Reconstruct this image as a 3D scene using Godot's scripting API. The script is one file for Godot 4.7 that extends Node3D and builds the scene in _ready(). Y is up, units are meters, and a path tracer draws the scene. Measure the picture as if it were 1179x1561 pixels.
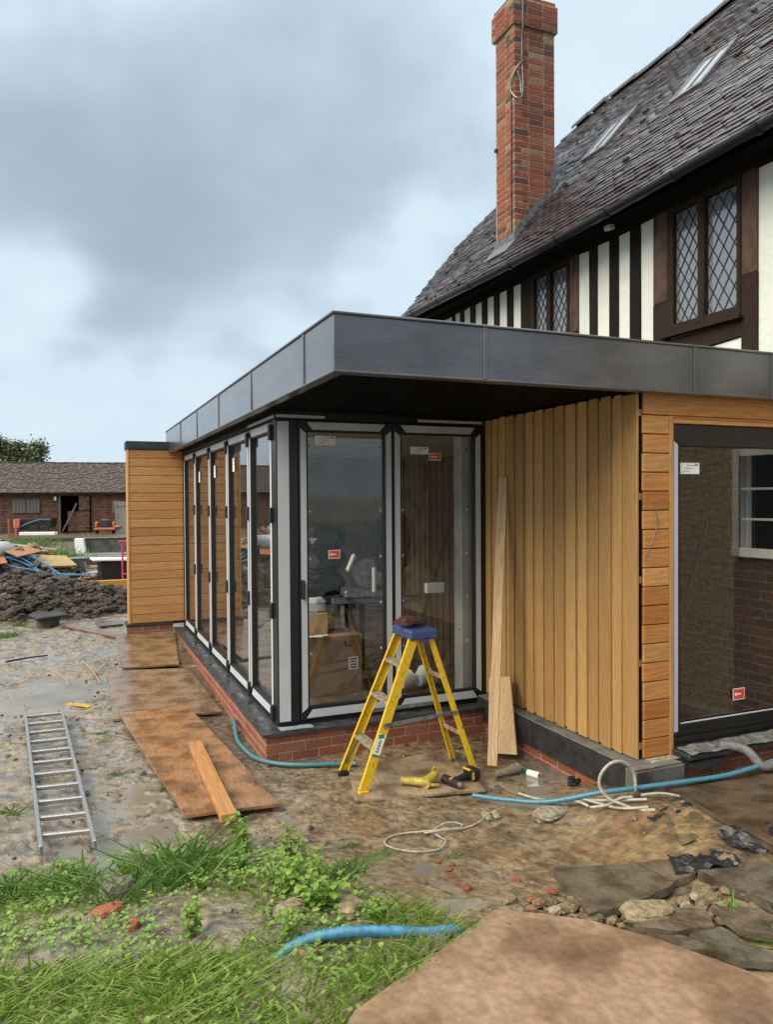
extends Node3D
# A glazed, cedar-clad extension on a muddy building site beside a timber-framed house. x runs along the front of the extension, -z away from the camera, origin at the glazed corner.

const GRASS_BLADES := 20000
var rng := RandomNumberGenerator.new()
var n_big := FastNoiseLite.new()
var n_mid := FastNoiseLite.new()
var n_fine := FastNoiseLite.new()
var M := {}
var used := {}
var boxes := {}


class Geo:
	var v := PackedVector3Array()
	var n := PackedVector3Array()
	var uv := PackedVector2Array()
	var c := PackedColorArray()
	var xf := Transform3D()
	var color := Color.WHITE
	var colored := false

	func vert(p: Vector3, nn: Vector3, t := Vector2.ZERO) -> void:
		v.append(xf * p)
		n.append((xf.basis * nn).normalized())
		uv.append(t)
		if colored:
			c.append(color)

	func tri(a: Vector3, b: Vector3, d: Vector3, out: Vector3, na := Vector3.ZERO, nb := Vector3.ZERO, nd := Vector3.ZERO) -> void:
		var q := (b - a).cross(d - a)
		if q.dot(out) > 0.0:  # front faces run clockwise
			var t := b
			b = d
			d = t
			t = nb
			nb = nd
			nd = t
		else:
			q = -q
		q = q.normalized()
		vert(a, q if na == Vector3.ZERO else na)
		vert(b, q if nb == Vector3.ZERO else nb)
		vert(d, q if nd == Vector3.ZERO else nd)

	func quad(a: Vector3, b: Vector3, d: Vector3, e: Vector3, out: Vector3) -> void:
		tri(a, b, d, out)
		tri(a, d, e, out)

	func box(at: Vector3, size: Vector3, bev := 0.0, turn := Basis()) -> void:
		var keep := xf
		xf = xf * Transform3D(turn, at)
		var h := size * 0.5
		bev = minf(bev, 0.45 * minf(size.x, minf(size.y, size.z)))
		for ax in 3:
			var b := (ax + 1) % 3
			var d := (ax + 2) % 3
			for s in [-1.0, 1.0]:
				var o := Vector3.ZERO
				o[ax] = s
				var p: Array[Vector3] = []
				for k in [[-1, -1], [1, -1], [1, 1], [-1, 1]]:
					var w := Vector3.ZERO
					w[ax] = s * h[ax]
					w[b] = k[0] * (h[b] - bev)
					w[d] = k[1] * (h[d] - bev)
					p.append(w)
				quad(p[0], p[1], p[2], p[3], o)
		if bev > 0.0:
			for ax in 3:
				var b := (ax + 1) % 3
				var d := (ax + 2) % 3
				for s in [-1.0, 1.0]:
					for t in [-1.0, 1.0]:
						var p: Array[Vector3] = []
						for k in [[-1, 0], [1, 0], [1, 1], [-1, 1]]:
							var w := Vector3.ZERO
							w[ax] = k[0] * (h[ax] - bev)
							w[b] = s * (h[b] - (0.0 if k[1] == 0 else bev))
							w[d] = t * (h[d] - (bev if k[1] == 0 else 0.0))
							p.append(w)
						var o := Vector3.ZERO
						o[b] = s
						o[d] = t
						quad(p[0], p[1], p[2], p[3], o)
			for sx in [-1.0, 1.0]:
				for sy in [-1.0, 1.0]:
					for sz in [-1.0, 1.0]:
						var s := Vector3(sx, sy, sz)
						tri(s * Vector3(h.x, h.y - bev, h.z - bev), s * Vector3(h.x - bev, h.y, h.z - bev), s * Vector3(h.x - bev, h.y - bev, h.z), s)
		xf = keep

	func bar(a: Vector3, b: Vector3, w: float, t: float, up := Vector3.UP, bev := 0.0) -> void:
		var z := (b - a).normalized()
		var x := up.cross(z)
		x = Vector3.RIGHT if x.length() < 0.01 else x.normalized()
		box((a + b) * 0.5, Vector3(w, t, (b - a).length()), bev, Basis(x, z.cross(x), z))

	func tube(pts: PackedVector3Array, r: float, sides := 8, r_end := -1.0, caps := true) -> void:
		if r_end < 0.0:
			r_end = r
		var m := pts.size()
		var last_x := Vector3.ZERO
		var ring_a: PackedVector3Array
		var norm_a: PackedVector3Array
		for i in m:
			var d := (pts[mini(i + 1, m - 1)] - pts[maxi(i - 1, 0)]).normalized()
			var x := last_x
			if i == 0:
				x = (Vector3.UP if absf(d.y) < 0.9 else Vector3.RIGHT).cross(d).normalized()
			x = (x - d * x.dot(d)).normalized()
			last_x = x
			var y := d.cross(x)
			var rr := lerpf(r, r_end, float(i) / maxi(m - 1, 1))
			var ring := PackedVector3Array()
			var norm := PackedVector3Array()
			for k in sides:
				var q := TAU * k / sides
				var o := x * cos(q) + y * sin(q)
				ring.append(pts[i] + o * rr)
				norm.append(o)
			if i > 0:
				for k in sides:
					var j := (k + 1) % sides
					var o := norm[k] + norm[j]
					tri(ring_a[k], ring_a[j], ring[j], o, norm_a[k], norm_a[j], norm[j])
					tri(ring_a[k], ring[j], ring[k], o, norm_a[k], norm[j], norm[k])
			if caps and (i == 0 or i == m - 1):
				var o := -d if i == 0 else d
				for k in sides:
					tri(pts[i], ring[k], ring[(k + 1) % sides], o)
			ring_a = ring
			norm_a = norm

	func slab(poly: PackedVector3Array, thick: Vector3) -> void:  # a flat outline and the same outline moved by thick
		var flat := PackedVector2Array()
		var nn := thick.normalized()
		var x := (poly[1] - poly[0]).normalized()
		var y := nn.cross(x).normalized()
		var mid := Vector3.ZERO
		for p in poly:
			flat.append(Vector2((p - poly[0]).dot(x), (p - poly[0]).dot(y)))
			mid += p / poly.size()
		var ids := Geometry2D.triangulate_polygon(flat)
		for i in range(0, ids.size(), 3):
			tri(poly[ids[i]], poly[ids[i + 1]], poly[ids[i + 2]], -nn)
			tri(poly[ids[i]] + thick, poly[ids[i + 1]] + thick, poly[ids[i + 2]] + thick, nn)
		var area := 0.0
		for i in poly.size():
			var j := (i + 1) % poly.size()
			area += flat[i].cross(flat[j])
		for i in poly.size():
			var j := (i + 1) % poly.size()
			var out := (poly[j] - poly[i]).cross(nn) * signf(area)
			quad(poly[i], poly[j], poly[j] + thick, poly[i] + thick, out)

	func lathe(profile: PackedVector2Array, sides := 16) -> void:  # (radius, height) from the bottom upwards
		for i in profile.size() - 1:
			for k in sides:
				var a := TAU * k / sides
				var b := TAU * (k + 1) / sides
				var p := profile[i]
				var q := profile[i + 1]
				var da := Vector3(cos(a), 0, sin(a))
				var db := Vector3(cos(b), 0, sin(b))
				var lean := Vector3(0, p.x - q.x, 0) / maxf(p.distance_to(q), 1e-5)
				var up := absf(q.y - p.y) / maxf(p.distance_to(q), 1e-5)
				var na := (da * up + lean).normalized()
				var nb := (db * up + lean).normalized()
				var o := na + nb
				var pa := da * p.x + Vector3(0, p.y, 0)
				var pb := db * p.x + Vector3(0, p.y, 0)
				var qa := da * q.x + Vector3(0, q.y, 0)
				var qb := db * q.x + Vector3(0, q.y, 0)
				if p.x > 1e-5:
					tri(pa, pb, qb, o, na, nb, nb)
				if q.x > 1e-5:
					tri(pa, qb, qa, o, na, nb, na)

	func rock(at: Vector3, r: Vector3, noise: FastNoiseLite, rough := 0.35, rings := 6, sides := 9, smooth := false) -> void:
		var grid := []
		for i in rings + 1:
			var row := PackedVector3Array()
			for k in sides:
				var a := TAU * (k + 0.5 * (i % 2)) / sides
				var e := PI * (float(i) / rings - 0.5)
				var d := Vector3(cos(a) * cos(e), sin(e), sin(a) * cos(e))
				var s := 1.0 + rough * noise.get_noise_3dv(d * 55.0 + at * 913.0)
				d = Vector3(clampf(d.x * s, -0.85, 0.85), clampf(d.y * s, -0.8, 0.75), clampf(d.z * s, -0.85, 0.85))
				row.append(at + d * r)
			grid.append(row)
		for i in rings:
			for k in sides:
				var j := (k + 1) % sides
				var a: Vector3 = grid[i][k]
				var b: Vector3 = grid[i][j]
				var d: Vector3 = grid[i + 1][j]
				var e: Vector3 = grid[i + 1][k]
				var o := (a + b + d + e) * 0.25 - at
				if smooth:
					var ir := Vector3(1.0 / r.x, 1.0 / r.y, 1.0 / r.z)
					tri(a, b, d, o, ((a - at) * ir).normalized(), ((b - at) * ir).normalized(), ((d - at) * ir).normalized())
					tri(a, d, e, o, ((a - at) * ir).normalized(), ((d - at) * ir).normalized(), ((e - at) * ir).normalized())
				else:
					tri(a, b, d, o)
					tri(a, d, e, o)

	func mesh() -> ArrayMesh:
		var a := []
		a.resize(Mesh.ARRAY_MAX)
		a[Mesh.ARRAY_VERTEX] = v
		a[Mesh.ARRAY_NORMAL] = n
		a[Mesh.ARRAY_TEX_UV] = uv
		if colored:
			a[Mesh.ARRAY_COLOR] = c
		var m := ArrayMesh.new()
		m.add_surface_from_arrays(Mesh.PRIMITIVE_TRIANGLES, a)
		return m


func numbered(parent: Node, called: String) -> String:
	var key := str(parent.get_instance_id()) + called
	var k: int = used.get(key, 0)
	used[key] = k + 1
	return called if k == 0 else "%s_%03d" % [called, k]


func put(called: String, mesh: Mesh, mat: Material, parent: Node = self, xf := Transform3D()) -> MeshInstance3D:
	var o := MeshInstance3D.new()
	o.name = numbered(parent, called)
	o.mesh = mesh
	o.material_override = mat
	o.transform = xf
	parent.add_child(o, true)
	return o


func node(called: String, at := Vector3.ZERO, turn := 0.0, parent: Node = self) -> Node3D:
	var o := Node3D.new()
	o.name = numbered(parent, called)
	o.transform = Transform3D(Basis(Vector3.UP, turn), at)
	parent.add_child(o, true)
	return o


func tag(o: Node, label: String, category := "", group := "", kind := "") -> Node:
	if label:
		o.set_meta("label", label)
	if category:
		o.set_meta("category", category)
	if group:
		o.set_meta("group", group)
	if kind:
		o.set_meta("kind", kind)
	return o


func copy(o: Node3D, label := "") -> Node3D:
	var r: Node3D = o.duplicate()
	r.name = numbered(self, String(o.name).rstrip("0123456789_"))
	add_child(r, true)
	if label:
		r.set_meta("label", label)
	return r


func many(called: String, mesh: Mesh, mat: Material, places: Array, parent: Node = self, colors := PackedColorArray()) -> MultiMeshInstance3D:
	var mm := MultiMesh.new()
	mm.transform_format = MultiMesh.TRANSFORM_3D
	mm.use_colors = not colors.is_empty()
	mm.mesh = mesh
	mm.instance_count = places.size()
	for i in places.size():
		mm.set_instance_transform(i, places[i])
		if mm.use_colors:
			mm.set_instance_color(i, colors[i])
	var o := MultiMeshInstance3D.new()
	o.name = numbered(parent, called)
	o.multimesh = mm
	o.material_override = mat
	o.set_meta("kind", "stuff")
	parent.add_child(o, true)
	return o


func bx(size: Vector3, bev := 0.0) -> ArrayMesh:
	var key := "%.4f %.4f %.4f %.4f" % [size.x, size.y, size.z, bev]
	if not boxes.has(key):
		var g := Geo.new()
		g.box(Vector3.ZERO, size, bev)
		boxes[key] = g.mesh()
	return boxes[key]


func span(called: String, lo: Vector3, hi: Vector3, mat: Material, parent: Node = self, bev := 0.0) -> MeshInstance3D:
	return put(called, bx((hi - lo).abs(), bev), mat, parent, Transform3D(Basis(), (lo + hi) * 0.5))


func flat(pts: Array, thick: Vector3) -> ArrayMesh:
	var g := Geo.new()
	g.slab(PackedVector3Array(pts), thick)
	return g.mesh()


func smooth_path(pts: Array, per := 8) -> PackedVector3Array:
	var out := PackedVector3Array()
	for i in pts.size() - 1:
		var a: Vector3 = pts[maxi(i - 1, 0)]
		var b: Vector3 = pts[i]
		var d: Vector3 = pts[i + 1]
		var e: Vector3 = pts[mini(i + 2, pts.size() - 1)]
		for k in per:
			out.append(b.cubic_interpolate(d, a, e, float(k) / per))
	out.append(pts[-1])
	return out


func pipe(pts: Array, r: float, sides := 8, per := 8) -> ArrayMesh:
	var g := Geo.new()
	g.tube(smooth_path(pts, per), r, sides)
	return g.mesh()


func lies(x: float, z: float, above := 0.0) -> Vector3:
	return Vector3(x, ground(x, z) + above, z)


func base_ground(x: float, z: float) -> float:
	return 0.17 * (1.0 - smoothstep(-5.5, -1.5, z)) + 0.14 * smoothstep(1.3, 2.8, z) * (1.0 - smoothstep(-0.4, 1.0, x)) + 0.06 * smoothstep(1.9, 3.2, z) + 0.17 * smoothstep(1.15, 1.9, x) * smoothstep(1.2, 2.1, z)


func ground(x: float, z: float) -> float:
	var calm := smoothstep(40.0, 12.0, Vector2(x, z).length())
	var y := base_ground(x, z)
	y += 0.022 * n_big.get_noise_2d(x, z) * (1.0 + 1.2 * smoothstep(-0.6, -2.0, x)) * calm
	y += ((0.014 + 0.012 * smoothstep(-0.6, -1.6, x)) * n_mid.get_noise_2d(x, z) + 0.007 * absf(n_fine.get_noise_2d(x, z))) * calm
	if z > -6.5 and z < 2.9 and x < 3.0 and x > -4.2:  # boot prints in the soft mud
		var cx := floorf(x / 0.40)
		var cz := floorf(z / 0.40)
		var h := fposmod(sin(cx * 12.9898 + cz * 78.233) * 43758.5453, 1.0)
		if h > 0.4:
			var a := h * 40.0
			var ox := x - (cx + 0.36 + 0.28 * fposmod(h * 17.0, 1.0)) * 0.40
			var oz := z - (cz + 0.36 + 0.28 * fposmod(h * 31.0, 1.0)) * 0.40
			var d := pow((ox * cos(a) + oz * sin(a)) / 0.125, 2.0) + pow((oz * cos(a) - ox * sin(a)) / 0.05, 2.0)
			y += -0.02 * (1.0 - smoothstep(0.45, 1.0, d)) + 0.009 * smoothstep(0.8, 1.15, d) * (1.0 - smoothstep(1.15, 2.2, d))
	if z < -5.0:
		y += 0.05 * n_big.get_noise_2d(x * 0.3, z * 0.3) * smoothstep(-5.0, -9.0, z)
	return y


# --------------------------------------------------------------------------- materials
func ramp(stops: Array) -> Gradient:
	var g := Gradient.new()
	var at := PackedFloat32Array()
	var col := PackedColorArray()
	for s in stops:
		at.append(s[0])
		col.append(s[1])
	g.offsets = at
	g.colors = col
	return g


func noise_tex(freq: float, octaves: int, stops: Array, size := 512, kind := FastNoiseLite.TYPE_SIMPLEX_SMOOTH, sd := 1, cell := false) -> NoiseTexture2D:
	var f := FastNoiseLite.new()
	f.noise_type = FastNoiseLite.TYPE_CELLULAR if cell else kind
	f.frequency = freq
	f.fractal_octaves = octaves
	f.seed = sd
	var t := NoiseTexture2D.new()
	t.width = size
	t.height = size
	t.seamless = true
	t.noise = f
	t.color_ramp = ramp(stops)
	return t


func grain_image(turned: bool, rings := 9.0, wander := 1.6) -> ImageTexture:  # wood grain that runs along u, or along v when turned
	var f := FastNoiseLite.new()
	f.seed = 21
	f.frequency = 1.0
	var s := 384
	var im := Image.create(s, s, false, Image.FORMAT_RGB8)
	for j in s:
		for i in s:
			var u := TAU * i / s
			var w := float(j) / s
			# u goes round a circle, so the picture repeats along the grain; across it a cross-fade hides the seam
			var a := f.get_noise_3d(cos(u) * 0.55, sin(u) * 0.55, w * 3.0)
			var b := f.get_noise_3d(cos(u) * 0.55, sin(u) * 0.55, (w - 1.0) * 3.0)
			var k := smoothstep(0.8, 1.0, w)
			var r := sin(TAU * (rings * w + wander * lerpf(a, b, k)))
			var fine := f.get_noise_3d(cos(u) * 3.0, sin(u) * 3.0, w * 150.0)
			var shade := 0.89 + 0.05 * pow(absf(r), 0.7) * signf(r) + 0.075 * fine
			shade = clampf(shade, 0.35, 1.0)
			var col := Color(shade, shade * (0.93 + 0.07 * shade), shade * (0.82 + 0.18 * shade))
			if turned:
				im.set_pixel(j, i, col)
			else:
				im.set_pixel(i, j, col)
	return ImageTexture.create_from_image(im)


func mat(col: Color, rough := 0.8, metal := 0.0, tex: Texture2D = null, scale := Vector3.ONE, world := true) -> StandardMaterial3D:
	var m := StandardMaterial3D.new()
	m.albedo_color = Color(col.r, col.g, col.b).linear_to_srgb()
	m.roughness = rough
	m.metallic = metal
	if tex:
		m.albedo_texture = tex
	m.uv1_triplanar = true
	m.uv1_world_triplanar = world
	m.uv1_scale = scale
	return m


func relief(m: StandardMaterial3D, tex: Texture2D, cm: float) -> StandardMaterial3D:
	m.heightmap_enabled = true
	m.heightmap_texture = tex
	m.heightmap_scale = cm
	return m


func rough_by(m: StandardMaterial3D, tex: Texture2D) -> StandardMaterial3D:
	m.roughness_texture = tex
	m.roughness_texture_channel = BaseMaterial3D.TEXTURE_CHANNEL_RED
	return m


func grey(x: float) -> Color:
	return Color(x, x, x)


func materials() -> void:
	var T := {}
	T.mottle = noise_tex(0.012, 5, [[0.0, grey(0.55)], [0.5, grey(0.82)], [1.0, grey(1.0)]], 512, FastNoiseLite.TYPE_SIMPLEX_SMOOTH, 3)
	T.soft = noise_tex(0.006, 4, [[0.0, grey(0.78)], [1.0, grey(1.0)]], 512, FastNoiseLite.TYPE_SIMPLEX_SMOOTH, 5)
	T.faint = noise_tex(0.006, 4, [[0.0, grey(0.93)], [1.0, grey(1.0)]], 256, FastNoiseLite.TYPE_SIMPLEX_SMOOTH, 6)
	T.speck = noise_tex(0.05, 4, [[0.0, grey(0.45)], [0.45, grey(0.8)], [1.0, grey(1.0)]], 512, FastNoiseLite.TYPE_SIMPLEX_SMOOTH, 7)
	T.bump = noise_tex(0.03, 5, [[0.0, grey(0.0)], [1.0, grey(1.0)]], 512, FastNoiseLite.TYPE_SIMPLEX_SMOOTH, 9)
	T.fine = noise_tex(0.12, 3, [[0.0, grey(0.0)], [1.0, grey(1.0)]], 512, FastNoiseLite.TYPE_SIMPLEX_SMOOTH, 11)
	T.wet = noise_tex(0.01, 4, [[0.25, grey(0.25)], [0.5, grey(0.6)], [0.7, grey(1.0)]], 512, FastNoiseLite.TYPE_SIMPLEX_SMOOTH, 13)
	T.mud = noise_tex(0.016, 6, [[0.0, Color(0.50, 0.47, 0.44)], [0.4, Color(0.78, 0.75, 0.70)], [0.6, Color(0.88, 0.83, 0.76)], [1.0, Color(1, 0.97, 0.90)]], 1024, FastNoiseLite.TYPE_SIMPLEX_SMOOTH, 15)
	T.stain = noise_tex(0.007, 5, [[0.0, Color(0.62, 0.58, 0.54)], [0.42, Color(0.82, 0.79, 0.75)], [0.55, Color(0.94, 0.92, 0.89)], [1.0, grey(1.0)]], 512, FastNoiseLite.TYPE_SIMPLEX_SMOOTH, 17)
	T.scuff = noise_tex(0.022, 5, [[0.0, Color(0.30, 0.22, 0.13)], [0.18, Color(0.55, 0.45, 0.30)], [0.27, Color(0.92, 0.9, 0.86)], [1.0, grey(1.0)]], 512, FastNoiseLite.TYPE_SIMPLEX_SMOOTH, 29)
	T.grain = grain_image(false)
	T.grain_up = grain_image(true)
	T.ply = grain_image(true, 5.0, 3.0)
	T.brush = noise_tex(0.03, 3, [[0.0, grey(0.86)], [1.0, grey(1.0)]], 512, FastNoiseLite.TYPE_SIMPLEX_SMOOTH, 27)
	M.T = T
	# cedar, seven tones of boards laid flat and seven of boards set upright
	var tones := [Color(0.56, 0.25, 0.072), Color(0.62, 0.30, 0.095), Color(0.50, 0.205, 0.055), Color(0.60, 0.265, 0.075), Color(0.66, 0.34, 0.12), Color(0.47, 0.18, 0.048), Color(0.58, 0.305, 0.11)]
	M.cedar = []
	M.cedar_up = []
	for i in tones.size():
		var m := mat(tones[i], 0.5, 0.0, T.grain, Vector3(0.45, 3.1, 0.45))
		m.uv1_offset = Vector3(0.13 * i, 0.37 * i, 0.21 * i)
		relief(m, T.grain, 0.05)
		M.cedar.append(m)
		var c: Color = tones[(i * 3) % 7].lerp(Color(0.50, 0.335, 0.135), 0.68) * [1.0, 0.80, 1.1, 0.9, 1.14, 0.76, 1.02][i]
		m = mat(c, 0.55, 0.0, T.grain_up, Vector3(5.3, 0.4, 5.3))
		m.uv1_offset = Vector3(0.17 * i, 0.41 * i, 0.29 * i)
		relief(m, T.grain_up, 0.05)
		M.cedar_up.append(m)
	M.cedar_pale = []
	for i in tones.size():
		var m := mat(tones[i].lerp(Color(0.58, 0.34, 0.14), 0.35), 0.5, 0.0, T.grain, Vector3(0.45, 3.1, 0.45))
		m.uv1_offset = Vector3(0.23 * i, 0.31 * i, 0.11 * i)
		M.cedar_pale.append(m)
	M.cedar_trim = mat(Color(0.60, 0.31, 0.11), 0.5, 0.0, T.grain_up, Vector3(4, 0.4, 4))
	M.new_wood = mat(Color(0.70, 0.49, 0.27), 0.6, 0.0, T.grain_up, Vector3(3.0, 0.4, 3.0), false)
	M.new_wood_z = mat(Color(0.52, 0.26, 0.09), 0.45, 0.0, T.grain_up, Vector3(4.0, 0.4, 0.4), false)
	M.batten = mat(Color(0.45, 0.27, 0.11), 0.7, 0.0, T.mottle, Vector3(2, 2, 2))
	# bricks
	M.brick = []
	for c in [Color(0.38, 0.115, 0.058), Color(0.44, 0.14, 0.07), Color(0.33, 0.095, 0.055), Color(0.42, 0.15, 0.085), Color(0.36, 0.12, 0.07)]:
		M.brick.append(relief(mat(c, 0.8, 0.0, T.speck, Vector3(3, 3, 3)), T.bump, 0.25))
	M.old_brick = []
	for c in [Color(0.30, 0.085, 0.05), Color(0.36, 0.11, 0.06), Color(0.24, 0.07, 0.05), Color(0.40, 0.14, 0.075), Color(0.22, 0.085, 0.06), Color(0.27, 0.13, 0.085), Color(0.38, 0.22, 0.14), Color(0.36, 0.10, 0.055), Color(0.34, 0.12, 0.07), Color(0.40, 0.125, 0.065), Color(0.32, 0.09, 0.05), Color(0.13, 0.075, 0.06), Color(0.40, 0.27, 0.18)]:
		M.old_brick.append(relief(mat(c, 0.9, 0.0, T.mottle, Vector3(5, 5, 5)), T.bump, 0.5))
	M.mortar = relief(mat(Color(0.46, 0.39, 0.30), 0.95, 0.0, T.mottle, Vector3(3, 3, 3)), T.fine, 0.2)
	M.old_mortar = relief(mat(Color(0.52, 0.43, 0.32), 0.95, 0.0, T.mottle, Vector3(3, 3, 3)), T.fine, 0.3)
	# stone, concrete, metals
	M.slate = rough_by(mat(Color(0.045, 0.05, 0.058), 0.7, 0.0, T.mottle, Vector3(0.7, 0.7, 0.7)), T.wet)
	M.slate.metallic_specular = 0.6
	M.dpc = relief(mat(Color(0.035, 0.037, 0.042), 0.55, 0.0, T.mottle, Vector3(1, 1, 1)), T.bump, 0.2)
	M.concrete = relief(mat(Color(0.20, 0.20, 0.19), 0.85, 0.0, T.mottle, Vector3(0.8, 0.8, 0.8)), T.bump, 0.4)
	M.wet_concrete = rough_by(relief(mat(Color(0.115, 0.115, 0.11), 0.8, 0.0, T.stain, Vector3(0.7, 0.7, 0.7)), T.bump, 0.4), T.wet)
	M.zinc = mat(Color(0.125, 0.12, 0.135), 0.40, 0.6, T.brush, Vector3(0.25, 4.0, 0.25))
	rough_by(M.zinc, T.soft)
	M.zinc.detail_enabled = true
	M.zinc.detail_albedo = T.soft
	M.zinc.detail_blend_mode = BaseMaterial3D.BLEND_MODE_MUL
	M.zinc.detail_uv_layer = BaseMaterial3D.DETAIL_UV_2
	M.zinc.uv2_triplanar = true
	M.zinc.uv2_world_triplanar = true
	M.zinc.uv2_scale = Vector3(0.5, 1.3, 0.5)
	M.zinc.clearcoat_enabled = true
	M.zinc.clearcoat = 1.0
	M.zinc.clearcoat_roughness = 0.22
	M.anthracite = mat(Color(0.006, 0.007, 0.009), 0.35)
	M.film = mat(Color(0.52, 0.56, 0.61), 0.4, 0.0, T.faint, Vector3(1.5, 0.6, 1.5))
	M.rubber = mat(Color(0.008, 0.008, 0.009), 0.6)
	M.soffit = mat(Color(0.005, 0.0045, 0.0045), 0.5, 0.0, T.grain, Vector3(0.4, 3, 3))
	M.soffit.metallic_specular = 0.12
	M.aluminium = mat(Color(0.62, 0.62, 0.62), 0.38, 0.75, T.speck, Vector3(3, 3, 3))
	M.lead = mat(Color(0.20, 0.215, 0.24), 0.5, 0.3, T.mottle, Vector3(2, 2, 2))
	M.black_iron = mat(Color(0.012, 0.014, 0.014), 0.3)
	M.steel = mat(Color(0.35, 0.36, 0.37), 0.4, 0.7, T.mottle, Vector3(2, 2, 2))
	var g := StandardMaterial3D.new()
	g.albedo_color = Color(0.05, 0.06, 0.06, 0.05)
	g.transparency = BaseMaterial3D.TRANSPARENCY_ALPHA
	g.roughness = 0.0
	M.glass = g
	M.old_glass = mat(Color(0.05, 0.055, 0.06), 0.06)
	M.old_glass.metallic_specular = 0.9
	M.old_glass.metallic = 0.3
	M.old_glass.albedo_color = Color(0.5, 0.53, 0.56)
	M.dark_glass = mat(Color(0.01, 0.012, 0.012), 0.06)
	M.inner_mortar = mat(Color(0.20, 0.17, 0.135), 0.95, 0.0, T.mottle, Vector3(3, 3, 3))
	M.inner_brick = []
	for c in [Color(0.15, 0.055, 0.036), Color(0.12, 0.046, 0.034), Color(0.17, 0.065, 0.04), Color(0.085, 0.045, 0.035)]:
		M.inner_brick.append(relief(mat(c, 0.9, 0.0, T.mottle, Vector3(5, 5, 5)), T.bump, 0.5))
	# house
	M.oak = []
	for c in [Color(0.024, 0.019, 0.016), Color(0.036, 0.026, 0.02), Color(0.018, 0.015, 0.014)]:
		M.oak.append(relief(mat(c, 0.75, 0.0, T.grain_up, Vector3(3, 0.6, 3)), T.grain_up, 0.4))
	M.oak_flat = relief(mat(Color(0.018, 0.015, 0.013), 0.75, 0.0, T.grain_up, Vector3(3, 3, 0.5)), T.grain_up, 0.3)
	M.oak_flat.metallic_specular = 0.15
	for m in M.oak:
		m.metallic_specular = 0.2
	M.oak_red = relief(mat(Color(0.075, 0.038, 0.024), 0.7, 0.0, T.stain, Vector3(1.6, 0.9, 1.6)), T.grain_up, 0.4)
	M.plaster = relief(mat(Color(0.64, 0.69, 0.655), 0.9, 0.0, T.faint, Vector3(0.8, 0.8, 0.8)), T.bump, 0.35)
	M.tile = []
	for c in [Color(0.054, 0.034, 0.038), Color(0.068, 0.04, 0.04), Color(0.043, 0.031, 0.037), Color(0.09, 0.048, 0.04), Color(0.058, 0.042, 0.045), Color(0.038, 0.029, 0.036)]:
		M.tile.append(rough_by(relief(mat(c, 0.30, 0.0, T.speck, Vector3(4, 4, 4)), T.bump, 0.3), T.soft))
	M.tile_many = rough_by(relief(mat(Color(1, 1, 1), 0.30, 0.0, T.speck, Vector3(4, 4, 4)), T.bump, 0.3), T.soft)
	for m in M.tile + [M.tile_many]:
		m.clearcoat_enabled = true
		m.albedo_color = m.albedo_color.darkened(0.08)
		m.clearcoat = 0.22
		m.clearcoat_roughness = 0.25
	M.tile_many.vertex_color_use_as_albedo = true
	M.moss = mat(Color(0.13, 0.11, 0.05), 0.95, 0.0, T.speck, Vector3(4, 4, 4))
	M.white_paint = mat(Color(0.74, 0.75, 0.74), 0.5, 0.0, T.faint, Vector3(1, 1, 1))
	M.wall_plaster = mat(Color(0.25, 0.225, 0.195), 0.9, 0.0, T.stain, Vector3(0.5, 0.5, 0.5))
	M.plasterboard = mat(Color(0.46, 0.48, 0.45), 0.9, 0.0, T.soft, Vector3(0.6, 0.6, 0.6))
	M.floor = mat(Color(0.13, 0.125, 0.11), 0.7, 0.0, T.stain, Vector3(0.6, 0.6, 0.6))
	# site
	var mud := mat(Color(1, 1, 1), 0.95, 0.0, T.mud, Vector3(0.7, 0.7, 0.7))
	mud.vertex_color_use_as_albedo = true
	rough_by(mud, noise_tex(0.008, 5, [[0.3, grey(0.2)], [0.52, grey(0.45)], [0.72, grey(0.9)]], 512, FastNoiseLite.TYPE_SIMPLEX_SMOOTH, 19))
	relief(mud, noise_tex(0.02, 6, [[0.0, grey(0.0)], [1.0, grey(1.0)]], 1024, FastNoiseLite.TYPE_SIMPLEX_SMOOTH, 23), 1.6)
	mud.clearcoat_enabled = true
	mud.clearcoat = 0.75
	mud.clearcoat_roughness = 0.17
	mud.clearcoat_texture = noise_tex(0.008, 5, [[0.4, grey(1.0)], [0.55, grey(0.6)], [0.68, grey(0.05)]], 512, FastNoiseLite.TYPE_SIMPLEX_SMOOTH, 19)
	M.mud = mud
	M.water = mat(Color(0.24, 0.22, 0.185), 0.1, 0.0, T.soft, Vector3(0.5, 0.5, 0.5))
	M.water.metallic_specular = 1.0
	relief(M.water, T.bump, 0.12)
	M.clod = relief(mat(Color(1, 1, 1), 0.8, 0.0, T.speck, Vector3(3, 3, 3)), T.bump, 0.5)
	M.clod.vertex_color_use_as_albedo = true
	M.ply_wet = []
	for c in [Color(0.29, 0.20, 0.12), Color(0.30, 0.215, 0.15), Color(0.40, 0.225, 0.115), Color(0.42, 0.345, 0.25), Color(0.225, 0.115, 0.06), Color(0.125, 0.09, 0.06)]:
		var m := mat(c, 0.55, 0.0, T.stain, Vector3(0.9, 0.9, 0.9), false)
		m.detail_enabled = true
		m.detail_albedo = T.ply
		m.detail_blend_mode = BaseMaterial3D.BLEND_MODE_MUL
		m.detail_uv_layer = BaseMaterial3D.DETAIL_UV_2
		m.uv2_triplanar = true
		m.uv2_scale = Vector3(2.2, 1, 0.5)
		rough_by(m, T.wet)
		relief(m, T.bump, 0.08)
		m.clearcoat_enabled = true
		m.clearcoat = 0.7
		m.clearcoat_roughness = 0.12
		m.clearcoat_texture = T.wet
		M.ply_wet.append(m)
	M.stone = []
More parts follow.
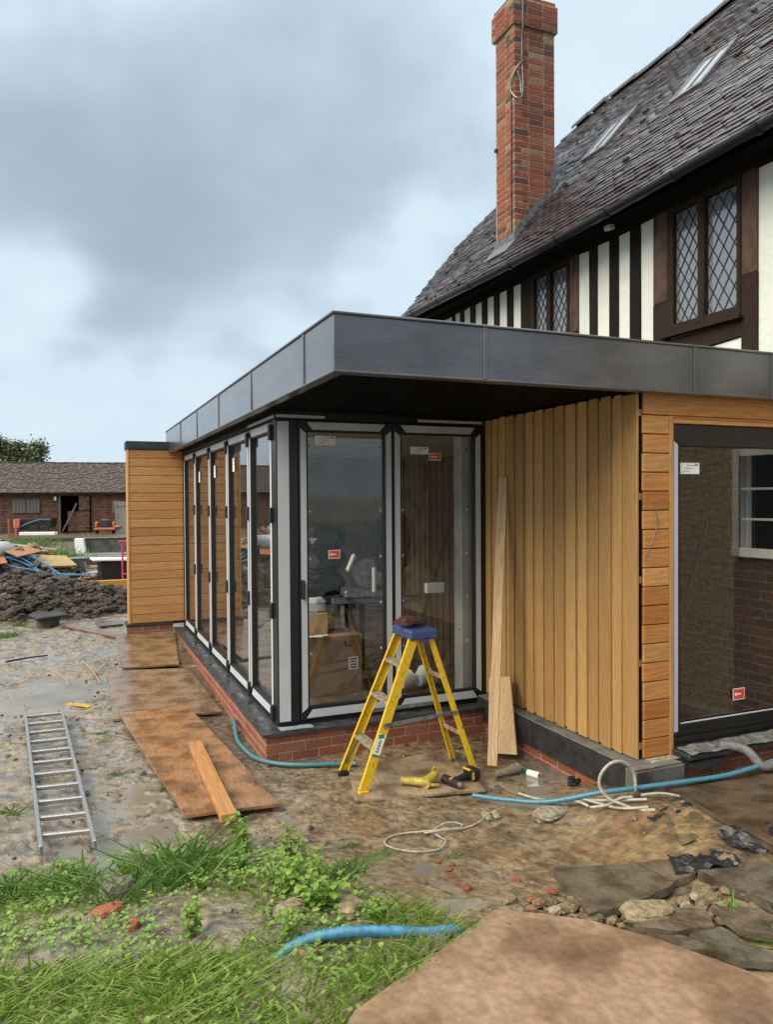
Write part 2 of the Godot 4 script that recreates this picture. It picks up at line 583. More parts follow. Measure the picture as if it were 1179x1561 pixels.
	for c in [Color(0.30, 0.27, 0.22), Color(0.36, 0.29, 0.17), Color(0.22, 0.20, 0.17), Color(0.40, 0.36, 0.29)]:
		M.stone.append(relief(mat(c, 0.85, 0.0, T.mottle, Vector3(3, 3, 3)), T.bump, 0.8))
	M.paving = []
	for c in [Color(0.115, 0.10, 0.075), Color(0.13, 0.105, 0.08), Color(0.10, 0.09, 0.07)]:
		M.paving.append(rough_by(relief(mat(c, 0.8, 0.0, T.stain, Vector3(1.3, 1.3, 1.3)), T.bump, 0.7), T.wet))
	M.yellow = mat(Color(0.72, 0.47, 0.012), 0.42, 0.0, T.scuff, Vector3(4.0, 1.6, 4.0), false)
	M.blue_pipe = mat(Color(0.06, 0.23, 0.36), 0.35, 0.0, T.scuff, Vector3(3, 3, 3))
	M.hose = mat(Color(0.05, 0.19, 0.25), 0.4, 0.0, T.scuff, Vector3(3, 3, 3))
	M.cable = mat(Color(0.56, 0.53, 0.46), 0.5, 0.0, T.mottle, Vector3(4, 4, 4))
	M.black_plastic = mat(Color(0.012, 0.013, 0.016), 0.42)
	M.black_plastic.metallic_specular = 0.5
	M.carton = mat(Color(0.34, 0.215, 0.115), 0.85, 0.0, T.soft, Vector3(1, 1, 1))
	M.carton_pale = mat(Color(0.45, 0.30, 0.17), 0.85, 0.0, T.soft, Vector3(1, 1, 1))
	M.paper = mat(Color(0.72, 0.74, 0.75), 0.8, 0.0, T.soft, Vector3(2, 2, 2))
	M.red = mat(Color(0.62, 0.06, 0.03), 0.5)
	M.ink = mat(Color(0.02, 0.02, 0.025), 0.6)
	M.label = mat(Color(0.74, 0.76, 0.74), 0.6)
	M.green = mat(Color(0.015, 0.20, 0.075), 0.5)
	var leaf := mat(Color(1, 1, 1), 0.5, 0.0, null)
	leaf.vertex_color_use_as_albedo = true
	leaf.backlight_enabled = true
	leaf.backlight = Color(0.5, 0.55, 0.2)
	M.leaf = leaf
	M.bark = relief(mat(Color(0.09, 0.08, 0.065), 0.9, 0.0, T.mottle, Vector3(1, 1, 1)), T.bump, 2.0)


func sky_image() -> Image:
	# an overcast sky: pale blue-grey cloud with a darker bank, computed for every direction
	var f := FastNoiseLite.new()
	f.seed = 4
	f.frequency = 1.5
	f.fractal_octaves = 6
	f.fractal_gain = 0.56
	var low := FastNoiseLite.new()
	low.seed = 9
	low.frequency = 0.55
	low.fractal_octaves = 3
	# where the darker bank (positive) and the brighter gaps (negative) hang: direction, spread, strength
	var banks := [[Vector3(0.057, 0.332, -0.941), 0.130, 0.42], [Vector3(0.165, 0.396, -0.904), 0.150, 0.40], [Vector3(-0.039, 0.372, -0.927), 0.120, 0.25], [Vector3(0.275, 0.408, -0.870), 0.120, 0.28], [Vector3(0.080, 0.264, -0.961), 0.090, 0.35], [Vector3(0.170, 0.299, -0.939), 0.090, 0.30], [Vector3(0.015, 0.457, -0.889), 0.130, 0.12], [Vector3(0.323, 0.476, -0.818), 0.130, 0.20], [Vector3(0.407, 0.317, -0.857), 0.035, -0.35], [Vector3(0.389, 0.341, -0.856), 0.03, -0.15], [Vector3(-0.046, 0.252, -0.967), 0.050, -0.50], [Vector3(0.154, 0.528, -0.835), 0.100, -0.15], [Vector3(0.587, 0.492, -0.643), 0.160, -0.15], [Vector3(0.013, 0.161, -0.987), 0.120, -0.15], [Vector3(0.246, 0.187, -0.951), 0.140, -0.10], [Vector3(0.562, 0.460, -0.688), 0.120, -0.20], [Vector3(-0.022, 0.503, -0.864), 0.100, -0.25]]
	var w := 1024
	var h := 512
	var im := Image.create(w, h, false, Image.FORMAT_RGBF)
	var pale := Vector3(0.214, 0.263, 0.300)
	var dark := Vector3(0.104, 0.132, 0.155)
	var white := Vector3(0.26, 0.30, 0.325)
	for j in h:
		var e := PI * (0.5 - (j + 0.5) / h)
		for i in w:
			if e < -0.06:
				im.set_pixel(i, j, Color(0.2, 0.19, 0.17))
				continue
			var a := TAU * (i + 0.5) / w
			var d := Vector3(sin(a) * cos(e), sin(e), -cos(a) * cos(e))
			var q := d / (0.35 + maxf(d.y, 0.0))  # clouds lie in a layer, so they crowd together towards the horizon
			var n := f.get_noise_3dv(q * Vector3(0.75, 1.0, 0.75) * 1.15)
			var b := low.get_noise_3dv(q * 0.8)
			var k := -0.02 + 0.4 * b + 0.5 * n + 0.34 * f.get_noise_3dv(q * Vector3(2.6, 3.2, 2.6) + Vector3(3, 1, 5))
			var p := (d + 0.07 * Vector3(n, f.get_noise_3dv(q + Vector3(7, 0, 0)), f.get_noise_3dv(q + Vector3(0, 9, 0)))).normalized()
			for o in banks:
				var g := p.angle_to(o[0]) / float(o[1])
				if g < 3.0:
					k += float(o[2]) * 0.95 * exp(-g * g)
			k *= smoothstep(-0.02, 0.20, d.y) * 0.8 + 0.2
			var col := pale.lerp(dark, 1.0 - exp(-1.5 * k)) if k > 0.0 else pale.lerp(white, clampf(-k * 1.3, 0.0, 1.0))
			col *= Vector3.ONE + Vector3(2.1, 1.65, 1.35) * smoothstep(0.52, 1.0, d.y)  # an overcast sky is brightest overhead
			im.set_pixel(i, j, Color(col.x, col.y, col.z))
	return im


func _ready() -> void:
	var cam := Camera3D.new()
	cam.name = "camera"
	cam.fov = 68.19
	cam.near = 0.05
	cam.far = 400.0
	cam.transform = Transform3D(Basis.from_euler(Vector3(-0.017, -0.3974, -0.0065)), Vector3(-1.567, 2.125, 6.069))
	add_child(cam)
	cam.current = true
	var env := Environment.new()
	env.background_mode = Environment.BG_SKY
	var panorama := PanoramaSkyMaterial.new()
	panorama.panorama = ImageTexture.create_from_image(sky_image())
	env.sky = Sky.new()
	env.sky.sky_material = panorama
	env.background_energy_multiplier = 1.0
	env.tonemap_mode = Environment.TONE_MAPPER_LINEAR
	env.tonemap_exposure = 3.1
	env.sdfgi_enabled = true
	env.ssao_enabled = true
	env.ssil_enabled = true
	var we := WorldEnvironment.new()
	we.name = "world_environment"
	we.environment = env
	add_child(we)
	var sun := DirectionalLight3D.new()
	sun.name = "sun"
	sun.light_energy = 0.5
	sun.light_color = Color(1.0, 0.93, 0.82)
	sun.light_angular_distance = 50.0
	sun.shadow_enabled = true
	add_child(sun)
	sun.look_at_from_position(Vector3(-9, 8.5, 2.0), Vector3.ZERO)

	rng.seed = 11
	n_big.seed = 2
	n_big.frequency = 0.55
	n_big.fractal_octaves = 3
	n_mid.seed = 3
	n_mid.frequency = 3.2
	n_mid.fractal_octaves = 3
	n_fine.seed = 5
	n_fine.frequency = 14.0
	n_fine.fractal_octaves = 2
	materials()
	build_ground()
	build_extension()
	build_house()
	build_barn()
	build_trees()
	build_yard()
	build_boards()
	build_tools()
	build_pipes()
	build_paving()
	build_interior()
	build_plants()


# --------------------------------------------------------------------------- ground
func axis_steps(lo: float, hi: float, step: float, far_lo: float, far_hi: float) -> PackedFloat32Array:
	var a := PackedFloat32Array()
	var x := lo
	var s := step
	var left := []
	while x > far_lo:
		s *= 1.14
		x -= s
		left.append(x)
	left.reverse()
	for q in left:
		a.append(q)
	x = lo
	while x < hi:
		a.append(x)
		x += step
	s = step
	while x < far_hi:
		a.append(x)
		s *= 1.14
		x += s
	return a


func build_ground() -> void:
	var xs := axis_steps(-4.2, 3.6, 0.029, -160.0, 160.0)
	var zs := axis_steps(-6.6, 4.2, 0.029, -220.0, 60.0)
	var nx := xs.size()
	var nz := zs.size()
	var v := PackedVector3Array()
	var nn := PackedVector3Array()
	var c := PackedColorArray()
	v.resize(nx * nz)
	nn.resize(nx * nz)
	c.resize(nx * nz)
	var grey_mud := Vector3(0.315, 0.292, 0.255)
	var brown := Vector3(0.305, 0.258, 0.192)
	var ochre := Vector3(0.315, 0.252, 0.155)
	var reddish := Vector3(0.24, 0.15, 0.10)
	var dark := Vector3(0.12, 0.10, 0.075)
	var grassy := Vector3(0.085, 0.10, 0.035)
	for j in nz:
		for i in nx:
			var x := xs[i]
			var z := zs[j]
			v[j * nx + i] = Vector3(x, ground(x, z), z)
	for j in nz:
		for i in nx:
			var k := j * nx + i
			var p := v[k]
			var px := v[j * nx + mini(i + 1, nx - 1)] - v[j * nx + maxi(i - 1, 0)]
			var pz := v[mini(j + 1, nz - 1) * nx + i] - v[maxi(j - 1, 0) * nx + i]
			nn[k] = pz.cross(px).normalized()
			var a := n_big.get_noise_2d(p.x * 1.3 + 40.0, p.z * 1.3)
			var b := n_mid.get_noise_2d(p.x * 0.6, p.z * 0.6 + 70.0)
			var col := grey_mud.lerp(brown, clampf(smoothstep(-1.2, 0.8, p.x) + a * 0.8, 0.0, 1.0))
			col = col.lerp(ochre, clampf(smoothstep(0.9, 1.7, p.x) * smoothstep(1.7, 2.5, p.z) + b * 0.5, 0.0, 0.85) * smoothstep(0.2, 0.9, p.x))
			col = col.lerp(reddish, 0.7 * smoothstep(0.15, 0.45, b + 0.3 * a) * smoothstep(-0.3, 0.6, p.x))
			col = col.lerp(dark, 0.75 * smoothstep(0.1, 0.5, n_mid.get_noise_2d(p.x + 9.0, p.z + 5.0) - 0.35 * a))
			# dark wet earth thrown up beside the plinth
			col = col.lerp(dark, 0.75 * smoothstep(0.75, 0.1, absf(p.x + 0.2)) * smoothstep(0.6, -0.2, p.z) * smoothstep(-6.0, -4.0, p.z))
			col = col.lerp(grassy * 0.75, smoothstep(4.6, 6.0, p.z + a))
			col = col.lerp(grassy, smoothstep(-17.0, -22.0, p.z + 2.0 * a) * (0.5 + 0.4 * clampf(a * 2.0, -1.0, 1.0)))
			c[k] = Color(col.x, col.y, col.z)
	var idx := PackedInt32Array()
	for j in nz - 1:
		for i in nx - 1:
			var k := j * nx + i
			idx.append_array([k, k + 1, k + nx + 1, k, k + nx + 1, k + nx])
	var arr := []
	arr.resize(Mesh.ARRAY_MAX)
	arr[Mesh.ARRAY_VERTEX] = v
	arr[Mesh.ARRAY_NORMAL] = nn
	arr[Mesh.ARRAY_COLOR] = c
	arr[Mesh.ARRAY_INDEX] = idx
	var m := ArrayMesh.new()
	m.add_surface_from_arrays(Mesh.PRIMITIVE_TRIANGLES, arr)
	tag(put("ground", m, M.mud), "wet churned mud of the building site", "ground", "", "structure")
	# standing water: a sheet that follows the smooth lie of the land, so it shows only in the hollows
	var g := Geo.new()
	var q := 0.25
	for area in [[-5.2, -1.05, -7.4, -1.5, -0.009], [-5.2, -1.0, -1.5, 1.5, -0.009], [-0.3, 2.1, 1.05, 2.85, -0.009]]:
		var x: float = area[0]
		while x < float(area[1]):
			var z: float = area[2]
			while z < float(area[3]):
				var y: float = area[4]
				var p: Array[Vector3] = []
				for o in [[0, 0], [1, 0], [1, 1], [0, 1]]:
					var ex: float = x + o[0] * q
					var ez: float = z + o[1] * q
					p.append(Vector3(ex, base_ground(ex, ez) + y, ez))
				g.quad(p[0], p[1], p[2], p[3], Vector3.UP)
				z += q
			x += q
	tag(put("puddle_water", g.mesh(), M.water), "shallow muddy rainwater lying in the hollows of the mud", "water", "", "structure")
	# pebbles and crumbs of earth
	var stone := Geo.new()
	stone.rock(Vector3.ZERO, Vector3.ONE, n_mid, 0.5, 4, 6)
	var places := []
	var cols := PackedColorArray()
	for i in 5200:
		var x := rng.randf_range(-3.6, 3.3)
		var z := rng.randf_range(-6.5, 3.6)
		if x > -0.05 and z < 0.2 or x > 1.8 and z < 2.15:
			continue
		var thick := n_big.get_noise_2d(x * 1.7, z * 1.7 + 30.0)
		if absf(x + 0.45) < 0.5 and z < 0.3 and z > -5.0:
			thick += 0.35
		if x > 0.3 and z > 1.2:
			thick += 0.12
		if thick < rng.randf_range(-0.1, 0.45):
			continue
		var s := pow(rng.randf(), 3.0) * 0.022 + 0.004
		var b := Basis.from_euler(Vector3(rng.randf() * 6.0, rng.randf() * 6.0, rng.randf() * 6.0)).scaled(Vector3(s * rng.randf_range(0.8, 1.5), s * 0.7, s))
		places.append(Transform3D(b, lies(x, z, s * 0.25)))
		var t := rng.randf()
		var col := Color(0.16, 0.135, 0.10) if t < 0.5 else Color(0.27, 0.24, 0.19) if t < 0.8 else Color(0.10, 0.085, 0.065)
		if x > 0.2 and z > 1.4 and t > 0.86:
			col = Color(0.34, 0.12, 0.065)
		cols.append(col)
	tag(many("gravel", stone.mesh(), M.clod, places, self, cols), "pebbles and crumbs of earth scattered over the mud", "gravel")


# --------------------------------------------------------------------------- the extension
func brick_row(parent: Node, from: Vector3, along: Vector3, out: Vector3, length: float, shift: float, mats: Array, h := 0.065, depth := 0.1) -> void:
	var t := -shift
	var b := Basis(along, Vector3.UP, out)
	if b.determinant() < 0.0:
		b = Basis(-along, Vector3.UP, out)
	while t < length - 0.02:
		var a := maxf(t, 0.0)
		var e := minf(t + 0.215, length)
		if e - a > 0.025:
			var w := roundf((e - a) * 200.0) / 200.0
			var at := from + along * (a + e) * 0.5 - out * (depth * 0.5 - 0.003 + rng.randf_range(-0.0015, 0.0015)) + Vector3.UP * h * 0.5
			put("brick", bx(Vector3(w, h, depth), 0.003), mats[rng.randi() % mats.size()], parent, Transform3D(b, at))
		t += 0.225


func film_strip(g: Geo, x0: float, x1: float, y0: float, y1: float, upright: bool, cut: float) -> void:  # protective film with mitred ends
	var z := 0.0005
	var p := []
	if upright:
		p = [Vector3(x0, y0, z), Vector3(x1, y0 + cut, z), Vector3(x1, y1 - cut, z), Vector3(x0, y1, z)]
	else:
		p = [Vector3(x0, y0, z), Vector3(x1, y0, z), Vector3(x1 - cut, y1, z), Vector3(x0 + cut, y1, z)]
	g.slab(PackedVector3Array(p), Vector3(0, 0, 0.0025))


func glazed_leaf(parent: Node, at: Vector3, along: Vector3, out: Vector3, w: float, h: float, hinges := true) -> Node3D:
	var o := Node3D.new()
	o.name = numbered(parent, "bifold_door")
	o.transform = Transform3D(Basis(along, Vector3.UP, out), at)
	parent.add_child(o, true)
	var g := Geo.new()
	var s := 0.072
	g.box(Vector3(s * 0.5, h * 0.5, -0.035), Vector3(s, h, 0.07), 0.004)
	g.box(Vector3(w - s * 0.5, h * 0.5, -0.035), Vector3(s, h, 0.07), 0.004)
	g.box(Vector3(w * 0.5, h - 0.045, -0.036), Vector3(w - 2 * s, 0.09, 0.068), 0.004)
	g.box(Vector3(w * 0.5, 0.05, -0.036), Vector3(w - 2 * s, 0.10, 0.068), 0.004)
	put("frame", g.mesh(), M.anthracite, o)
	for k in 4:
		g = Geo.new()
		if k == 0:
			film_strip(g, 0.012, 0.062, 0.07, h - 0.07, true, 0.04)
		elif k == 1:
			film_strip(g, w - 0.012, w - 0.062, 0.07, h - 0.07, true, 0.04)
		elif k == 2:
			film_strip(g, 0.07, w - 0.07, h - 0.016, h - 0.078, false, 0.05)
		else:
			film_strip(g, 0.05, w - 0.05, 0.02, 0.088, false, 0.05)
		put("film_strip", g.mesh(), M.film, o)
	for z in [-0.03]:
		put("pane", bx(Vector3(w - 2 * s + 0.01, h - 0.19 + 0.01, 0.005)), M.glass, o, Transform3D(Basis(), Vector3(w * 0.5, (h + 0.01) * 0.5, z)))
	g = Geo.new()
	for y in [0.10, h - 0.09]:
		g.box(Vector3(w * 0.5, y, -0.03), Vector3(w - 2 * s, 0.012, 0.05))
	for x in [s, w - s]:
		g.box(Vector3(x, h * 0.5, -0.03), Vector3(0.012, h - 0.2, 0.05))
	put("gasket", g.mesh(), M.rubber, o)
	if hinges:
		for y in [0.06, 0.92, 1.72, h - 0.1]:
			put("hinge", bx(Vector3(0.05, 0.13, 0.035), 0.006), M.rubber, o, Transform3D(Basis(), Vector3(w + 0.002, y, 0.012)))
	return o


func sticker(parent: Node, at: Vector3, w: float, h: float, red: bool, called := "sticker") -> void:
	var o := put(called, bx(Vector3(w, h, 0.0008)), M.label, parent, Transform3D(Basis(), at))
	var g := Geo.new()
	if red:
		put("print", bx(Vector3(w - 0.012, h - 0.012, 0.0006)), M.red, parent, Transform3D(Basis(), at + Vector3(0, 0, 0.0009)))
		g.box(Vector3(-0.004, 0, 0.0016), Vector3(w * 0.42, h * 0.12, 0.0006))
		g.box(Vector3(-w * 0.24, 0, 0.0017), Vector3(h * 0.26, h * 0.26, 0.0006), 0.0, Basis(Vector3.BACK, 0.8))
		put("print", g.mesh(), M.label, parent, Transform3D(Basis(), at))
	else:
		for k in 3:
			g.box(Vector3((0.12 - 0.13 * k) * w, (0.22 - 0.24 * k) * h, 0.0007), Vector3(w * (0.5 - 0.1 * k), h * 0.045, 0.0006))
		g.box(Vector3(w * 0.36, h * 0.26, 0.0008), Vector3(w * 0.14, h * 0.12, 0.0006))
		g.box(Vector3(0, h * 0.46, 0.0008), Vector3(w, h * 0.07, 0.0006))
		put("print", g.mesh(), M.ink, parent, Transform3D(Basis(), at))
	o.set_meta("label", "small red warning sticker" if red else "white paper glazing label")


func build_extension() -> void:
	var e := node("house_extension")
	tag(e, "flat-roofed extension with glazed corner, cedar boards and grey metal fascia", "building")
	# plinths
	span("plinth_wall", Vector3(-0.135, -0.3, -5.45), Vector3(-0.03, 0.235, 0.135), M.mortar, e)
	var hold := node("brickwork", Vector3.ZERO, 0.0, e)
	for k in 4:
		brick_row(hold, Vector3(-0.135, 0.165 - 0.075 * k, 0.139), Vector3(0, 0, -1), Vector3(-1, 0, 0), 5.55, 0.1125 if k % 2 else 0.0, M.brick)
	span("plinth_wall", Vector3(-0.03, -0.3, 0.02), Vector3(1.90, 0.235, 0.135), M.mortar, e)
	hold = node("brickwork", Vector3.ZERO, 0.0, e)
	for k in 4:
		brick_row(hold, Vector3(-0.034 if k % 2 else -0.03, 0.165 - 0.075 * k, 0.135), Vector3(1, 0, 0), Vector3(0, 0, 1), 1.90, 0.0 if k % 2 else 0.1125, M.brick)
	span("plinth_wall", Vector3(1.885, -0.3, 0.1), Vector3(2.05, 0.115, 2.1), M.mortar, e)
	hold = node("brickwork", Vector3.ZERO, 0.0, e)
	for k in 2:
		brick_row(hold, Vector3(1.885, 0.045 - 0.075 * k, 0.14), Vector3(0, 0, 1), Vector3(-1, 0, 0), 1.96, 0.1125 if k % 2 else 0.03, M.brick)
	span("foundation_block", Vector3(1.862, -0.3, 0.5), Vector3(1.89, 0.012, 2.12), M.concrete, e)
	span("plinth_wall", Vector3(2.05, -0.3, 1.95), Vector3(3.6, 0.335, 2.08), M.mortar, e)
	hold = node("brickwork", Vector3.ZERO, 0.0, e)
	for k in 5:
		brick_row(hold, Vector3(2.27, 0.265 - 0.075 * k, 2.08), Vector3(1, 0, 0), Vector3(0, 0, 1), 1.33, 0.1125 if k % 2 else 0.05, M.brick)
	# slate sill round the glazed corner
	put("sill", flat([Vector3(-0.165, 0.228, 0.165), Vector3(-0.165, 0.228, -5.46), Vector3(0.02, 0.228, -5.46), Vector3(0.02, 0.228, -0.02)], Vector3(0, 0.022, 0)), M.slate, e)
	put("sill", flat([Vector3(-0.163, 0.2285, 0.167), Vector3(0.022, 0.2285, -0.018), Vector3(1.96, 0.2285, -0.018), Vector3(1.96, 0.2285, 0.167)], Vector3(0, 0.022, 0)), M.slate, e)
	# damp course upstand under the return wall
	span("upstand", Vector3(1.855, 0.115, 0.03), Vector3(2.04, 0.312, 0.915), M.dpc, e, 0.004)
	span("upstand", Vector3(1.857, 0.113, 0.925), Vector3(2.04, 0.312, 2.02), M.dpc, e, 0.004)
	span("upstand_corner", Vector3(1.857, 0.09, 2.024), Vector3(2.275, 0.313, 2.14), M.wet_concrete, e, 0.006)
	span("mortar_ledge", Vector3(1.87, 0.313, 0.03), Vector3(2.05, 0.328, 2.125), M.concrete, e, 0.005)
	span("mortar_ledge", Vector3(2.05, 0.3125, 1.97), Vector3(2.27, 0.327, 2.125), M.concrete, e, 0.005)
	# corner post and heads
	span("corner_post", Vector3(0.0, 0.25, -0.13), Vector3(0.187, 2.79, -0.001), M.anthracite, e, 0.004)
	var strip := Geo.new()
	film_strip(strip, 0.012, 0.108, 0.02, 2.50, true, 0.0)
	put("film_strip", strip.mesh(), M.film, e, Transform3D(Basis(), Vector3(0, 0.27, 0.0)))
	span("door_head", Vector3(-0.012, 2.79, -0.12), Vector3(1.97, 2.86, 0.01), M.anthracite, e)
	span("door_head", Vector3(-0.012, 2.79, -5.46), Vector3(0.12, 2.86, -0.12), M.anthracite, e)
	span("film_strip", Vector3(1.28, 2.803, 0.0105), Vector3(1.93, 2.826, 0.013), M.film, e)
	span("film_strip", Vector3(-0.0155, 2.80, -1.0), Vector3(-0.0125, 2.822, 0.0), M.film, e)
	span("film_strip", Vector3(0.0, 2.802, 0.0105), Vector3(0.42, 2.825, 0.013), M.film, e)
	span("door_track", Vector3(-0.004, 0.25, -5.46), Vector3(0.12, 0.275, -0.13), M.anthracite, e)
	span("door_track", Vector3(0.187, 0.25, -0.12), Vector3(1.97, 0.275, 0.006), M.anthracite, e)
	span("jamb", Vector3(1.932, 0.275, -0.12), Vector3(2.03, 2.79, 0.004), M.anthracite, e)
	var zs := [-0.135, -1.02, -2.08, -3.19, -4.33, -5.40]
	for i in 5:
		var leaf := glazed_leaf(e, Vector3(0.0, 0.277, zs[i + 1] + 0.004), Vector3(0, 0, 1), Vector3(-1, 0, 0), zs[i] - zs[i + 1] - 0.008, 2.51)
		if i in [1, 2, 3]:
			sticker(leaf, Vector3(0.25, 2.25 - 0.03 * i, -0.018), 0.10, 0.15, false)
	var left := glazed_leaf(e, Vector3(0.195, 0.277, 0.0), Vector3(1, 0, 0), Vector3(0, 0, 1), 0.845, 2.51, false)
	sticker(left, Vector3(0.235, 2.35, -0.0195), 0.185, 0.084, false)
	sticker(left, Vector3(0.31, 1.382, -0.0195), 0.105, 0.074, true)
	var right := glazed_leaf(e, Vector3(1.05, 0.277, 0.0), Vector3(1, 0, 0), Vector3(0, 0, 1), 0.88, 2.51, false)
	sticker(right, Vector3(0.26, 2.28, -0.0195), 0.18, 0.07, false)
	sticker(right, Vector3(0.415, 2.225, -0.0195), 0.115, 0.065, true)
	for leaf in [left, right]:
		for y in [0.55, 0.95, 1.35, 1.75, 2.3]:
			for x in [0.1, 0.74]:
				put("spacer_block", bx(Vector3(0.014, 0.02, 0.004), 0.001), M.label if y < 2.0 else M.rubber, leaf, Transform3D(Basis(), Vector3(x, y, -0.032)))
	put("handle", bx(Vector3(0.022, 0.16, 0.05), 0.006), M.rubber, left, Transform3D(Basis(), Vector3(0.02, 1.1, 0.027)))
	# fascia, seam by seam
	var fx := [-0.21, 0.75, 2.4, 3.13, 3.7]
	for i in 4:
		var x0: float = fx[i] + (0.0 if i == 0 else 0.003)
		var p := span("fascia_panel", Vector3(x0, 2.84, 2.078), Vector3(fx[i + 1] - 0.003, 3.15, 2.10), M.zinc, e, 0.003)
		p.rotation.x = [0.004, -0.004, 0.003, 0.0][i]
		if i > 0:
			span("seam", Vector3(fx[i] - 0.016, 2.837, 2.095), Vector3(fx[i] + 0.016, 3.153, 2.108), M.zinc, e, 0.004)
	span("fascia_cap", Vector3(-0.222, 3.15, 1.95), Vector3(3.7, 3.166, 2.112), M.zinc, e, 0.004)
	span("drip_edge", Vector3(-0.216, 2.828, 2.03), Vector3(3.7, 2.842, 2.106), M.zinc, e, 0.004)
	var fz := [2.077, 1.52, 0.05, -1.39, -2.75, -4.13, -5.74]
	for i in 6:
		var p := span("fascia_panel", Vector3(-0.21, 2.84, fz[i + 1] + 0.003), Vector3(-0.188, 3.15, fz[i] - 0.0005), M.zinc, e, 0.003)
		p.rotation.z = [0.0, 0.006, -0.005, 0.006, -0.004, 0.003][i]
		if i > 0:
			span("seam", Vector3(-0.218, 2.837, fz[i] - 0.014), Vector3(-0.2, 3.153, fz[i] + 0.014), M.zinc, e, 0.004)
	span("fascia_cap", Vector3(-0.222, 3.1505, -5.75), Vector3(-0.05, 3.1665, 1.95), M.zinc, e, 0.004)
	span("drip_edge", Vector3(-0.216, 2.8285, -5.74), Vector3(-0.14, 2.8425, 2.03), M.zinc, e, 0.004)
	span("flat_roof", Vector3(-0.187, 2.885, -5.74), Vector3(3.61, 3.13, 2.077), M.dpc, e)
	span("fascia_panel", Vector3(-0.187, 2.84, -5.762), Vector3(3.61, 3.15, -5.742), M.zinc, e)
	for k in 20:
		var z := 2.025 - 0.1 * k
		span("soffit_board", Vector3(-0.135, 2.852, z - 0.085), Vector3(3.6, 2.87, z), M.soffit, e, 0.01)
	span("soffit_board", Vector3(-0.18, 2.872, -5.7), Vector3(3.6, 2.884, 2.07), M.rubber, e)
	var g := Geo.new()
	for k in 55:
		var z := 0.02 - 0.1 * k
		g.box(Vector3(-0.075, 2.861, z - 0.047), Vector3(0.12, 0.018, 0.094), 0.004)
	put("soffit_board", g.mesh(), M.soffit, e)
	# return wall: boards upright, every other one proud
	span("wall_core", Vector3(2.032, 0.33, 0.0), Vector3(2.13, 2.87, 1.975), M.rubber, e)
	for y in [0.40, 0.97, 1.54, 2.11, 2.68]:
		span("batten", Vector3(2.004, y, 0.02), Vector3(2.031, y + 0.045, 1.992), M.batten, e)
	var zb := [0.005, 0.08, 0.14, 0.20, 0.26, 0.335, 0.40, 0.475, 0.54, 0.62, 0.68, 0.765, 0.82, 0.91, 0.955, 1.05, 1.10, 1.19, 1.24, 1.335, 1.375, 1.47, 1.51, 1.60, 1.645, 1.74, 1.79, 1.85, 1.998]
	for i in zb.size() - 1:
		var proud: bool = i % 2 == 0
		var lap := 0.004 if proud else 0.012
		var x := 1.967 if proud else 1.985
		var w: float = zb[i + 1] - zb[i] + (2.0 * lap if proud else 2.0 * lap)
		var z0: float = maxf(zb[i] - lap, 0.005)
		var z1: float = minf(z0 + w, 1.998)
		var y0 := 0.338 + rng.randf_range(-0.006, 0.006)
		var y1 := 2.838 + (rng.randf_range(0.0, 0.01) if proud else rng.randf_range(-0.02, 0.0))
		span("cladding_board", Vector3(x, y0, z0), Vector3(x + 0.019, y1, z1), M.cedar_up[(i * 3 + i / 4) % 7], e, 0.003)
	# front: boards laid flat beside and above the door
	span("wall_core", Vector3(2.13, 0.33, 1.85), Vector3(2.285, 2.87, 1.982), M.rubber, e)
	span("wall_core", Vector3(2.285, 2.64, 1.85), Vector3(3.6, 2.87, 1.982), M.rubber, e)
	var order := [2, 0, 5, 1, 3, 6, 0, 5, 2, 4, 0, 3, 1, 5, 0, 6, 3, 1]
	for k in 18:
		var y := 0.338 + 0.1306 * k
		span("cladding_board", Vector3(2.036 + rng.randf_range(-0.004, 0.004), y + 0.003, 1.985), Vector3(2.262, y + 0.1275, 2.007 + rng.randf_range(-0.001, 0.002)), M.cedar[order[k]], e, 0.004)
	span("cladding_board", Vector3(2.036, 2.692, 1.985), Vector3(3.6, 2.835, 2.008), M.cedar[0], e, 0.004)
	span("trim_board", Vector3(2.263, 0.335, 1.96), Vector3(2.296, 2.69, 2.012), M.cedar_trim, e, 0.003)
	span("trim_board", Vector3(2.297, 2.637, 1.96), Vector3(3.6, 2.664, 2.012), M.cedar[4], e, 0.003)
	span("trim_board", Vector3(2.297, 2.665, 1.97), Vector3(3.6, 2.689, 2.006), M.cedar[5], e, 0.003)
	put("stray_wire", pipe([Vector3(2.13, 2.10, 2.012), Vector3(2.14, 2.0, 2.02), Vector3(2.15, 1.94, 2.015), Vector3(2.10, 1.83, 2.018), Vector3(2.04, 1.72, 2.012)], 0.0025, 5), M.steel, e)
	# door to the right
	var d := node("glazed_door", Vector3.ZERO, 0.0, e)
	g = Geo.new()
	g.box(Vector3(2.92, 2.558, 1.955), Vector3(1.245, 0.15, 0.09), 0.004)
	g.box(Vector3(2.335, 1.43, 1.955), Vector3(0.07, 2.106, 0.088), 0.004)
	g.box(Vector3(3.515, 1.43, 1.955), Vector3(0.07, 2.106, 0.088), 0.004)
	g.box(Vector3(2.925, 0.485, 1.955), Vector3(1.11, 0.085, 0.088), 0.004)
	g.box(Vector3(2.925, 0.47, 2.001), Vector3(1.24, 0.03, 0.012), 0.003)
	g.box(Vector3(2.925, 0.42, 1.955), Vector3(1.25, 0.05, 0.11), 0.004)
	put("frame", g.mesh(), M.anthracite, d)
	g = Geo.new()
	film_strip(g, 0.0, 0.038, 0.0, 2.05, true, 0.025)
	put("film_strip", g.mesh(), M.film, d, Transform3D(Basis(), Vector3(2.305, 0.465, 1.9995)))
	for z in [1.955]:
		span("pane", Vector3(2.365, 0.525, z), Vector3(3.485, 2.488, z + 0.005), M.glass, d)
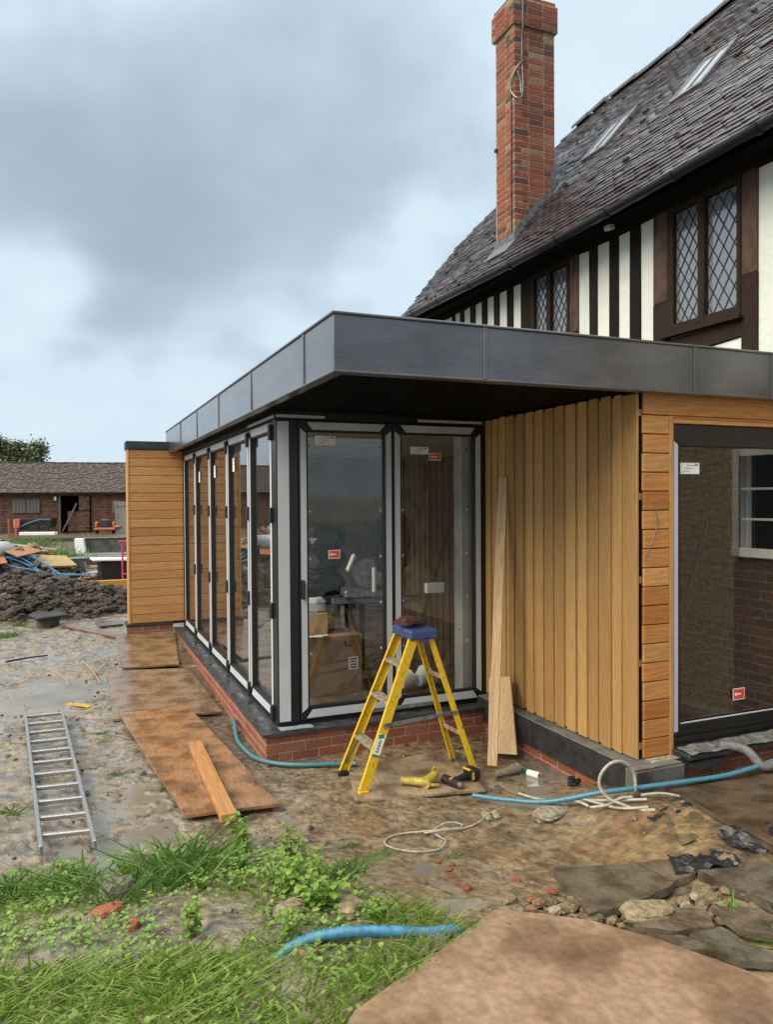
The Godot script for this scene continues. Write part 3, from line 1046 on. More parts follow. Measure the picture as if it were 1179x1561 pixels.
	span("film_strip", Vector3(2.372, 0.531, 1.975), Vector3(3.30, 0.537, 1.99), M.film, d)
	sticker(d, Vector3(2.473, 2.331, 1.972), 0.19, 0.085, false)
	sticker(d, Vector3(2.95, 0.68, 1.972), 0.115, 0.085, true)
	span("sill", Vector3(2.28, 0.335, 1.90), Vector3(3.6, 0.375, 2.17), M.slate, e, 0.006)
	span("sill_packer", Vector3(2.30, 0.3755, 1.90), Vector3(3.6, 0.396, 2.03), M.rubber, e)
	# end wall
	span("wall_core", Vector3(-0.765, 0.3, -5.80), Vector3(0.0, 2.87, -5.485), M.rubber, e)
	for k in 20:
		var y := 0.34 + 0.1265 * k
		span("cladding_board", Vector3(-0.762, y + 0.003, -5.484), Vector3(-0.004, y + 0.1235, -5.46 + rng.randf_range(-0.001, 0.002)), M.cedar_pale[[0, 3, 4, 1, 6, 0, 4, 3, 1, 6, 5, 4, 0, 1, 3, 6, 4, 1, 0, 5][k]], e, 0.004)
	span("trim_board", Vector3(-0.79, 0.335, -5.80), Vector3(-0.763, 2.872, -5.455), M.cedar_trim, e, 0.003)
	span("coping", Vector3(-0.805, 2.873, -5.82), Vector3(-0.13, 2.99, -5.44), M.dpc, e, 0.005)
	span("upstand", Vector3(-0.83, 0.30, -5.82), Vector3(-0.17, 0.336, -5.43), M.dpc, e, 0.004)
	span("plinth_wall", Vector3(-0.82, -0.2, -5.82), Vector3(-0.17, 0.299, -5.445), M.mortar, e)
	hold = node("brickwork", Vector3.ZERO, 0.0, e)
	for k in 3:
		brick_row(hold, Vector3(-0.82, 0.232 - 0.075 * k, -5.445), Vector3(1, 0, 0), Vector3(0, 0, 1), 0.64, 0.1125 if k % 2 else 0.0, M.brick)
	# inside
	span("inner_floor", Vector3(0.025, 0.05, -5.46), Vector3(3.6, 0.245, -0.02), M.floor, e)
	span("inner_floor", Vector3(0.13, 0.246, -5.46), Vector3(3.6, 0.30, -0.13), M.floor, e)
	span("inner_floor", Vector3(2.13, 0.05, -0.13), Vector3(3.6, 0.301, 1.9), M.floor, e)
	span("inner_wall", Vector3(0.0, 0.05, -5.6), Vector3(3.6, 2.87, -5.486), M.wall_plaster, e)
	span("inner_wall", Vector3(3.601, 0.05, -5.6), Vector3(3.66, 2.87, -4.55), M.wall_plaster, e)
	span("inner_ceiling", Vector3(0.13, 2.79, -5.48), Vector3(3.6, 2.85, -0.13), M.plasterboard, e)
	span("inner_ceiling", Vector3(2.13, 2.79, -0.12), Vector3(3.6, 2.849, 1.85), M.plasterboard, e)
	span("lining", Vector3(1.80, 0.3, -0.30), Vector3(1.925, 2.79, -0.14), M.plasterboard, e, 0.003)
	span("inner_wall", Vector3(2.131, 0.3, 0.0), Vector3(2.16, 2.79, 1.85), M.wall_plaster, e)
	g = Geo.new()
	for y in [0.9, 1.4, 2.55]:
		g.rock(Vector3(1.797, y, -0.2), Vector3(0.004, 0.009, 0.009), n_mid, 0.0, 4, 8, true)
	put("screw", g.mesh(), M.ink, e)


# --------------------------------------------------------------------------- the timber-framed house
const PITCH := 48.5


func verge_z(x: float) -> float:  # the far edge of the roof, clipped back towards the ridge
	var p := [[3.1, -4.86], [4.25, -5.08], [4.9, -4.92], [5.5, -4.55], [5.9, -4.2], [6.15, -3.35], [6.3, -2.5], [6.45, -1.2], [6.7, 2.0], [9.0, 6.0]]
	for i in p.size() - 1:
		if x < p[i + 1][0]:
			return lerpf(p[i][1], p[i + 1][1], clampf((x - p[i][0]) / (p[i + 1][0] - p[i][0]), 0.0, 1.0))
	return 99.0


func ridge_x(z: float) -> float:
	var p := [[-4.2, 5.9], [-3.35, 6.15], [-2.46, 6.21], [-1.2, 6.37], [0.0, 6.5], [2.0, 6.62], [6.0, 6.7]]
	for i in p.size() - 1:
		if z < p[i + 1][0]:
			return lerpf(p[i][1], p[i + 1][1], clampf((z - p[i][0]) / (p[i + 1][0] - p[i][0]), 0.0, 1.0))
	return 6.7


func roof_at(s: float, z: float, up := 0.0) -> Vector3:  # a point on the old, uneven roof: s metres up the slope from the eaves
	var a := deg_to_rad(PITCH)
	var w := up + 0.035 * n_big.get_noise_2d(s * 0.8, z * 0.6) - 0.03 * smoothstep(3.0, 0.0, absf(z + 1.0)) * smoothstep(1.5, 0.0, s)
	return Vector3(3.2 + s * cos(a) - w * sin(a), 4.862 + s * sin(a) + w * cos(a), z)


func build_house() -> void:
	var h := node("timber_framed_house")
	tag(h, "old timber-framed house with white plaster, steep tiled roof and brick chimney", "house")
	# walls: brick below, oak and plaster above
	span("wall", Vector3(3.63, 2.75, -4.6), Vector3(3.9, 5.1, 5.2), M.old_mortar, h)
	span("wall", Vector3(3.618, -0.3, -4.6), Vector3(3.9, 2.75, 1.42), M.inner_mortar, h)
	span("wall", Vector3(3.618, -0.3, 1.42), Vector3(3.9, 1.62, 2.6), M.inner_mortar, h)
	span("wall", Vector3(3.618, 2.52, 1.42), Vector3(3.9, 2.75, 2.6), M.old_mortar, h)
	span("wall", Vector3(3.618, -0.3, 2.6), Vector3(3.9, 2.75, 5.2), M.old_mortar, h)
	span("end_wall", Vector3(3.9, -0.3, -4.6), Vector3(9.4, 4.9, -4.4), M.plaster, h)
	var low := node("brickwork", Vector3.ZERO, 0.0, h)
	for k in 30:
		var y := 0.31 + 0.0755 * k
		var to := 1.41 if y > 1.57 and y < 2.5 else 1.85
		brick_row(low, Vector3(3.618, y, 0.35), Vector3(0, 0, 1), Vector3(-1, 0, 0), to - 0.35, [0.0, 0.1125, 0.17, 0.06][k % 4], M.inner_brick, 0.064, 0.1)
	# sash window in the brick wall, seen through the glazed door
	var w := node("sash_window", Vector3.ZERO, 0.0, h)
	var g := Geo.new()
	g.box(Vector3(3.60, 2.07, 1.455), Vector3(0.06, 0.90, 0.07), 0.004)
	g.box(Vector3(3.60, 2.07, 2.545), Vector3(0.06, 0.90, 0.07), 0.004)
	g.box(Vector3(3.60, 2.49, 2.0), Vector3(0.058, 0.06, 1.02), 0.004)
	g.box(Vector3(3.60, 1.665, 2.0), Vector3(0.09, 0.075, 1.16), 0.006)
	put("frame", g.mesh(), M.white_paint, w)
	for y in [1.94, 2.19]:
		put("glazing_bar", bx(Vector3(0.03, 0.02, 1.02), 0.003), M.white_paint, w, Transform3D(Basis(), Vector3(3.615, y, 2.0)))
	for z in [1.83, 2.17]:
		put("glazing_bar", bx(Vector3(0.028, 0.75, 0.02), 0.003), M.white_paint, w, Transform3D(Basis(), Vector3(3.615, 2.08, z)))
	span("pane", Vector3(3.62, 1.70, 1.49), Vector3(3.625, 2.46, 2.51), M.dark_glass, w)
	# upper storey: z edges of plaster, studs, windows, along the wall
	var plaster := [[-4.5, -3.72], [-3.64, -3.48], [-3.37, -3.18], [-3.05, -2.86], [-2.73, -2.55], [-2.42, -2.23], [-2.09, -1.90], [-0.77, -0.58], [-0.45, -0.25], [-0.12, 0.06], [0.20, 0.39], [1.565, 2.3], [2.5, 3.2], [3.4, 4.2]]
	for p in plaster:
		put("plaster_panel", flat([Vector3(3.607, 3.0, p[0]), Vector3(3.607, 3.0, p[1]), Vector3(3.607, 4.775 + rng.randf_range(-0.012, 0.012), p[1]), Vector3(3.607, 4.775 + rng.randf_range(-0.012, 0.012), p[0])], Vector3(0.03, 0, 0)), M.plaster, h)
	var studs := [[-3.72, -3.64], [-3.48, -3.37], [-3.18, -3.05], [-2.86, -2.73], [-2.55, -2.42], [-2.23, -2.09], [-0.58, -0.45], [-0.25, -0.12], [0.06, 0.20], [2.3, 2.5], [3.2, 3.4]]
	for p in studs:
		var j := [rng.randf_range(-0.008, 0.008), rng.randf_range(-0.008, 0.008)]
		put("stud", flat([Vector3(3.594, 3.0, p[0] - 0.004), Vector3(3.594, 3.0, p[1] + 0.004), Vector3(3.594, 3.9, p[1] + j[0]), Vector3(3.594, 4.8, p[1] + 0.004), Vector3(3.594, 4.8, p[0] - 0.004), Vector3(3.594, 3.9, p[0] + j[1])], Vector3(0.05, 0, 0)), M.oak[rng.randi() % 3], h)
	for p in [[-1.905, -1.68, 1], [-0.92, -0.765, 2], [0.385, 0.575, 2], [1.41, 1.57, 2]]:
		span("post", Vector3(3.585, 3.0, p[0]), Vector3(3.66, 3.95, p[1]), M.oak[1], h, 0.006)
		span("post", Vector3(3.5855, 3.951, p[0] + 0.002), Vector3(3.66, 4.82, p[1] - 0.002), M.oak_red if p[2] == 2 else M.oak[0], h, 0.006)
	span("wall_plate", Vector3(3.56, 4.785, -4.6), Vector3(3.72, 5.0, 5.2), M.oak_flat, h, 0.008)
	span("eaves_beam", Vector3(3.36, 4.86, -4.75), Vector3(3.56, 4.92, 5.2), M.oak_flat, h, 0.006)
	for p in [[-1.68, -0.92, false], [0.575, 1.41, true]]:
		leaded_window(h, p[0], p[1], p[2])
	# the panel under the near window
	put("rail", flat([Vector3(3.59, 3.42, 0.572), Vector3(3.59, 3.46, 1.41), Vector3(3.59, 3.60, 1.41), Vector3(3.59, 3.58, 0.572)], Vector3(0.05, 0, 0)), M.oak[1], h)
	put("rail", flat([Vector3(3.59, 3.42, -1.68), Vector3(3.59, 3.44, -0.92), Vector3(3.59, 3.60, -0.92), Vector3(3.59, 3.58, -1.68)], Vector3(0.05, 0, 0)), M.oak[2], h)
	for p in [[0.58, 0.95], [1.07, 1.405]]:
		put("plaster_panel", flat([Vector3(3.607, 3.0, p[0]), Vector3(3.607, 3.0, p[1]), Vector3(3.607, 3.45, p[1]), Vector3(3.607, 3.43, p[0])], Vector3(0.02, 0, 0)), M.plaster, h)
	span("stud", Vector3(3.596, 3.0, 0.95), Vector3(3.64, 3.44, 1.07), M.oak[0], h)
	put("lamp_housing", bx(Vector3(0.08, 0.05, 0.08), 0.006), M.white_paint, h, Transform3D(Basis(Vector3.BACK, 0.2), Vector3(3.47, 4.835, -0.1)))
	roof(h)
	chimney(h)
	# gutter along the eaves
	var gp := Geo.new()
	var prof := []
	for k in 9:
		var a := PI + PI * k / 8.0
		prof.append(Vector2(cos(a) * 0.058, sin(a) * 0.058))
	for k in 9:
		var a := TAU - PI * k / 8.0
		prof.append(Vector2(cos(a) * 0.053, sin(a) * 0.053))
	for seg in 10:
		var z0 := -4.9 + seg * 1.0
		var loop0 := []
		var loop1 := []
		for q in prof:
			loop0.append(Vector3(3.165 + q.x, gutter_y(z0) + q.y, z0))
			loop1.append(Vector3(3.165 + q.x, gutter_y(z0 + 1.0) + q.y, z0 + 1.0))
		for k in prof.size():
			var k2 := (k + 1) % prof.size()
			var dir := Vector3(prof[k].x + prof[k2].x, prof[k].y + prof[k2].y, 0) * (1.0 if k < 8 else -1.0)
			gp.quad(loop0[k], loop0[k2], loop1[k2], loop1[k], dir)
	var gu := put("gutter", gp.mesh(), M.black_iron, h)
	for z in [-4.1, -3.3, -2.4, -1.45, -0.55, 0.25, 1.1, 1.95]:
		g = Geo.new()
		for k in 8:
			var a := PI + PI * (k + 0.5) / 8.0
			g.box(Vector3(cos(a) * 0.062, sin(a) * 0.062, 0), Vector3(0.026, 0.007, 0.05), 0.0, Basis(Vector3.BACK, a - PI * 0.5))
		put("gutter_joint", g.mesh(), M.black_iron, gu, Transform3D(Basis(), Vector3(3.165, gutter_y(z), z)))


func gutter_y(z: float) -> float:
	return 4.872 - 0.045 * smoothstep(3.6, 0.0, absf(z + 0.8))


func leaded_window(h: Node3D, z0: float, z1: float, near: bool) -> void:
	var w := node("leaded_window", Vector3.ZERO, 0.0, h)
	var mid: float = (z0 + z1) * 0.5
	var g := Geo.new()
	g.box(Vector3(3.605, 4.2, z0 + 0.04), Vector3(0.06, 1.16, 0.08), 0.005)
	g.box(Vector3(3.605, 4.2, z1 - 0.02), Vector3(0.06, 1.16, 0.04), 0.005)
	g.box(Vector3(3.602, 4.2, mid), Vector3(0.07, 1.16, 0.075), 0.005)
	g.box(Vector3(3.606, 3.67, mid), Vector3(0.058, 0.09, z1 - z0), 0.005)
	g.box(Vector3(3.606, 4.76, mid), Vector3(0.058, 0.06, z1 - z0), 0.005)
	put("frame", g.mesh(), M.oak[1], w)
	put("sill", flat([Vector3(3.53, 3.60, z0 - 0.05), Vector3(3.53, 3.60, z1 + 0.03), Vector3(3.60, 3.60, z1 + 0.03), Vector3(3.60, 3.60, z0 - 0.05)], Vector3(0, 0.028, 0)), M.oak[1], w)
	span("room_behind", Vector3(3.66, 3.7, z0), Vector3(3.69, 4.75, z1), M.ink, w)
	var lead := Geo.new()
	for side in 2:
		var a: float = z0 + 0.08 if side == 0 else mid + 0.037
		var b: float = mid - 0.037 if side == 0 else z1 - 0.04
		var rect := PackedVector2Array([Vector2(a, 3.715), Vector2(b, 3.715), Vector2(b, 4.73), Vector2(a, 4.73)])
		var cols := 3.0
		var dx := (b - a) / cols
		var dy := dx * 1.62
		var rows := int(1.015 / dy) + 2
		for i in range(-1, int(cols) * 2 + 2):
			for j in range(-1, rows * 2):
				if (i + j) % 2 != 0:
					continue
				var c := Vector2(a + i * dx * 0.5, 3.715 + j * dy * 0.5)
				var dia := PackedVector2Array([c + Vector2(-dx * 0.5, 0), c + Vector2(0, -dy * 0.5), c + Vector2(dx * 0.5, 0), c + Vector2(0, dy * 0.5)])
				for part in Geometry2D.intersect_polygons(dia, rect):
					if part.size() < 3:
						continue
					if near:
						var p := PackedVector3Array()
						var m := Vector2.ZERO
						for q in part:
							m += q / part.size()
						var tx := rng.randf_range(-0.02, 0.02)
						var ty := rng.randf_range(-0.02, 0.02)
						for q in part:
							p.append(Vector3(3.622 + (q.x - m.x) * tx + (q.y - m.y) * ty, q.y, q.x))
						put("pane", flat(Array(p), Vector3(0.002, 0, 0)), M.old_glass, w)
		if not near:
			span("pane", Vector3(3.622, 3.715, a), Vector3(3.625, 4.73, b), M.old_glass, w)
		for s in [-1.0, 1.0]:
			var k := -24.0
			while k < 24.0:
				# line z = a + k*dx + s*(dx/dy)*(y-3.715), clipped to the casement
				var y0 := 3.715
				var y1 := 4.73
				var f: float = s * dx / dy
				var za := a + k * dx * 0.5
				var ya := y0
				var zb: float = za + f * (y1 - y0)
				var yb := y1
				if int(k) % 2 != 0:
					var t0 := 0.0
					var t1 := 1.0
					var dz := zb - za
					if absf(dz) > 1e-6:
						var ta := (a - za) / dz
						var tb := (b - za) / dz
						t0 = maxf(t0, minf(ta, tb))
						t1 = minf(t1, maxf(ta, tb))
					if t1 - t0 > 0.02:
						lead.bar(Vector3(3.6195, lerpf(ya, yb, t0), lerpf(za, zb, t0)), Vector3(3.6195, lerpf(ya, yb, t1), lerpf(za, zb, t1)), 0.009, 0.007, Vector3.RIGHT)
				k += 1.0
	put("lead_lattice", lead.mesh(), M.ink, w)


func roof(h: Node3D) -> void:
	var a := deg_to_rad(PITCH)
	var slope := Vector3(cos(a), sin(a), 0)
	var up := Vector3(-sin(a), cos(a), 0)
	# boarding under the tiles, the far slope and the clipped end, so that the roof is solid
	var g := Geo.new()
	var edge := []
	for x in [3.2, 3.7, 4.25, 4.9, 5.5, 5.9, 6.15]:
		edge.append(roof_at((x - 3.2) / cos(a), verge_z(x) + 0.03, -0.03))
	var top := []
	for z in [-3.0, -2.46, -1.2, 0.0, 2.0, 5.0]:
		top.append(roof_at((ridge_x(z) - 3.2) / cos(a), z, -0.03))
	var outline := PackedVector3Array(edge + top + [roof_at(0.0, 5.0, -0.03)])
	var flat_line := PackedVector2Array()
	for p in outline:
		flat_line.append(Vector2((p - outline[0]).dot(slope), p.z))
	var ids := Geometry2D.triangulate_polygon(flat_line)
	for i in range(0, ids.size(), 3):
		g.tri(outline[ids[i]], outline[ids[i + 1]], outline[ids[i + 2]], up)
		g.tri(outline[ids[i]] - up * 0.06, outline[ids[i + 1]] - up * 0.06, outline[ids[i + 2]] - up * 0.06, -up)
	var line := edge + top
	for i in line.size() - 1:
		var p: Vector3 = line[i]
		var q: Vector3 = line[i + 1]
		g.quad(p, q, q - up * 0.06, p - up * 0.06, Vector3(0, 0.3, -1))
		g.quad(p, q, Vector3(13.0 - q.x, q.y, q.z), Vector3(13.0 - p.x, p.y, p.z), Vector3(0.3, 1, -1) if i < edge.size() else Vector3(1, 1, 0))
	var p0: Vector3 = top[-1]
	g.quad(top[0], p0, Vector3(9.8, 4.9, 5.0), Vector3(9.8, 4.9, -4.86), Vector3(1, 1, 0))
	put("roof_boarding", g.mesh(), M.oak_flat, h)
	# tiles
	var tile := Geo.new()
	var size := Vector3(0.25, 0.019, 0.143)
	tile.box(Vector3.ZERO, size, 0.003)
	var tile_mesh := tile.mesh()
	var holder := node("tiled_roof", Vector3.ZERO, 0.0, h)
	var all := []
	var eye := Vector3(-1.567, 2.125, 6.069)
	for k in 60:
		var s := 0.09 * k
		var z := -5.3 + (0.075 if k % 2 else 0.0)
		while z < 5.0:
			z += 0.15
			var x := 3.2 + s * cos(a)
			if z < verge_z(x) + 0.02 or x > ridge_x(z) - 0.02:
				continue
			if x > 3.52 and x < 4.2 and z > -2.5 and z < -2.0:
				continue
			if x > 4.56 and x < 5.02 and (absf(z + 1.68) < 0.23 or absf(z + 0.15) < 0.23):
				continue
			var tilt := -0.105 + rng.randf_range(-0.012, 0.012)
			if rng.randf() < 0.04:
				tilt -= rng.randf_range(0.02, 0.07)
			var b := Basis(slope, up, Vector3(0, 0, 1)) * Basis.from_euler(Vector3(rng.randf_range(-0.03, 0.03), rng.randf_range(-0.02, 0.02), tilt))
			var at := roof_at(s + 0.128 + rng.randf_range(-0.007, 0.007), z, 0.012 + rng.randf_range(-0.004, 0.004))
			all.append([at.distance_to(eye) + (100.0 if z > 2.2 - s * 0.35 else 0.0), Transform3D(b, at)])
	all.sort_custom(func(p, q): return p[0] < q[0])
	var tints := [Color(0.054, 0.034, 0.038), Color(0.068, 0.04, 0.04), Color(0.043, 0.031, 0.037), Color(0.09, 0.048, 0.04), Color(0.058, 0.042, 0.045), Color(0.038, 0.029, 0.036)]
	var places := []
	var cols := PackedColorArray()
	for i in all.size():
		var xf: Transform3D = all[i][1]
		var warm := n_big.get_noise_2d(xf.origin.z * 1.5, xf.origin.y * 2.0)
		var t: int = rng.randi() % 6
		if warm > 0.25 and rng.randf() < 0.5:
			t = 3
		if i < 300:
			put("tile", tile_mesh, M.tile[t], holder, xf)
		else:
			places.append(xf)
			cols.append(tints[t] * rng.randf_range(0.85, 1.15))
	many("tiles", tile_mesh, M.tile_many, places, holder, cols)
	# moss and lichen cushions on the tiles
	var moss := Geo.new()
	for i in 130:
		var s := rng.randf_range(0.1, 4.0)
		var z := rng.randf_range(-4.7, 3.0)
		if n_big.get_noise_2d(s * 1.2, z * 1.2 + 60.0) < 0.0:
			continue
		var r := rng.randf_range(0.012, 0.04)
		if 3.2 + s * cos(a) < ridge_x(z) - 0.1 and z > verge_z(3.2 + s * cos(a)) + 0.1:
			moss.rock(roof_at(s, z, 0.035), Vector3(r * 1.4, r * 0.7, r * 1.6), n_mid, 0.5, 4, 6)
	tag(put("moss", moss.mesh(), M.moss, holder), "", "", "", "stuff")
	# ridge tiles
	var zr := -3.95
	var ridge := Geo.new()
	for k in 11:
		var q := PI * k / 10.0
		var q2 := PI * (k + 1) / 10.0
		if k < 10:
			ridge.quad(Vector3(cos(q) * 0.14, sin(q) * 0.125, -0.155), Vector3(cos(q2) * 0.14, sin(q2) * 0.125, -0.155), Vector3(cos(q2) * 0.145, sin(q2) * 0.13, 0.155), Vector3(cos(q) * 0.145, sin(q) * 0.13, 0.155), Vector3(cos(q), sin(q), 0))
			ridge.tri(Vector3.ZERO + Vector3(0, 0, 0.155), Vector3(cos(q) * 0.145, sin(q) * 0.13, 0.155), Vector3(cos(q2) * 0.145, sin(q2) * 0.13, 0.155), Vector3(0, 0, 1))
	var ridge_mesh := ridge.mesh()
	while zr < 5.0:
		var p := roof_at((ridge_x(zr) - 3.2) / cos(a), zr, 0.0)
		var q := roof_at((ridge_x(zr + 0.3) - 3.2) / cos(a), zr + 0.3, 0.0)
		var dz := (q - p).normalized()
		var dx := Vector3.UP.cross(dz).normalized()
		put("ridge_tile", ridge_mesh, M.tile[[1, 4, 2, 5][rng.randi() % 4]], holder, Transform3D(Basis(dx, dz.cross(dx), dz), (p + q) * 0.5 + Vector3(0, -0.055 + rng.randf_range(-0.006, 0.012), 0)))
		zr += 0.3
	# two low metal rooflights
	for z in [-1.68, -0.15]:
		var w := node("rooflight", Vector3.ZERO, 0.0, h)
		var mid := roof_at((4.79 - 3.2) / cos(a), z, 0.03)
		w.transform = Transform3D(Basis(slope, up, Vector3(0, 0, 1)), mid)
		g = Geo.new()
		g.box(Vector3(-0.36, 0, 0), Vector3(0.06, 0.07, 0.46), 0.006)
		g.box(Vector3(0.36, 0, 0), Vector3(0.06, 0.07, 0.46), 0.006)
		g.box(Vector3(0, 0, -0.205), Vector3(0.66, 0.07, 0.05), 0.006)
		g.box(Vector3(0, 0, 0.205), Vector3(0.66, 0.07, 0.05), 0.006)
		g.box(Vector3(0, 0.005, 0), Vector3(0.66, 0.065, 0.018), 0.004)
		put("frame", g.mesh(), M.lead, w)
		put("pane", bx(Vector3(0.66, 0.012, 0.36)), M.old_glass, w, Transform3D(Basis(), Vector3(0, 0.02, 0)))
		put("flashing", bx(Vector3(0.1, 0.012, 0.54), 0.003), M.lead, w, Transform3D(Basis(), Vector3(-0.43, -0.02, 0)))


func chimney(h: Node3D) -> void:
	var c := node("chimney", Vector3.ZERO, 0.0, h)
	var lo := Vector3(3.6, 4.9, -2.49)
	var hi := Vector3(4.19, 8.0, -2.04)
	var core := Geo.new()
	core.box((lo + hi) * 0.5, hi - lo - Vector3(0.002, 0, 0.002))
	put("core", core.mesh(), M.old_mortar, c)
	var y := 5.0
	var k := 0
	while y < 8.33:
		var out := 0.0
		if y > 7.98:
			out = 0.035
		if y > 8.28:
			out = 0.012
		var w := hi.x - lo.x + out * 2
		var d := hi.z - lo.z + out * 2
		var a := Vector3(lo.x - out, y, hi.z + out)
		# towards the camera, then the two sides and the back; the corner brick belongs to one face and then the other
		var first := 0.1 if k % 2 else 0.0
		brick_row(c, a + Vector3(first, 0, 0), Vector3(1, 0, 0), Vector3(0, 0, 1), w - first, 0.1125 if k % 2 else 0.02, M.old_brick, 0.066, 0.1)
		brick_row(c, a + Vector3(0, 0, -(0.1 - first)), Vector3(0, 0, -1), Vector3(-1, 0, 0), d - (0.1 - first), 0.02 if k % 2 else 0.11, M.old_brick, 0.066, 0.1)
		y += 0.0755
		k += 1
	var g := Geo.new()
	g.box(Vector3(3.895, 6.64, -2.452), Vector3(0.585, 3.28, 0.07))
	g.box(Vector3(4.152, 6.64, -2.28), Vector3(0.07, 3.28, 0.32))
	put("back_face", g.mesh(), M.old_brick[0], c)
	g = Geo.new()
	g.box(Vector3(3.895, 8.17, -2.265), Vector3(0.655, 0.32, 0.515))
	put("cap_core", g.mesh(), M.old_mortar, c)
	put("flaunching", bx(Vector3(0.5, 0.05, 0.36), 0.02), M.concrete, c, Transform3D(Basis(), Vector3(3.895, 8.345, -2.265)))
	# lead flashing: an apron below and steps up the side
	var s := tan(deg_to_rad(PITCH))
	var ry := func(x: float) -> float: return 4.862 + (x - 3.2) * s + 0.03
	put("flashing", flat([Vector3(3.585, ry.call(3.585) - 0.02, -2.030), Vector3(4.24, ry.call(4.24) - 0.02, -2.030), Vector3(4.24, ry.call(4.24) + 0.14, -2.030), Vector3(3.585, ry.call(3.585) + 0.14, -2.030)], Vector3(0, 0, 0.006)), M.lead, c)
	put("flashing", flat([Vector3(3.588, ry.call(3.588) - 0.02, -2.51), Vector3(3.588, ry.call(3.588) - 0.02, -2.02), Vector3(3.588, ry.call(3.588) + 0.11, -2.02), Vector3(3.588, ry.call(3.588) + 0.11, -2.51)], Vector3(-0.006, 0, 0)), M.lead, c)
	put("flashing", flat([Vector3(3.44, ry.call(3.44) + 0.015, -2.53), Vector3(3.59, ry.call(3.59) + 0.015, -2.53), Vector3(3.59, ry.call(3.59) + 0.015, -1.99), Vector3(3.44, ry.call(3.44) + 0.015, -1.99)], Vector3(-0.004, 0.005, 0)), M.lead, c)
	put("flashing", flat([Vector3(4.13, 6.02, -2.029), Vector3(4.2, 6.1, -2.029), Vector3(4.2, 6.36, -2.029), Vector3(4.13, 6.36, -2.029)], Vector3(0, 0, 0.012)), M.lead, c)
	put("flashing", flat([Vector3(4.12, ry.call(4.12) + 0.03, -2.02), Vector3(4.24, ry.call(4.24) + 0.03, -2.02), Vector3(4.24, ry.call(4.24) + 0.03, -1.92), Vector3(4.12, ry.call(4.12) + 0.03, -1.92)], Vector3(-0.004, 0.005, 0)), M.lead, c)
	# cable and bracket
	put("cable", pipe([Vector3(3.69, 8.45, -1.985), Vector3(3.69, 8.1, -1.99), Vector3(3.695, 7.98, -1.998), Vector3(3.70, 7.85, -2.026), Vector3(3.70, 7.55, -2.026)], 0.011, 6), M.lead, c)
	put("cable", pipe([Vector3(3.588, 7.25, -2.10), Vector3(3.588, 6.6, -2.10), Vector3(3.588, 6.0, -2.105), Vector3(3.588, 5.35, -2.10)], 0.007, 6), M.rubber, c)
	put("bracket", pipe([Vector3(3.70, 7.56, -2.02), Vector3(3.66, 7.52, -2.0), Vector3(3.585, 7.40, -2.03), Vector3(3.575, 7.22, -2.09), Vector3(3.62, 7.08, -2.0), Vector3(3.70, 7.18, -2.015), Vector3(3.70, 7.56, -2.02)], 0.011, 6), M.steel, c)
	put("bracket", pipe([Vector3(3.62, 7.42, -2.01), Vector3(3.66, 7.3, -2.0), Vector3(3.665, 7.15, -2.0)], 0.009, 6), M.steel, c)
	put("bolt", bx(Vector3(0.03, 0.05, 0.05), 0.01), M.rubber, c, Transform3D(Basis(), Vector3(3.58, 6.62, -2.46)))


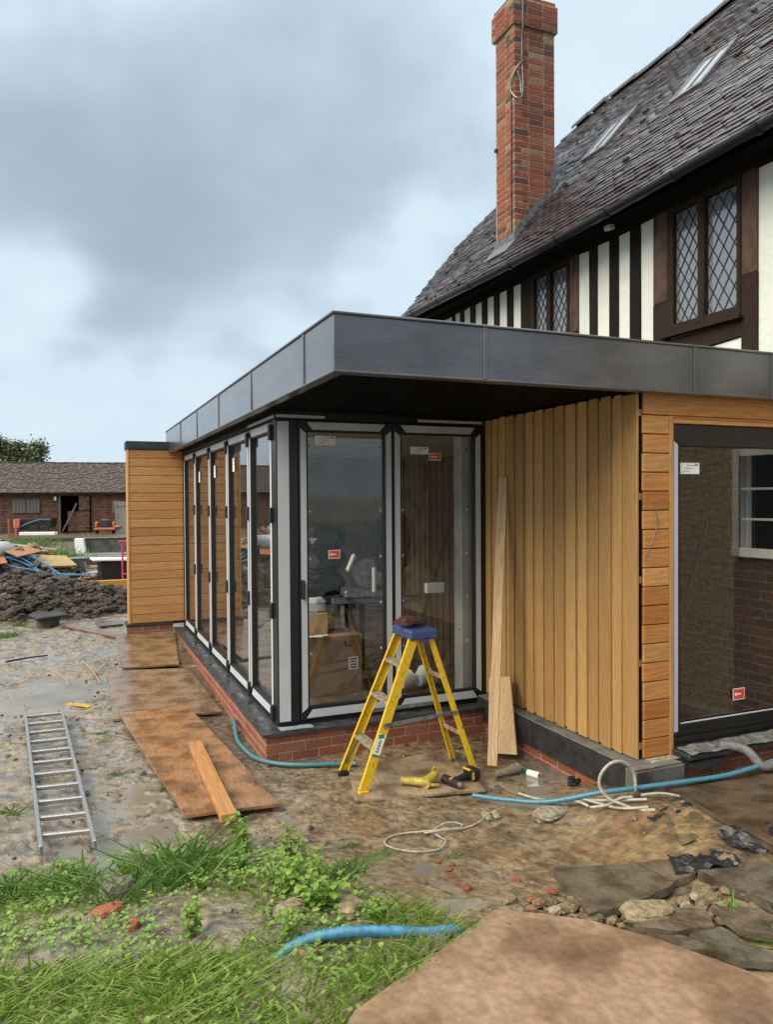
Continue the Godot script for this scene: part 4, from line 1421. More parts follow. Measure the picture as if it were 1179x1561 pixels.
# --------------------------------------------------------------------------- the barn and the yard behind
func build_barn() -> void:
	var b := node("stable_barn", Vector3(-1.8, 0.15, -45.0), -0.1337)
	tag(b, "long low dark timber stable with tiled roof behind the rubble", "barn")
	var wood := relief(mat(Color(0.125, 0.062, 0.042), 0.85, 0.0, M.T.stain, Vector3(0.5, 0.9, 0.5)), M.T.grain, 0.5)
	var dark_wood := mat(Color(0.07, 0.05, 0.042), 0.85, 0.0, M.T.stain, Vector3(0.6, 0.6, 0.6))
	var grey_wood := mat(Color(0.15, 0.14, 0.135), 0.85, 0.0, M.T.grain_up, Vector3(2, 0.4, 2))
	# walls: overlapping boards either side of the doorway
	var g := Geo.new()
	for part in [[-20.0, -0.36], [1.5, 14.0]]:
		for k in 14:
			var t: float = part[0]
			while t < float(part[1]) - 0.01:
				var e: float = minf(t + rng.randf_range(2.0, 3.6), part[1])
				g.box(Vector3((t + e) * 0.5, 0.09 + k * 0.175, 0.02), Vector3(e - t - 0.01, 0.20, 0.03), 0.004, Basis.from_euler(Vector3(-0.13 + rng.randf_range(-0.03, 0.03), 0, rng.randf_range(-0.003, 0.003))))
				t = e
	tag(put("weatherboards", g.mesh(), wood, b), "", "", "", "stuff")
	span("wall", Vector3(-20, -0.2, -0.2), Vector3(-0.36, 2.5, 0.0), dark_wood, b)
	span("wall", Vector3(1.5, -0.2, -0.2), Vector3(14, 2.5, 0.0), dark_wood, b)
	span("wall", Vector3(-20, -0.2, -6.2), Vector3(14, 2.5, -6.0), dark_wood, b)
	span("wall", Vector3(-20, -0.2, -6.0), Vector3(-19.8, 2.5, -0.2), dark_wood, b)
	span("wall", Vector3(13.8, -0.2, -6.0), Vector3(14, 2.5, -0.2), dark_wood, b)
	span("lintel", Vector3(-0.36, 2.3, -0.2), Vector3(1.5, 2.55, 0.06), dark_wood, b)
	span("door_post", Vector3(-0.36, -0.1, -0.1), Vector3(-0.27, 2.3, 0.1), grey_wood, b)
	span("eaves_board", Vector3(-20.2, 2.36, 0.18), Vector3(14.2, 2.56, 0.24), M.ink, b)
	span("lamp_housing", Vector3(-0.62, 2.02, 0.05), Vector3(-0.5, 2.26, 0.14), M.white_paint, b)
	# stable door in two leaves and the boards leaning in the doorway
	var d := node("stable_door", Vector3.ZERO, 0.0, b)
	put("lower_leaf", bx(Vector3(1.28, 1.26, 0.05), 0.01), wood, d, Transform3D(Basis(Vector3.BACK, 0.0), Vector3(0.79, 0.72, 0.12)))
	put("upper_leaf", bx(Vector3(0.62, 0.9, 0.05), 0.01), wood, d, Transform3D(Basis(Vector3.UP, 0.1), Vector3(1.12, 1.84, 0.16)))
	for y in [0.4, 1.2, 1.6, 2.1]:
		put("hinge", bx(Vector3(0.35, 0.05, 0.02)), grey_wood, d, Transform3D(Basis(), Vector3(1.28, y, 0.19)))
	put("leaning_board", bx(Vector3(0.09, 1.9, 0.03)), grey_wood, b, Transform3D(Basis(Vector3.BACK, -0.45), Vector3(0.28, 1.0, 0.25)))
	for x in [-2.62, -1.83]:
		var w := put("shutter", bx(Vector3(0.74, 0.84, 0.05), 0.01), grey_wood, b, Transform3D(Basis(), Vector3(x, 1.68, 0.08)))
		g = Geo.new()
		for k in 3:
			g.box(Vector3(-0.18 + 0.18 * k, 0, 0.03), Vector3(0.012, 0.8, 0.012))
		put("batten", g.mesh(), M.ink, w)
	put("shutter", bx(Vector3(0.5, 0.84, 0.05), 0.01), grey_wood, b, Transform3D(Basis(), Vector3(3.0, 1.62, 0.08)))
	# roof in tile courses
	var roof_mat := rough_by(relief(mat(Color(0.125, 0.095, 0.085), 0.85, 0.0, M.T.speck, Vector3(1.7, 1.7, 1.7)), M.T.bump, 0.6), M.T.soft)
	var s := Vector3(0, 2.0, -3.45).normalized()
	var n := Vector3(0, 3.45, 2.0).normalized()
	g = Geo.new()
	var courses := 24
	for k in courses:
		var f := float(k) / courses * 3.95
		g.slab(PackedVector3Array([Vector3(-20.3, 2.48, 0.42) + s * f + n * 0.035, Vector3(14.3, 2.48, 0.42) + s * f + n * 0.035, Vector3(14.3, 2.48, 0.42) + s * (f + 0.2), Vector3(-20.3, 2.48, 0.42) + s * (f + 0.2)]), n * 0.02)
	var rf := put("roof", g.mesh(), roof_mat, b)
	var back := Geo.new()
	back.quad(Vector3(-20.3, 4.47, -3.0), Vector3(14.3, 4.47, -3.0), Vector3(14.3, 2.45, -6.5), Vector3(-20.3, 2.45, -6.5), Vector3(0, 1, -1))
	put("back_slope", back.mesh(), roof_mat, rf)
	# single tiles that sit proud, so that the courses break up
	var loose := Geo.new()
	for i in 900:
		var f := float(rng.randi() % courses) / courses * 3.95
		var p := Vector3(rng.randf_range(-7.0, 5.5), 2.48, 0.42) + s * (f + 0.06) + n * rng.randf_range(0.045, 0.07)
		loose.box(p, Vector3(0.16, 0.014, 0.17), 0.0, Basis(Vector3(1, 0, 0), n, -s))
	tag(put("proud_tiles", loose.mesh(), roof_mat, rf), "", "", "", "stuff")
	g = Geo.new()
	var x := -20.3
	while x < 14.3:
		g.box(Vector3(x + 0.22, 4.50 + rng.randf_range(-0.008, 0.008), -3.02), Vector3(0.43, 0.1, 0.26), 0.03)
		x += 0.44
	put("ridge", g.mesh(), M.tile[2], rf)


func leaf_mesh(l: float, w: float, fold := 0.25) -> ArrayMesh:
	var g := Geo.new()
	g.colored = true
	var a := Vector3.ZERO
	var p := [Vector3(w * 0.5, fold * w * 0.5, l * 0.35), Vector3(w * 0.42, fold * w * 0.4, l * 0.7), Vector3(0, -0.06 * l, l)]
	var m1 := Vector3(0, 0.02 * l, l * 0.35)
	var m2 := Vector3(0, 0.0, l * 0.7)
	for s in [1.0, -1.0]:
		var f := Vector3(s, 1, 1)
		g.tri(a, m1, p[0] * f, Vector3.UP)
		g.tri(m1, m2, p[1] * f, Vector3.UP)
		g.tri(m1, p[1] * f, p[0] * f, Vector3.UP)
		g.tri(m2, p[2], p[1] * f, Vector3.UP)
	return g.mesh()


func tree(at: Vector3, height: float, spread: float, leaves: int, sd: int, label: String, leaf_size := 0.34) -> void:
	var r := RandomNumberGenerator.new()
	r.seed = sd
	var t := node("oak_tree", at)
	tag(t, label, "tree", "")
	var g := Geo.new()
	var trunk_top := Vector3(0.2, height * 0.36, 0)
	g.tube(smooth_path([Vector3(0, -0.3, 0), Vector3(0.05, height * 0.18, 0.05), trunk_top], 5), height * 0.045, 9, height * 0.03)
	put("trunk", g.mesh(), M.bark, t)
	var tips := []
	var limbs := Geo.new()
	for k in 13:
		var a := TAU * k / 13.0 + r.randf_range(-0.3, 0.3)
		var e := r.randf_range(0.15, 1.35)
		var len := spread * r.randf_range(0.65, 1.0) * (0.75 + 0.25 * sin(e))
		var end := trunk_top + Vector3(cos(a) * cos(e), sin(e) * 0.95 + 0.06, sin(a) * cos(e)) * len
		end.y = minf(end.y, height * 0.9)
		var bend := trunk_top.lerp(end, 0.5) + Vector3(r.randf_range(-0.4, 0.4), r.randf_range(0.0, 0.5), r.randf_range(-0.4, 0.4))
		limbs.tube(smooth_path([trunk_top - Vector3(0, 0.3, 0), bend, end], 5), height * 0.016, 6, height * 0.003)
		for j in 7:
			var f := r.randf_range(0.4, 1.05)
			var p := trunk_top.lerp(bend, minf(f * 2.0, 1.0)) if f < 0.5 else bend.lerp(end, (f - 0.5) * 2.0)
			var q := p + Vector3(r.randf_range(-1, 1), r.randf_range(-0.4, 0.9), r.randf_range(-1, 1)) * spread * 0.27
			limbs.tube(PackedVector3Array([p, (p + q) * 0.5 + Vector3(0, 0.1, 0), q]), height * 0.005, 5, height * 0.0015)
			tips.append(q)
	put("limbs", limbs.mesh(), M.bark, t)
	var places := []
	var cols := PackedColorArray()
	for i in leaves:
		var c: Vector3 = tips[r.randi() % tips.size()]
		var d := Vector3(r.randfn(), r.randfn() * 0.75, r.randfn()) * spread * 0.085
		var s := r.randf_range(0.7, 1.3)
		var b := Basis.from_euler(Vector3(r.randf_range(-0.9, 0.9), r.randf() * TAU, r.randf_range(-0.9, 0.9))).scaled(Vector3(s, s, s))
		places.append(Transform3D(b, c + d))
		cols.append(Color(0.13, 0.16, 0.09) * r.randf_range(0.7, 1.35))  # leaf green paled and greyed, so distance haze is put into the colour
	many("crown", leaf_mesh(leaf_size, leaf_size * 0.75), M.leaf, places, t, cols)


func build_trees() -> void:
	tree(Vector3(-6.5, 0.1, -67.0), 8.9, 4.2, 26000, 5, "broad green oak rising behind the stable roof", 0.24)
	tree(Vector3(-3.0, 0.1, -78.0), 6.9, 1.4, 900, 8, "small tree just showing above the stable ridge", 0.34)


func hump(at: Vector3, rx: float, rz: float, h: float, lump: float, sd: int, step := 0.12) -> ArrayMesh:  # a heap with a lumpy top
	var f := FastNoiseLite.new()
	f.seed = sd
	f.frequency = 0.9
	f.fractal_octaves = 5
	var nx := int(2.0 * rx / step)
	var nz := int(2.0 * rz / step)
	var st := SurfaceTool.new()
	var tops := PackedFloat32Array()
	st.begin(Mesh.PRIMITIVE_TRIANGLES)
	for j in nz + 1:
		for i in nx + 1:
			var x := -rx + 2.0 * rx * i / nx
			var z := -rz + 2.0 * rz * j / nz
			var q := 1.0 - sqrt(pow(x / rx, 2.0) + pow(z / rz, 2.0))
			var y := h * smoothstep(0.0, 0.75, q) * (1.0 + 0.5 * f.get_noise_2d(x * 0.7, z * 0.7 + 20.0)) + lump * f.get_noise_2d(x * 3.0, z * 3.0) * smoothstep(-0.1, 0.3, q) - (0.1 if q < 0.02 else 0.0)
			st.set_color(Color(0.075, 0.055, 0.039) * (1.0 + 0.5 * f.get_noise_2d(x * 2.0 + 50.0, z * 2.0)))
			tops.append(y + base_ground(at.x + x, at.z + z) - at.y)
			st.add_vertex(Vector3(x, tops[-1], z))
	for j in nz:
		for i in nx:
			var k := j * (nx + 1) + i
			for q in [k, k + 1, k + nx + 2, k, k + nx + 2, k + nx + 1]:
				st.add_index(q)
	st.generate_normals()
	var m := st.commit()
	m.set_meta("tops", tops)
	return m


func top_of(mesh: ArrayMesh, at: Vector3, step: float, rx: float, rz: float, x: float, z: float) -> float:
	var v: PackedFloat32Array = mesh.get_meta("tops")
	var nx := int(2.0 * rx / step)
	var nz := int(2.0 * rz / step)
	var i := clampi(int(roundf((x - at.x + rx) / (2.0 * rx) * nx)), 0, nx)
	var j := clampi(int(roundf((z - at.z + rz) / (2.0 * rz) * nz)), 0, nz)
	return v[j * (nx + 1) + i] + at.y


func build_yard() -> void:
	# dug earth, then the rubble pile behind it
	var at := Vector3(-2.7, 0.17, -9.3)
	var heap := hump(at, 2.9, 2.1, 0.42, 0.16, 31, 0.05)
	var o := put("dirt_heap", heap, M.clod, self, Transform3D(Basis(), at))
	tag(o, "low heap of dark dug earth in front of the rubble", "earth heap")
	var clod := Geo.new()
	clod.rock(Vector3.ZERO, Vector3.ONE, n_mid, 0.6, 5, 7)
	var places := []
	var cols := PackedColorArray()
	for i in 7000:
		var x := at.x + rng.randf_range(-2.9, 2.2)
		var z := at.z + rng.randf_range(-1.5, 2.15)
		var y := top_of(heap, at, 0.05, 2.9, 2.1, x, z)
		if y < ground(x, z) + rng.randf_range(-0.02, 0.12):
			continue
		var s := pow(rng.randf(), 2.5) * 0.075 + 0.02
		places.append(Transform3D(Basis.from_euler(Vector3(rng.randf() * 6.0, rng.randf() * 6.0, rng.randf() * 6.0)).scaled(Vector3(s * 1.3, s * 0.8, s)), Vector3(x, y + s * 0.2, z) - at))
		var q := rng.randf_range(0.45, 1.2)
		cols.append(Color(0.085, 0.062, 0.043) * q if rng.randf() < 0.93 else Color(0.17, 0.14, 0.105) * q)
	many("clods", clod.mesh(), M.clod, places, o, cols)
	var ra := Vector3(-4.2, 0.17, -14.9)
	var pile := hump(ra, 3.6, 3.0, 0.85, 0.14, 33, 0.1)
	var rp := put("rubble_pile", pile, M.clod, self, Transform3D(Basis(), ra))
	tag(rp, "pile of broken building rubble at the left of the yard", "rubble pile")
	var bit := Geo.new()
	bit.box(Vector3.ZERO, Vector3(1, 0.35, 0.6), 0.05)
	places = []
	cols = PackedColorArray()
	var tones := [Color(0.30, 0.27, 0.23), Color(0.42, 0.38, 0.32), Color(0.35, 0.15, 0.08), Color(0.18, 0.15, 0.12), Color(0.58, 0.55, 0.49), Color(0.50, 0.46, 0.40), Color(0.25, 0.18, 0.12), Color(0.13, 0.12, 0.11)]
	for i in 2600:
		var x := ra.x + rng.randf_range(-2.6, 3.4)
		var z := ra.z + rng.randf_range(-2.2, 2.8)
		var y := top_of(pile, ra, 0.1, 3.6, 3.0, x, z)
		if y < ground(x, z) + 0.03:
			continue
		var s := pow(rng.randf(), 2.5) * 0.26 + 0.05
		places.append(Transform3D(Basis.from_euler(Vector3(rng.randfn() * 0.7, rng.randf() * 6.0, rng.randfn() * 0.6)) * Basis.from_scale(Vector3(s * rng.randf_range(0.5, 1.9), s * rng.randf_range(0.4, 1.2), s * 0.8)), Vector3(x, y + s * 0.1, z) - ra))
		cols.append(tones[rng.randi() % tones.size()] * rng.randf_range(0.75, 1.15))
	many("rubble", bit.mesh(), M.clod, places, rp, cols)
	var on_pile := func(x: float, z: float, up := 0.05) -> Vector3: return Vector3(x, top_of(pile, ra, 0.1, 3.6, 3.0, x, z) + up, z)
	# things that lie on the rubble pile
	var sack := Geo.new()
	sack.rock(Vector3.ZERO, Vector3(0.62, 0.24, 0.42), n_big, 0.3, 9, 14, true)
	var sm := sack.mesh()
	tag(put("plastic_sack", sm, M.paper, self, Transform3D(Basis(Vector3.UP, 0.3), on_pile.call(-4.15, -15.3, 0.12))), "white plastic sack on top of the rubble pile", "sack", "")
	tag(put("plastic_sack", sm, mat(Color(0.50, 0.53, 0.57), 0.5), self, Transform3D(Basis(Vector3.UP, 1.1).scaled(Vector3(0.8, 0.9, 0.8)), on_pile.call(-3.15, -13.9, 0.1))), "greyish plastic sack low on the rubble pile", "sack", "")
	tag(put("insulation_sheet", flat([Vector3(-0.55, 0, -0.28), Vector3(0.45, 0.02, -0.32), Vector3(0.62, 0.0, 0.2), Vector3(-0.3, -0.03, 0.34)], Vector3(0, 0.05, 0)), mat(Color(0.55, 0.42, 0.17), 0.8, 0.0, M.T.mottle, Vector3(2, 2, 2)), self, Transform3D(Basis.from_euler(Vector3(0.35, 0.2, -0.12)), on_pile.call(-2.05, -14.0, 0.14))), "broken sheet of yellow insulation board on the rubble", "insulation board")
	for k in 5:
		var x := -3.6 + 0.22 * k
		var z := -13.55 + 0.1 * (k % 3)
		var pts := []
		for j in 7:
			var xx := x - 0.9 + j * 0.42
			var zz := z + 0.22 * sin(j * 0.9 + k * 1.3)
			pts.append(on_pile.call(xx, zz, 0.08 + 0.06 * absf(sin(j * 0.8 + k))))
		tag(put("plastic_pipe", pipe(pts, 0.018, 6, 5), mat(Color(0.05, 0.24, 0.50), 0.4), self), ["bright blue pipe curling over the rubble, nearest the earth heap", "bright blue pipe curling over the rubble, second from the left end of the tangle", "bright blue pipe curling over the rubble, in the middle of the tangle", "bright blue pipe curling over the rubble, just short of the longest one", "bright blue pipe curling over the rubble, reaching farthest towards the extension"][k], "pipe", "blue pipes on the rubble pile")
	var ply := bx(Vector3(0.75, 0.03, 0.45), 0.005)
	for p in [[-3.3, -13.3, 0.25, Color(0.50, 0.18, 0.06), "orange brown board lying among the blue pipes"], [-3.75, -13.15, -0.4, Color(0.55, 0.15, 0.08), "reddish broken board at the foot of the rubble"], [-2.6, -13.75, 0.9, Color(0.48, 0.24, 0.09), "tan board scrap beside the yellow insulation"]]:
		tag(put("board_scrap", ply, mat(p[3], 0.7, 0.0, M.T.mottle, Vector3(2, 2, 2)), self, Transform3D(Basis.from_euler(Vector3(0.3, p[2], 0.1)), on_pile.call(p[0], p[1], 0.1))), p[4], "board")
	for p in [[-3.2, -15.0, 0.15, 2.0, "longest pale lath slanting over the rubble"], [-2.5, -14.8, -0.25, 1.3, "short pale lath on the low end of the rubble"], [-3.9, -14.4, 0.5, 1.6, "pale lath lying below the white sack"]]:
		tag(put("lath", bx(Vector3(p[3], 0.03, 0.09), 0.005), M.carton_pale, self, Transform3D(Basis.from_euler(Vector3(0.1, p[2], -0.14)), on_pile.call(p[0], p[1], 0.14))), p[4], "timber")
	# concrete bay with a thin retaining wall
	var bay := node("concrete_bay", Vector3(-0.4, 0.17, -24.0), -0.12)
	tag(bay, "low concrete walled bay in the middle of the yard", "concrete wall")
	put("back_wall", bx(Vector3(3.0, 0.55, 0.16), 0.02), M.wet_concrete, bay, Transform3D(Basis(), Vector3(0.75, 0.25, -0.6)))
	put("wall_coping", bx(Vector3(3.1, 0.05, 0.26), 0.02), M.concrete, bay, Transform3D(Basis(), Vector3(0.75, 0.55, -0.6)))
	put("end_wall", flat([Vector3(-0.95, -0.05, 0.2), Vector3(-0.62, -0.05, 0.2), Vector3(-0.72, 0.56, 0.1), Vector3(-1.02, 0.56, 0.1)], Vector3(0, 0, -0.7)), M.white_paint, bay)
	put("bay_floor", bx(Vector3(3.0, 0.06, 2.4), 0.01), M.concrete, bay, Transform3D(Basis(), Vector3(0.9, 0.0, 1.1)))
	tag(put("steel_beam", flat([Vector3(-1.7, 0.22, -18.5), Vector3(0.5, 0.10, -18.0), Vector3(0.5, 0.28, -18.0), Vector3(-1.7, 0.46, -18.5)], Vector3(0.03, 0, 0.12)), mat(Color(0.07, 0.04, 0.03), 0.7, 0.0, M.T.stain, Vector3(1, 1, 1)), self), "dark rusty beam lying across the front of the concrete bay", "beam")
	var ck := Geo.new()
	ck.box(Vector3(0, 0.23, 0), Vector3(0.3, 0.46, 0.3), 0.03)
	var cp := node("concrete_block", lies(-1.43, -14.7, -0.03), 0.2)
	tag(cp, "weathered grey concrete block standing at the end of the rubble", "concrete block")
	put("body", flat([Vector3(-0.18, 0, 0.16), Vector3(0.24, 0, 0.16), Vector3(0.16, 0.5, 0.14), Vector3(-0.15, 0.5, 0.14)], Vector3(0, 0, -0.32)), M.wet_concrete, cp)
	put("pale_face", flat([Vector3(-0.19, 0.01, 0.17), Vector3(-0.02, 0.01, 0.17), Vector3(-0.03, 0.42, 0.155), Vector3(-0.16, 0.42, 0.155)], Vector3(0, 0, 0.012)), M.concrete, cp)
	put("rubble_top", bx(Vector3(0.42, 0.07, 0.3), 0.03), mat(Color(0.25, 0.30, 0.30), 0.8, 0.0, M.T.mottle, Vector3(3, 3, 3)), cp, Transform3D(Basis(), Vector3(0.06, 0.53, 0)))
	# black tank with a pale sheet on top, pink frame, yellow timber
	var tank := node("black_tank", lies(-0.42, -13.75), 0.1)
	tag(tank, "black open box with a white sheet on top, beside the cedar end wall", "box")
	var g := Geo.new()
	g.box(Vector3(0, 0.24, 0), Vector3(1.0, 0.48, 0.6), 0.02)
	put("body", g.mesh(), M.black_plastic, tank)
	put("lid", bx(Vector3(1.25, 0.05, 0.7), 0.01), M.white_paint, tank, Transform3D(Basis(Vector3.BACK, -0.03), Vector3(-0.05, 0.52, 0.02)))
	var frame := node("pink_trestle", lies(-0.28, -13.05), 0.0)
	tag(frame, "pink painted steel trestle half hidden by the cedar end wall", "trestle")
	var pink := mat(Color(0.52, 0.035, 0.10), 0.5)
	for x in [-0.13, 0.03, 0.75, 0.9]:
		g = Geo.new()
		g.tube(PackedVector3Array([Vector3(x, -0.05, 0), Vector3(x, 1.0, 0)]), 0.022, 7)
		put("leg", g.mesh(), pink, frame)
	for y in [0.2, 0.68, 0.98]:
		g = Geo.new()
		g.tube(PackedVector3Array([Vector3(-0.22 if y > 0.9 else -0.13, y, 0.01), Vector3(0.95, y, 0.01)]), 0.021, 7)
		put("rail", g.mesh(), pink, frame)
	tag(put("timber_beam", bx(Vector3(1.5, 0.18, 0.12), 0.01), mat(Color(0.50, 0.30, 0.045), 0.7, 0.0, M.T.grain, Vector3(0.5, 3, 3)), self, Transform3D(Basis(Vector3.UP, 0.05), lies(-0.45, -12.0, 0.09))), "thick yellow timber beam lying behind the earth heap", "timber")
	for k in 6:
		var p: Array = [[-1.1, -17.3, 0.2, 1.4], [-0.6, -17.0, -0.15, 1.7], [-1.0, -16.4, 0.1, 1.2], [-0.3, -15.6, -0.1, 1.6], [-1.2, -15.5, 0.35, 1.0], [-0.5, -14.7, 0.05, 1.3]][k]
		tag(put("loose_plank", bx(Vector3(p[3], 0.05, 0.16), 0.006), [M.batten, M.carton_pale, M.concrete, M.oak_red, M.batten, M.paper][k], self, Transform3D(Basis(Vector3.UP, p[2]), lies(p[0], p[1], 0.06 + 0.02 * (k % 3)))), ["tan plank farthest back before the rusty beam", "pale plank lying before the rusty beam", "grey plank in the clutter behind the concrete block", "red brown plank behind the black tank", "tan offcut just behind the concrete block", "white board lying beside the black tank"][k], "plank")
	# before the stable: sleepers, white board, trailer, mower, red posts, leaning door
	for k in 3:
		tag(put("sleeper", bx(Vector3(1.5, 0.2, 0.3), 0.02), M.oak_red if k == 1 else M.bark, self, Transform3D(Basis(Vector3.UP, -0.36 + 0.05 * k), lies(-3.3 + 0.95 * k, -34.5 + 0.35 * k, 0.1))), ["dark railway sleeper under the white board, left of three", "reddish sleeper in the middle of the row of three", "dark sleeper at the right end of the row of three"][k], "sleeper", "sleepers before the stable")
	tag(put("white_board", bx(Vector3(1.75, 0.16, 0.4), 0.02), M.white_paint, self, Transform3D(Basis(Vector3.UP, -0.38), lies(-3.0, -35.3, 0.36))), "long white board lying on the sleepers before the stable", "board")
	var tr := node("dark_trailer", lies(-3.35, -42.6), -0.25)
	tag(tr, "dark tipped trailer with a pale blue pipe before the stable", "trailer")
	put("body", flat([Vector3(-0.95, 0.25, 0), Vector3(0.75, 0.4, 0), Vector3(0.85, 0.95, 0), Vector3(-0.9, 0.85, 0)], Vector3(0, 0, -1.2)), M.black_plastic, tr)
	for x in [-0.1, 0.45]:
		g = Geo.new()
		g.lathe(PackedVector2Array([Vector2(0, -0.09), Vector2(0.24, -0.09), Vector2(0.28, -0.04), Vector2(0.28, 0.04), Vector2(0.24, 0.09), Vector2(0, 0.09)]), 16)
		put("wheel", g.mesh(), M.rubber, tr, Transform3D(Basis(Vector3.RIGHT, PI * 0.5), Vector3(x, 0.26, 0.1)))
	put("pipe", pipe([Vector3(-0.9, 0.45, 0.12), Vector3(-0.3, 0.72, 0.14), Vector3(0.3, 0.88, 0.14), Vector3(0.8, 0.85, 0.12)], 0.03, 6), M.blue_pipe, tr)
	put("orange_box", bx(Vector3(0.3, 0.5, 0.3), 0.03), mat(Color(0.6, 0.16, 0.08), 0.6), tr, Transform3D(Basis(), Vector3(-1.05, 0.65, 0.1)))
	var mw := node("garden_tractor", lies(0.42, -42.4), -0.3)
	tag(mw, "small orange tractor parked in front of the stable door", "tractor")
	var orange := mat(Color(0.62, 0.19, 0.05), 0.45, 0.0, M.T.mottle, Vector3(2, 2, 2))
	put("grille", bx(Vector3(0.46, 0.45, 0.1), 0.05), M.ink, mw, Transform3D(Basis(), Vector3(0, 0.62, 0.32)))
	put("bonnet", bx(Vector3(0.52, 0.5, 0.7), 0.08), mat(Color(0.10, 0.055, 0.045), 0.5), mw, Transform3D(Basis(), Vector3(0, 0.62, -0.06)))
	for s in [-1.0, 1.0]:
		put("mudguard", bx(Vector3(0.2, 0.34, 0.5), 0.06), orange, mw, Transform3D(Basis(), Vector3(s * 0.5, 0.55, -0.1)))
		g = Geo.new()
		g.lathe(PackedVector2Array([Vector2(0, -0.08), Vector2(0.17, -0.08), Vector2(0.2, -0.04), Vector2(0.2, 0.04), Vector2(0.17, 0.08), Vector2(0, 0.08)]), 14)
		put("wheel", g.mesh(), M.rubber, mw, Transform3D(Basis(Vector3.BACK, PI * 0.5), Vector3(s * 0.48, 0.2, 0.05)))
	put("front_beam", bx(Vector3(1.2, 0.14, 0.14), 0.03), orange, mw, Transform3D(Basis(), Vector3(0.05, 0.3, 0.36)))
	put("side_arm", bx(Vector3(0.4, 0.12, 0.3), 0.04), orange, mw, Transform3D(Basis(), Vector3(0.75, 0.42, 0.2)))
	for k in 2:
		var x: float = [-4.6, -4.2][k]
		tag(put("red_post", bx(Vector3(0.09, 1.05, 0.09), 0.015), mat(Color(0.45, 0.10, 0.10), 0.6), self, Transform3D(Basis(Vector3.BACK, 0.03 - 0.05 * k), lies(x, -39.5 + k, 0.5))), ["faded red post left of the trailer, the farther of two", "faded red post left of the trailer, the nearer of two"][k], "post", "red posts by the trailer")
	var ld := node("leaning_door", lies(1.45, -42.0), -0.2)
	tag(ld, "grey plank door leaning against the stable by the cedar wall", "door")
	for k in 5:
		put("plank", bx(Vector3(0.19, 1.95, 0.035), 0.006), mat(Color(0.20, 0.20, 0.19) * (0.85 + 0.1 * (k % 3)), 0.85, 0.0, M.T.grain_up, Vector3(2, 0.4, 2)), ld, Transform3D(Basis.from_euler(Vector3(-0.18, 0, 0.09)), Vector3(-0.4 + 0.2 * k, 0.97, 0)))
	put("brace", bx(Vector3(0.95, 0.12, 0.03)), M.concrete, ld, Transform3D(Basis.from_euler(Vector3(-0.18, 0, 0.09)), Vector3(0.0, 1.7, -0.1)))
	var tank2 := node("metal_tank", lies(-5.9, -38.5), 0.3)
	tag(tank2, "grey metal tank at the edge of the photo before the stable", "tank")
	put("body", flat([Vector3(-0.6, 0, 0), Vector3(0.72, 0, 0), Vector3(0.72, 0.75, 0), Vector3(0.35, 1.2, 0), Vector3(-0.6, 1.2, 0)], Vector3(0, 0, -1.0)), M.steel, tank2)
	# drain chamber with its lid, and the boards lying about it
	var dc := node("drain_chamber", lies(-1.9, -6.9))
	tag(dc, "short round drain chamber with a square black lid", "drain cover")
	g = Geo.new()
	g.lathe(PackedVector2Array([Vector2(0, -0.1), Vector2(0.165, -0.1), Vector2(0.165, 0.14), Vector2(0.15, 0.14), Vector2(0, 0.14)]), 20)
	put("shaft", g.mesh(), M.bark, dc)
	put("lid", bx(Vector3(0.46, 0.045, 0.42), 0.012), M.dpc, dc, Transform3D(Basis.from_euler(Vector3(0.03, 0.35, 0.03)), Vector3(0, 0.165, 0)))


# --------------------------------------------------------------------------- boards and ladders
func drape(poly: PackedVector2Array, lift: float, step := 0.07, thick := 0.015) -> ArrayMesh:  # a thin sheet that follows the smooth lie of the land
	var g := Geo.new()
	var lo := poly[0]
	var hi := poly[0]
	for p in poly:
		lo = lo.min(p)
		hi = hi.max(p)
	var at := func(p: Vector2) -> Vector3: return Vector3(p.x, base_ground(p.x, p.y) + lift + 0.012 * n_big.get_noise_2d(p.x * 2.0, p.y * 2.0), p.y)
	var x := lo.x
	while x < hi.x:
		var z := lo.y
		while z < hi.y:
			var cell := PackedVector2Array([Vector2(x, z), Vector2(x + step, z), Vector2(x + step, z + step), Vector2(x, z + step)])
			for part in Geometry2D.intersect_polygons(cell, poly):
				var ids := Geometry2D.triangulate_polygon(part)
				for i in range(0, ids.size(), 3):
					g.tri(at.call(part[ids[i]]), at.call(part[ids[i + 1]]), at.call(part[ids[i + 2]]), Vector3.UP)
			z += step
		x += step
	var mid := (lo + hi) * 0.5
	for i in poly.size():
		var p := poly[i]
		var q := poly[(i + 1) % poly.size()]
		var a: Vector3 = at.call(p)
		var b: Vector3 = at.call(q)
		var out := (p + q) * 0.5 - mid
		g.quad(a, b, b - Vector3(0, thick, 0), a - Vector3(0, thick, 0), Vector3(out.x, 0, out.y))
	return g.mesh()


func board_on_ground(called: String, corners: Array, thick: float, m: Material, label: String, category := "board", wear := 0.012) -> MeshInstance3D:
	var mid := Vector3.ZERO
	for p in corners:
		mid += p / corners.size()
	var line := []
	for i in corners.size():  # edges chipped a little out of true
		var a: Vector3 = corners[i]
		var b: Vector3 = corners[(i + 1) % corners.size()]
		var side := Vector3.UP.cross(b - a).normalized()
		line.append(a - mid)
		for k in 6:
			line.append(a.lerp(b, (k + 1.0) / 7.0) - mid + side * rng.randf_range(-wear, wear) * 0.4)
	var o := put(called, flat(line, Vector3(0, thick, 0)), m, self, Transform3D(Basis(), mid))
	tag(o, label, category)
	return o


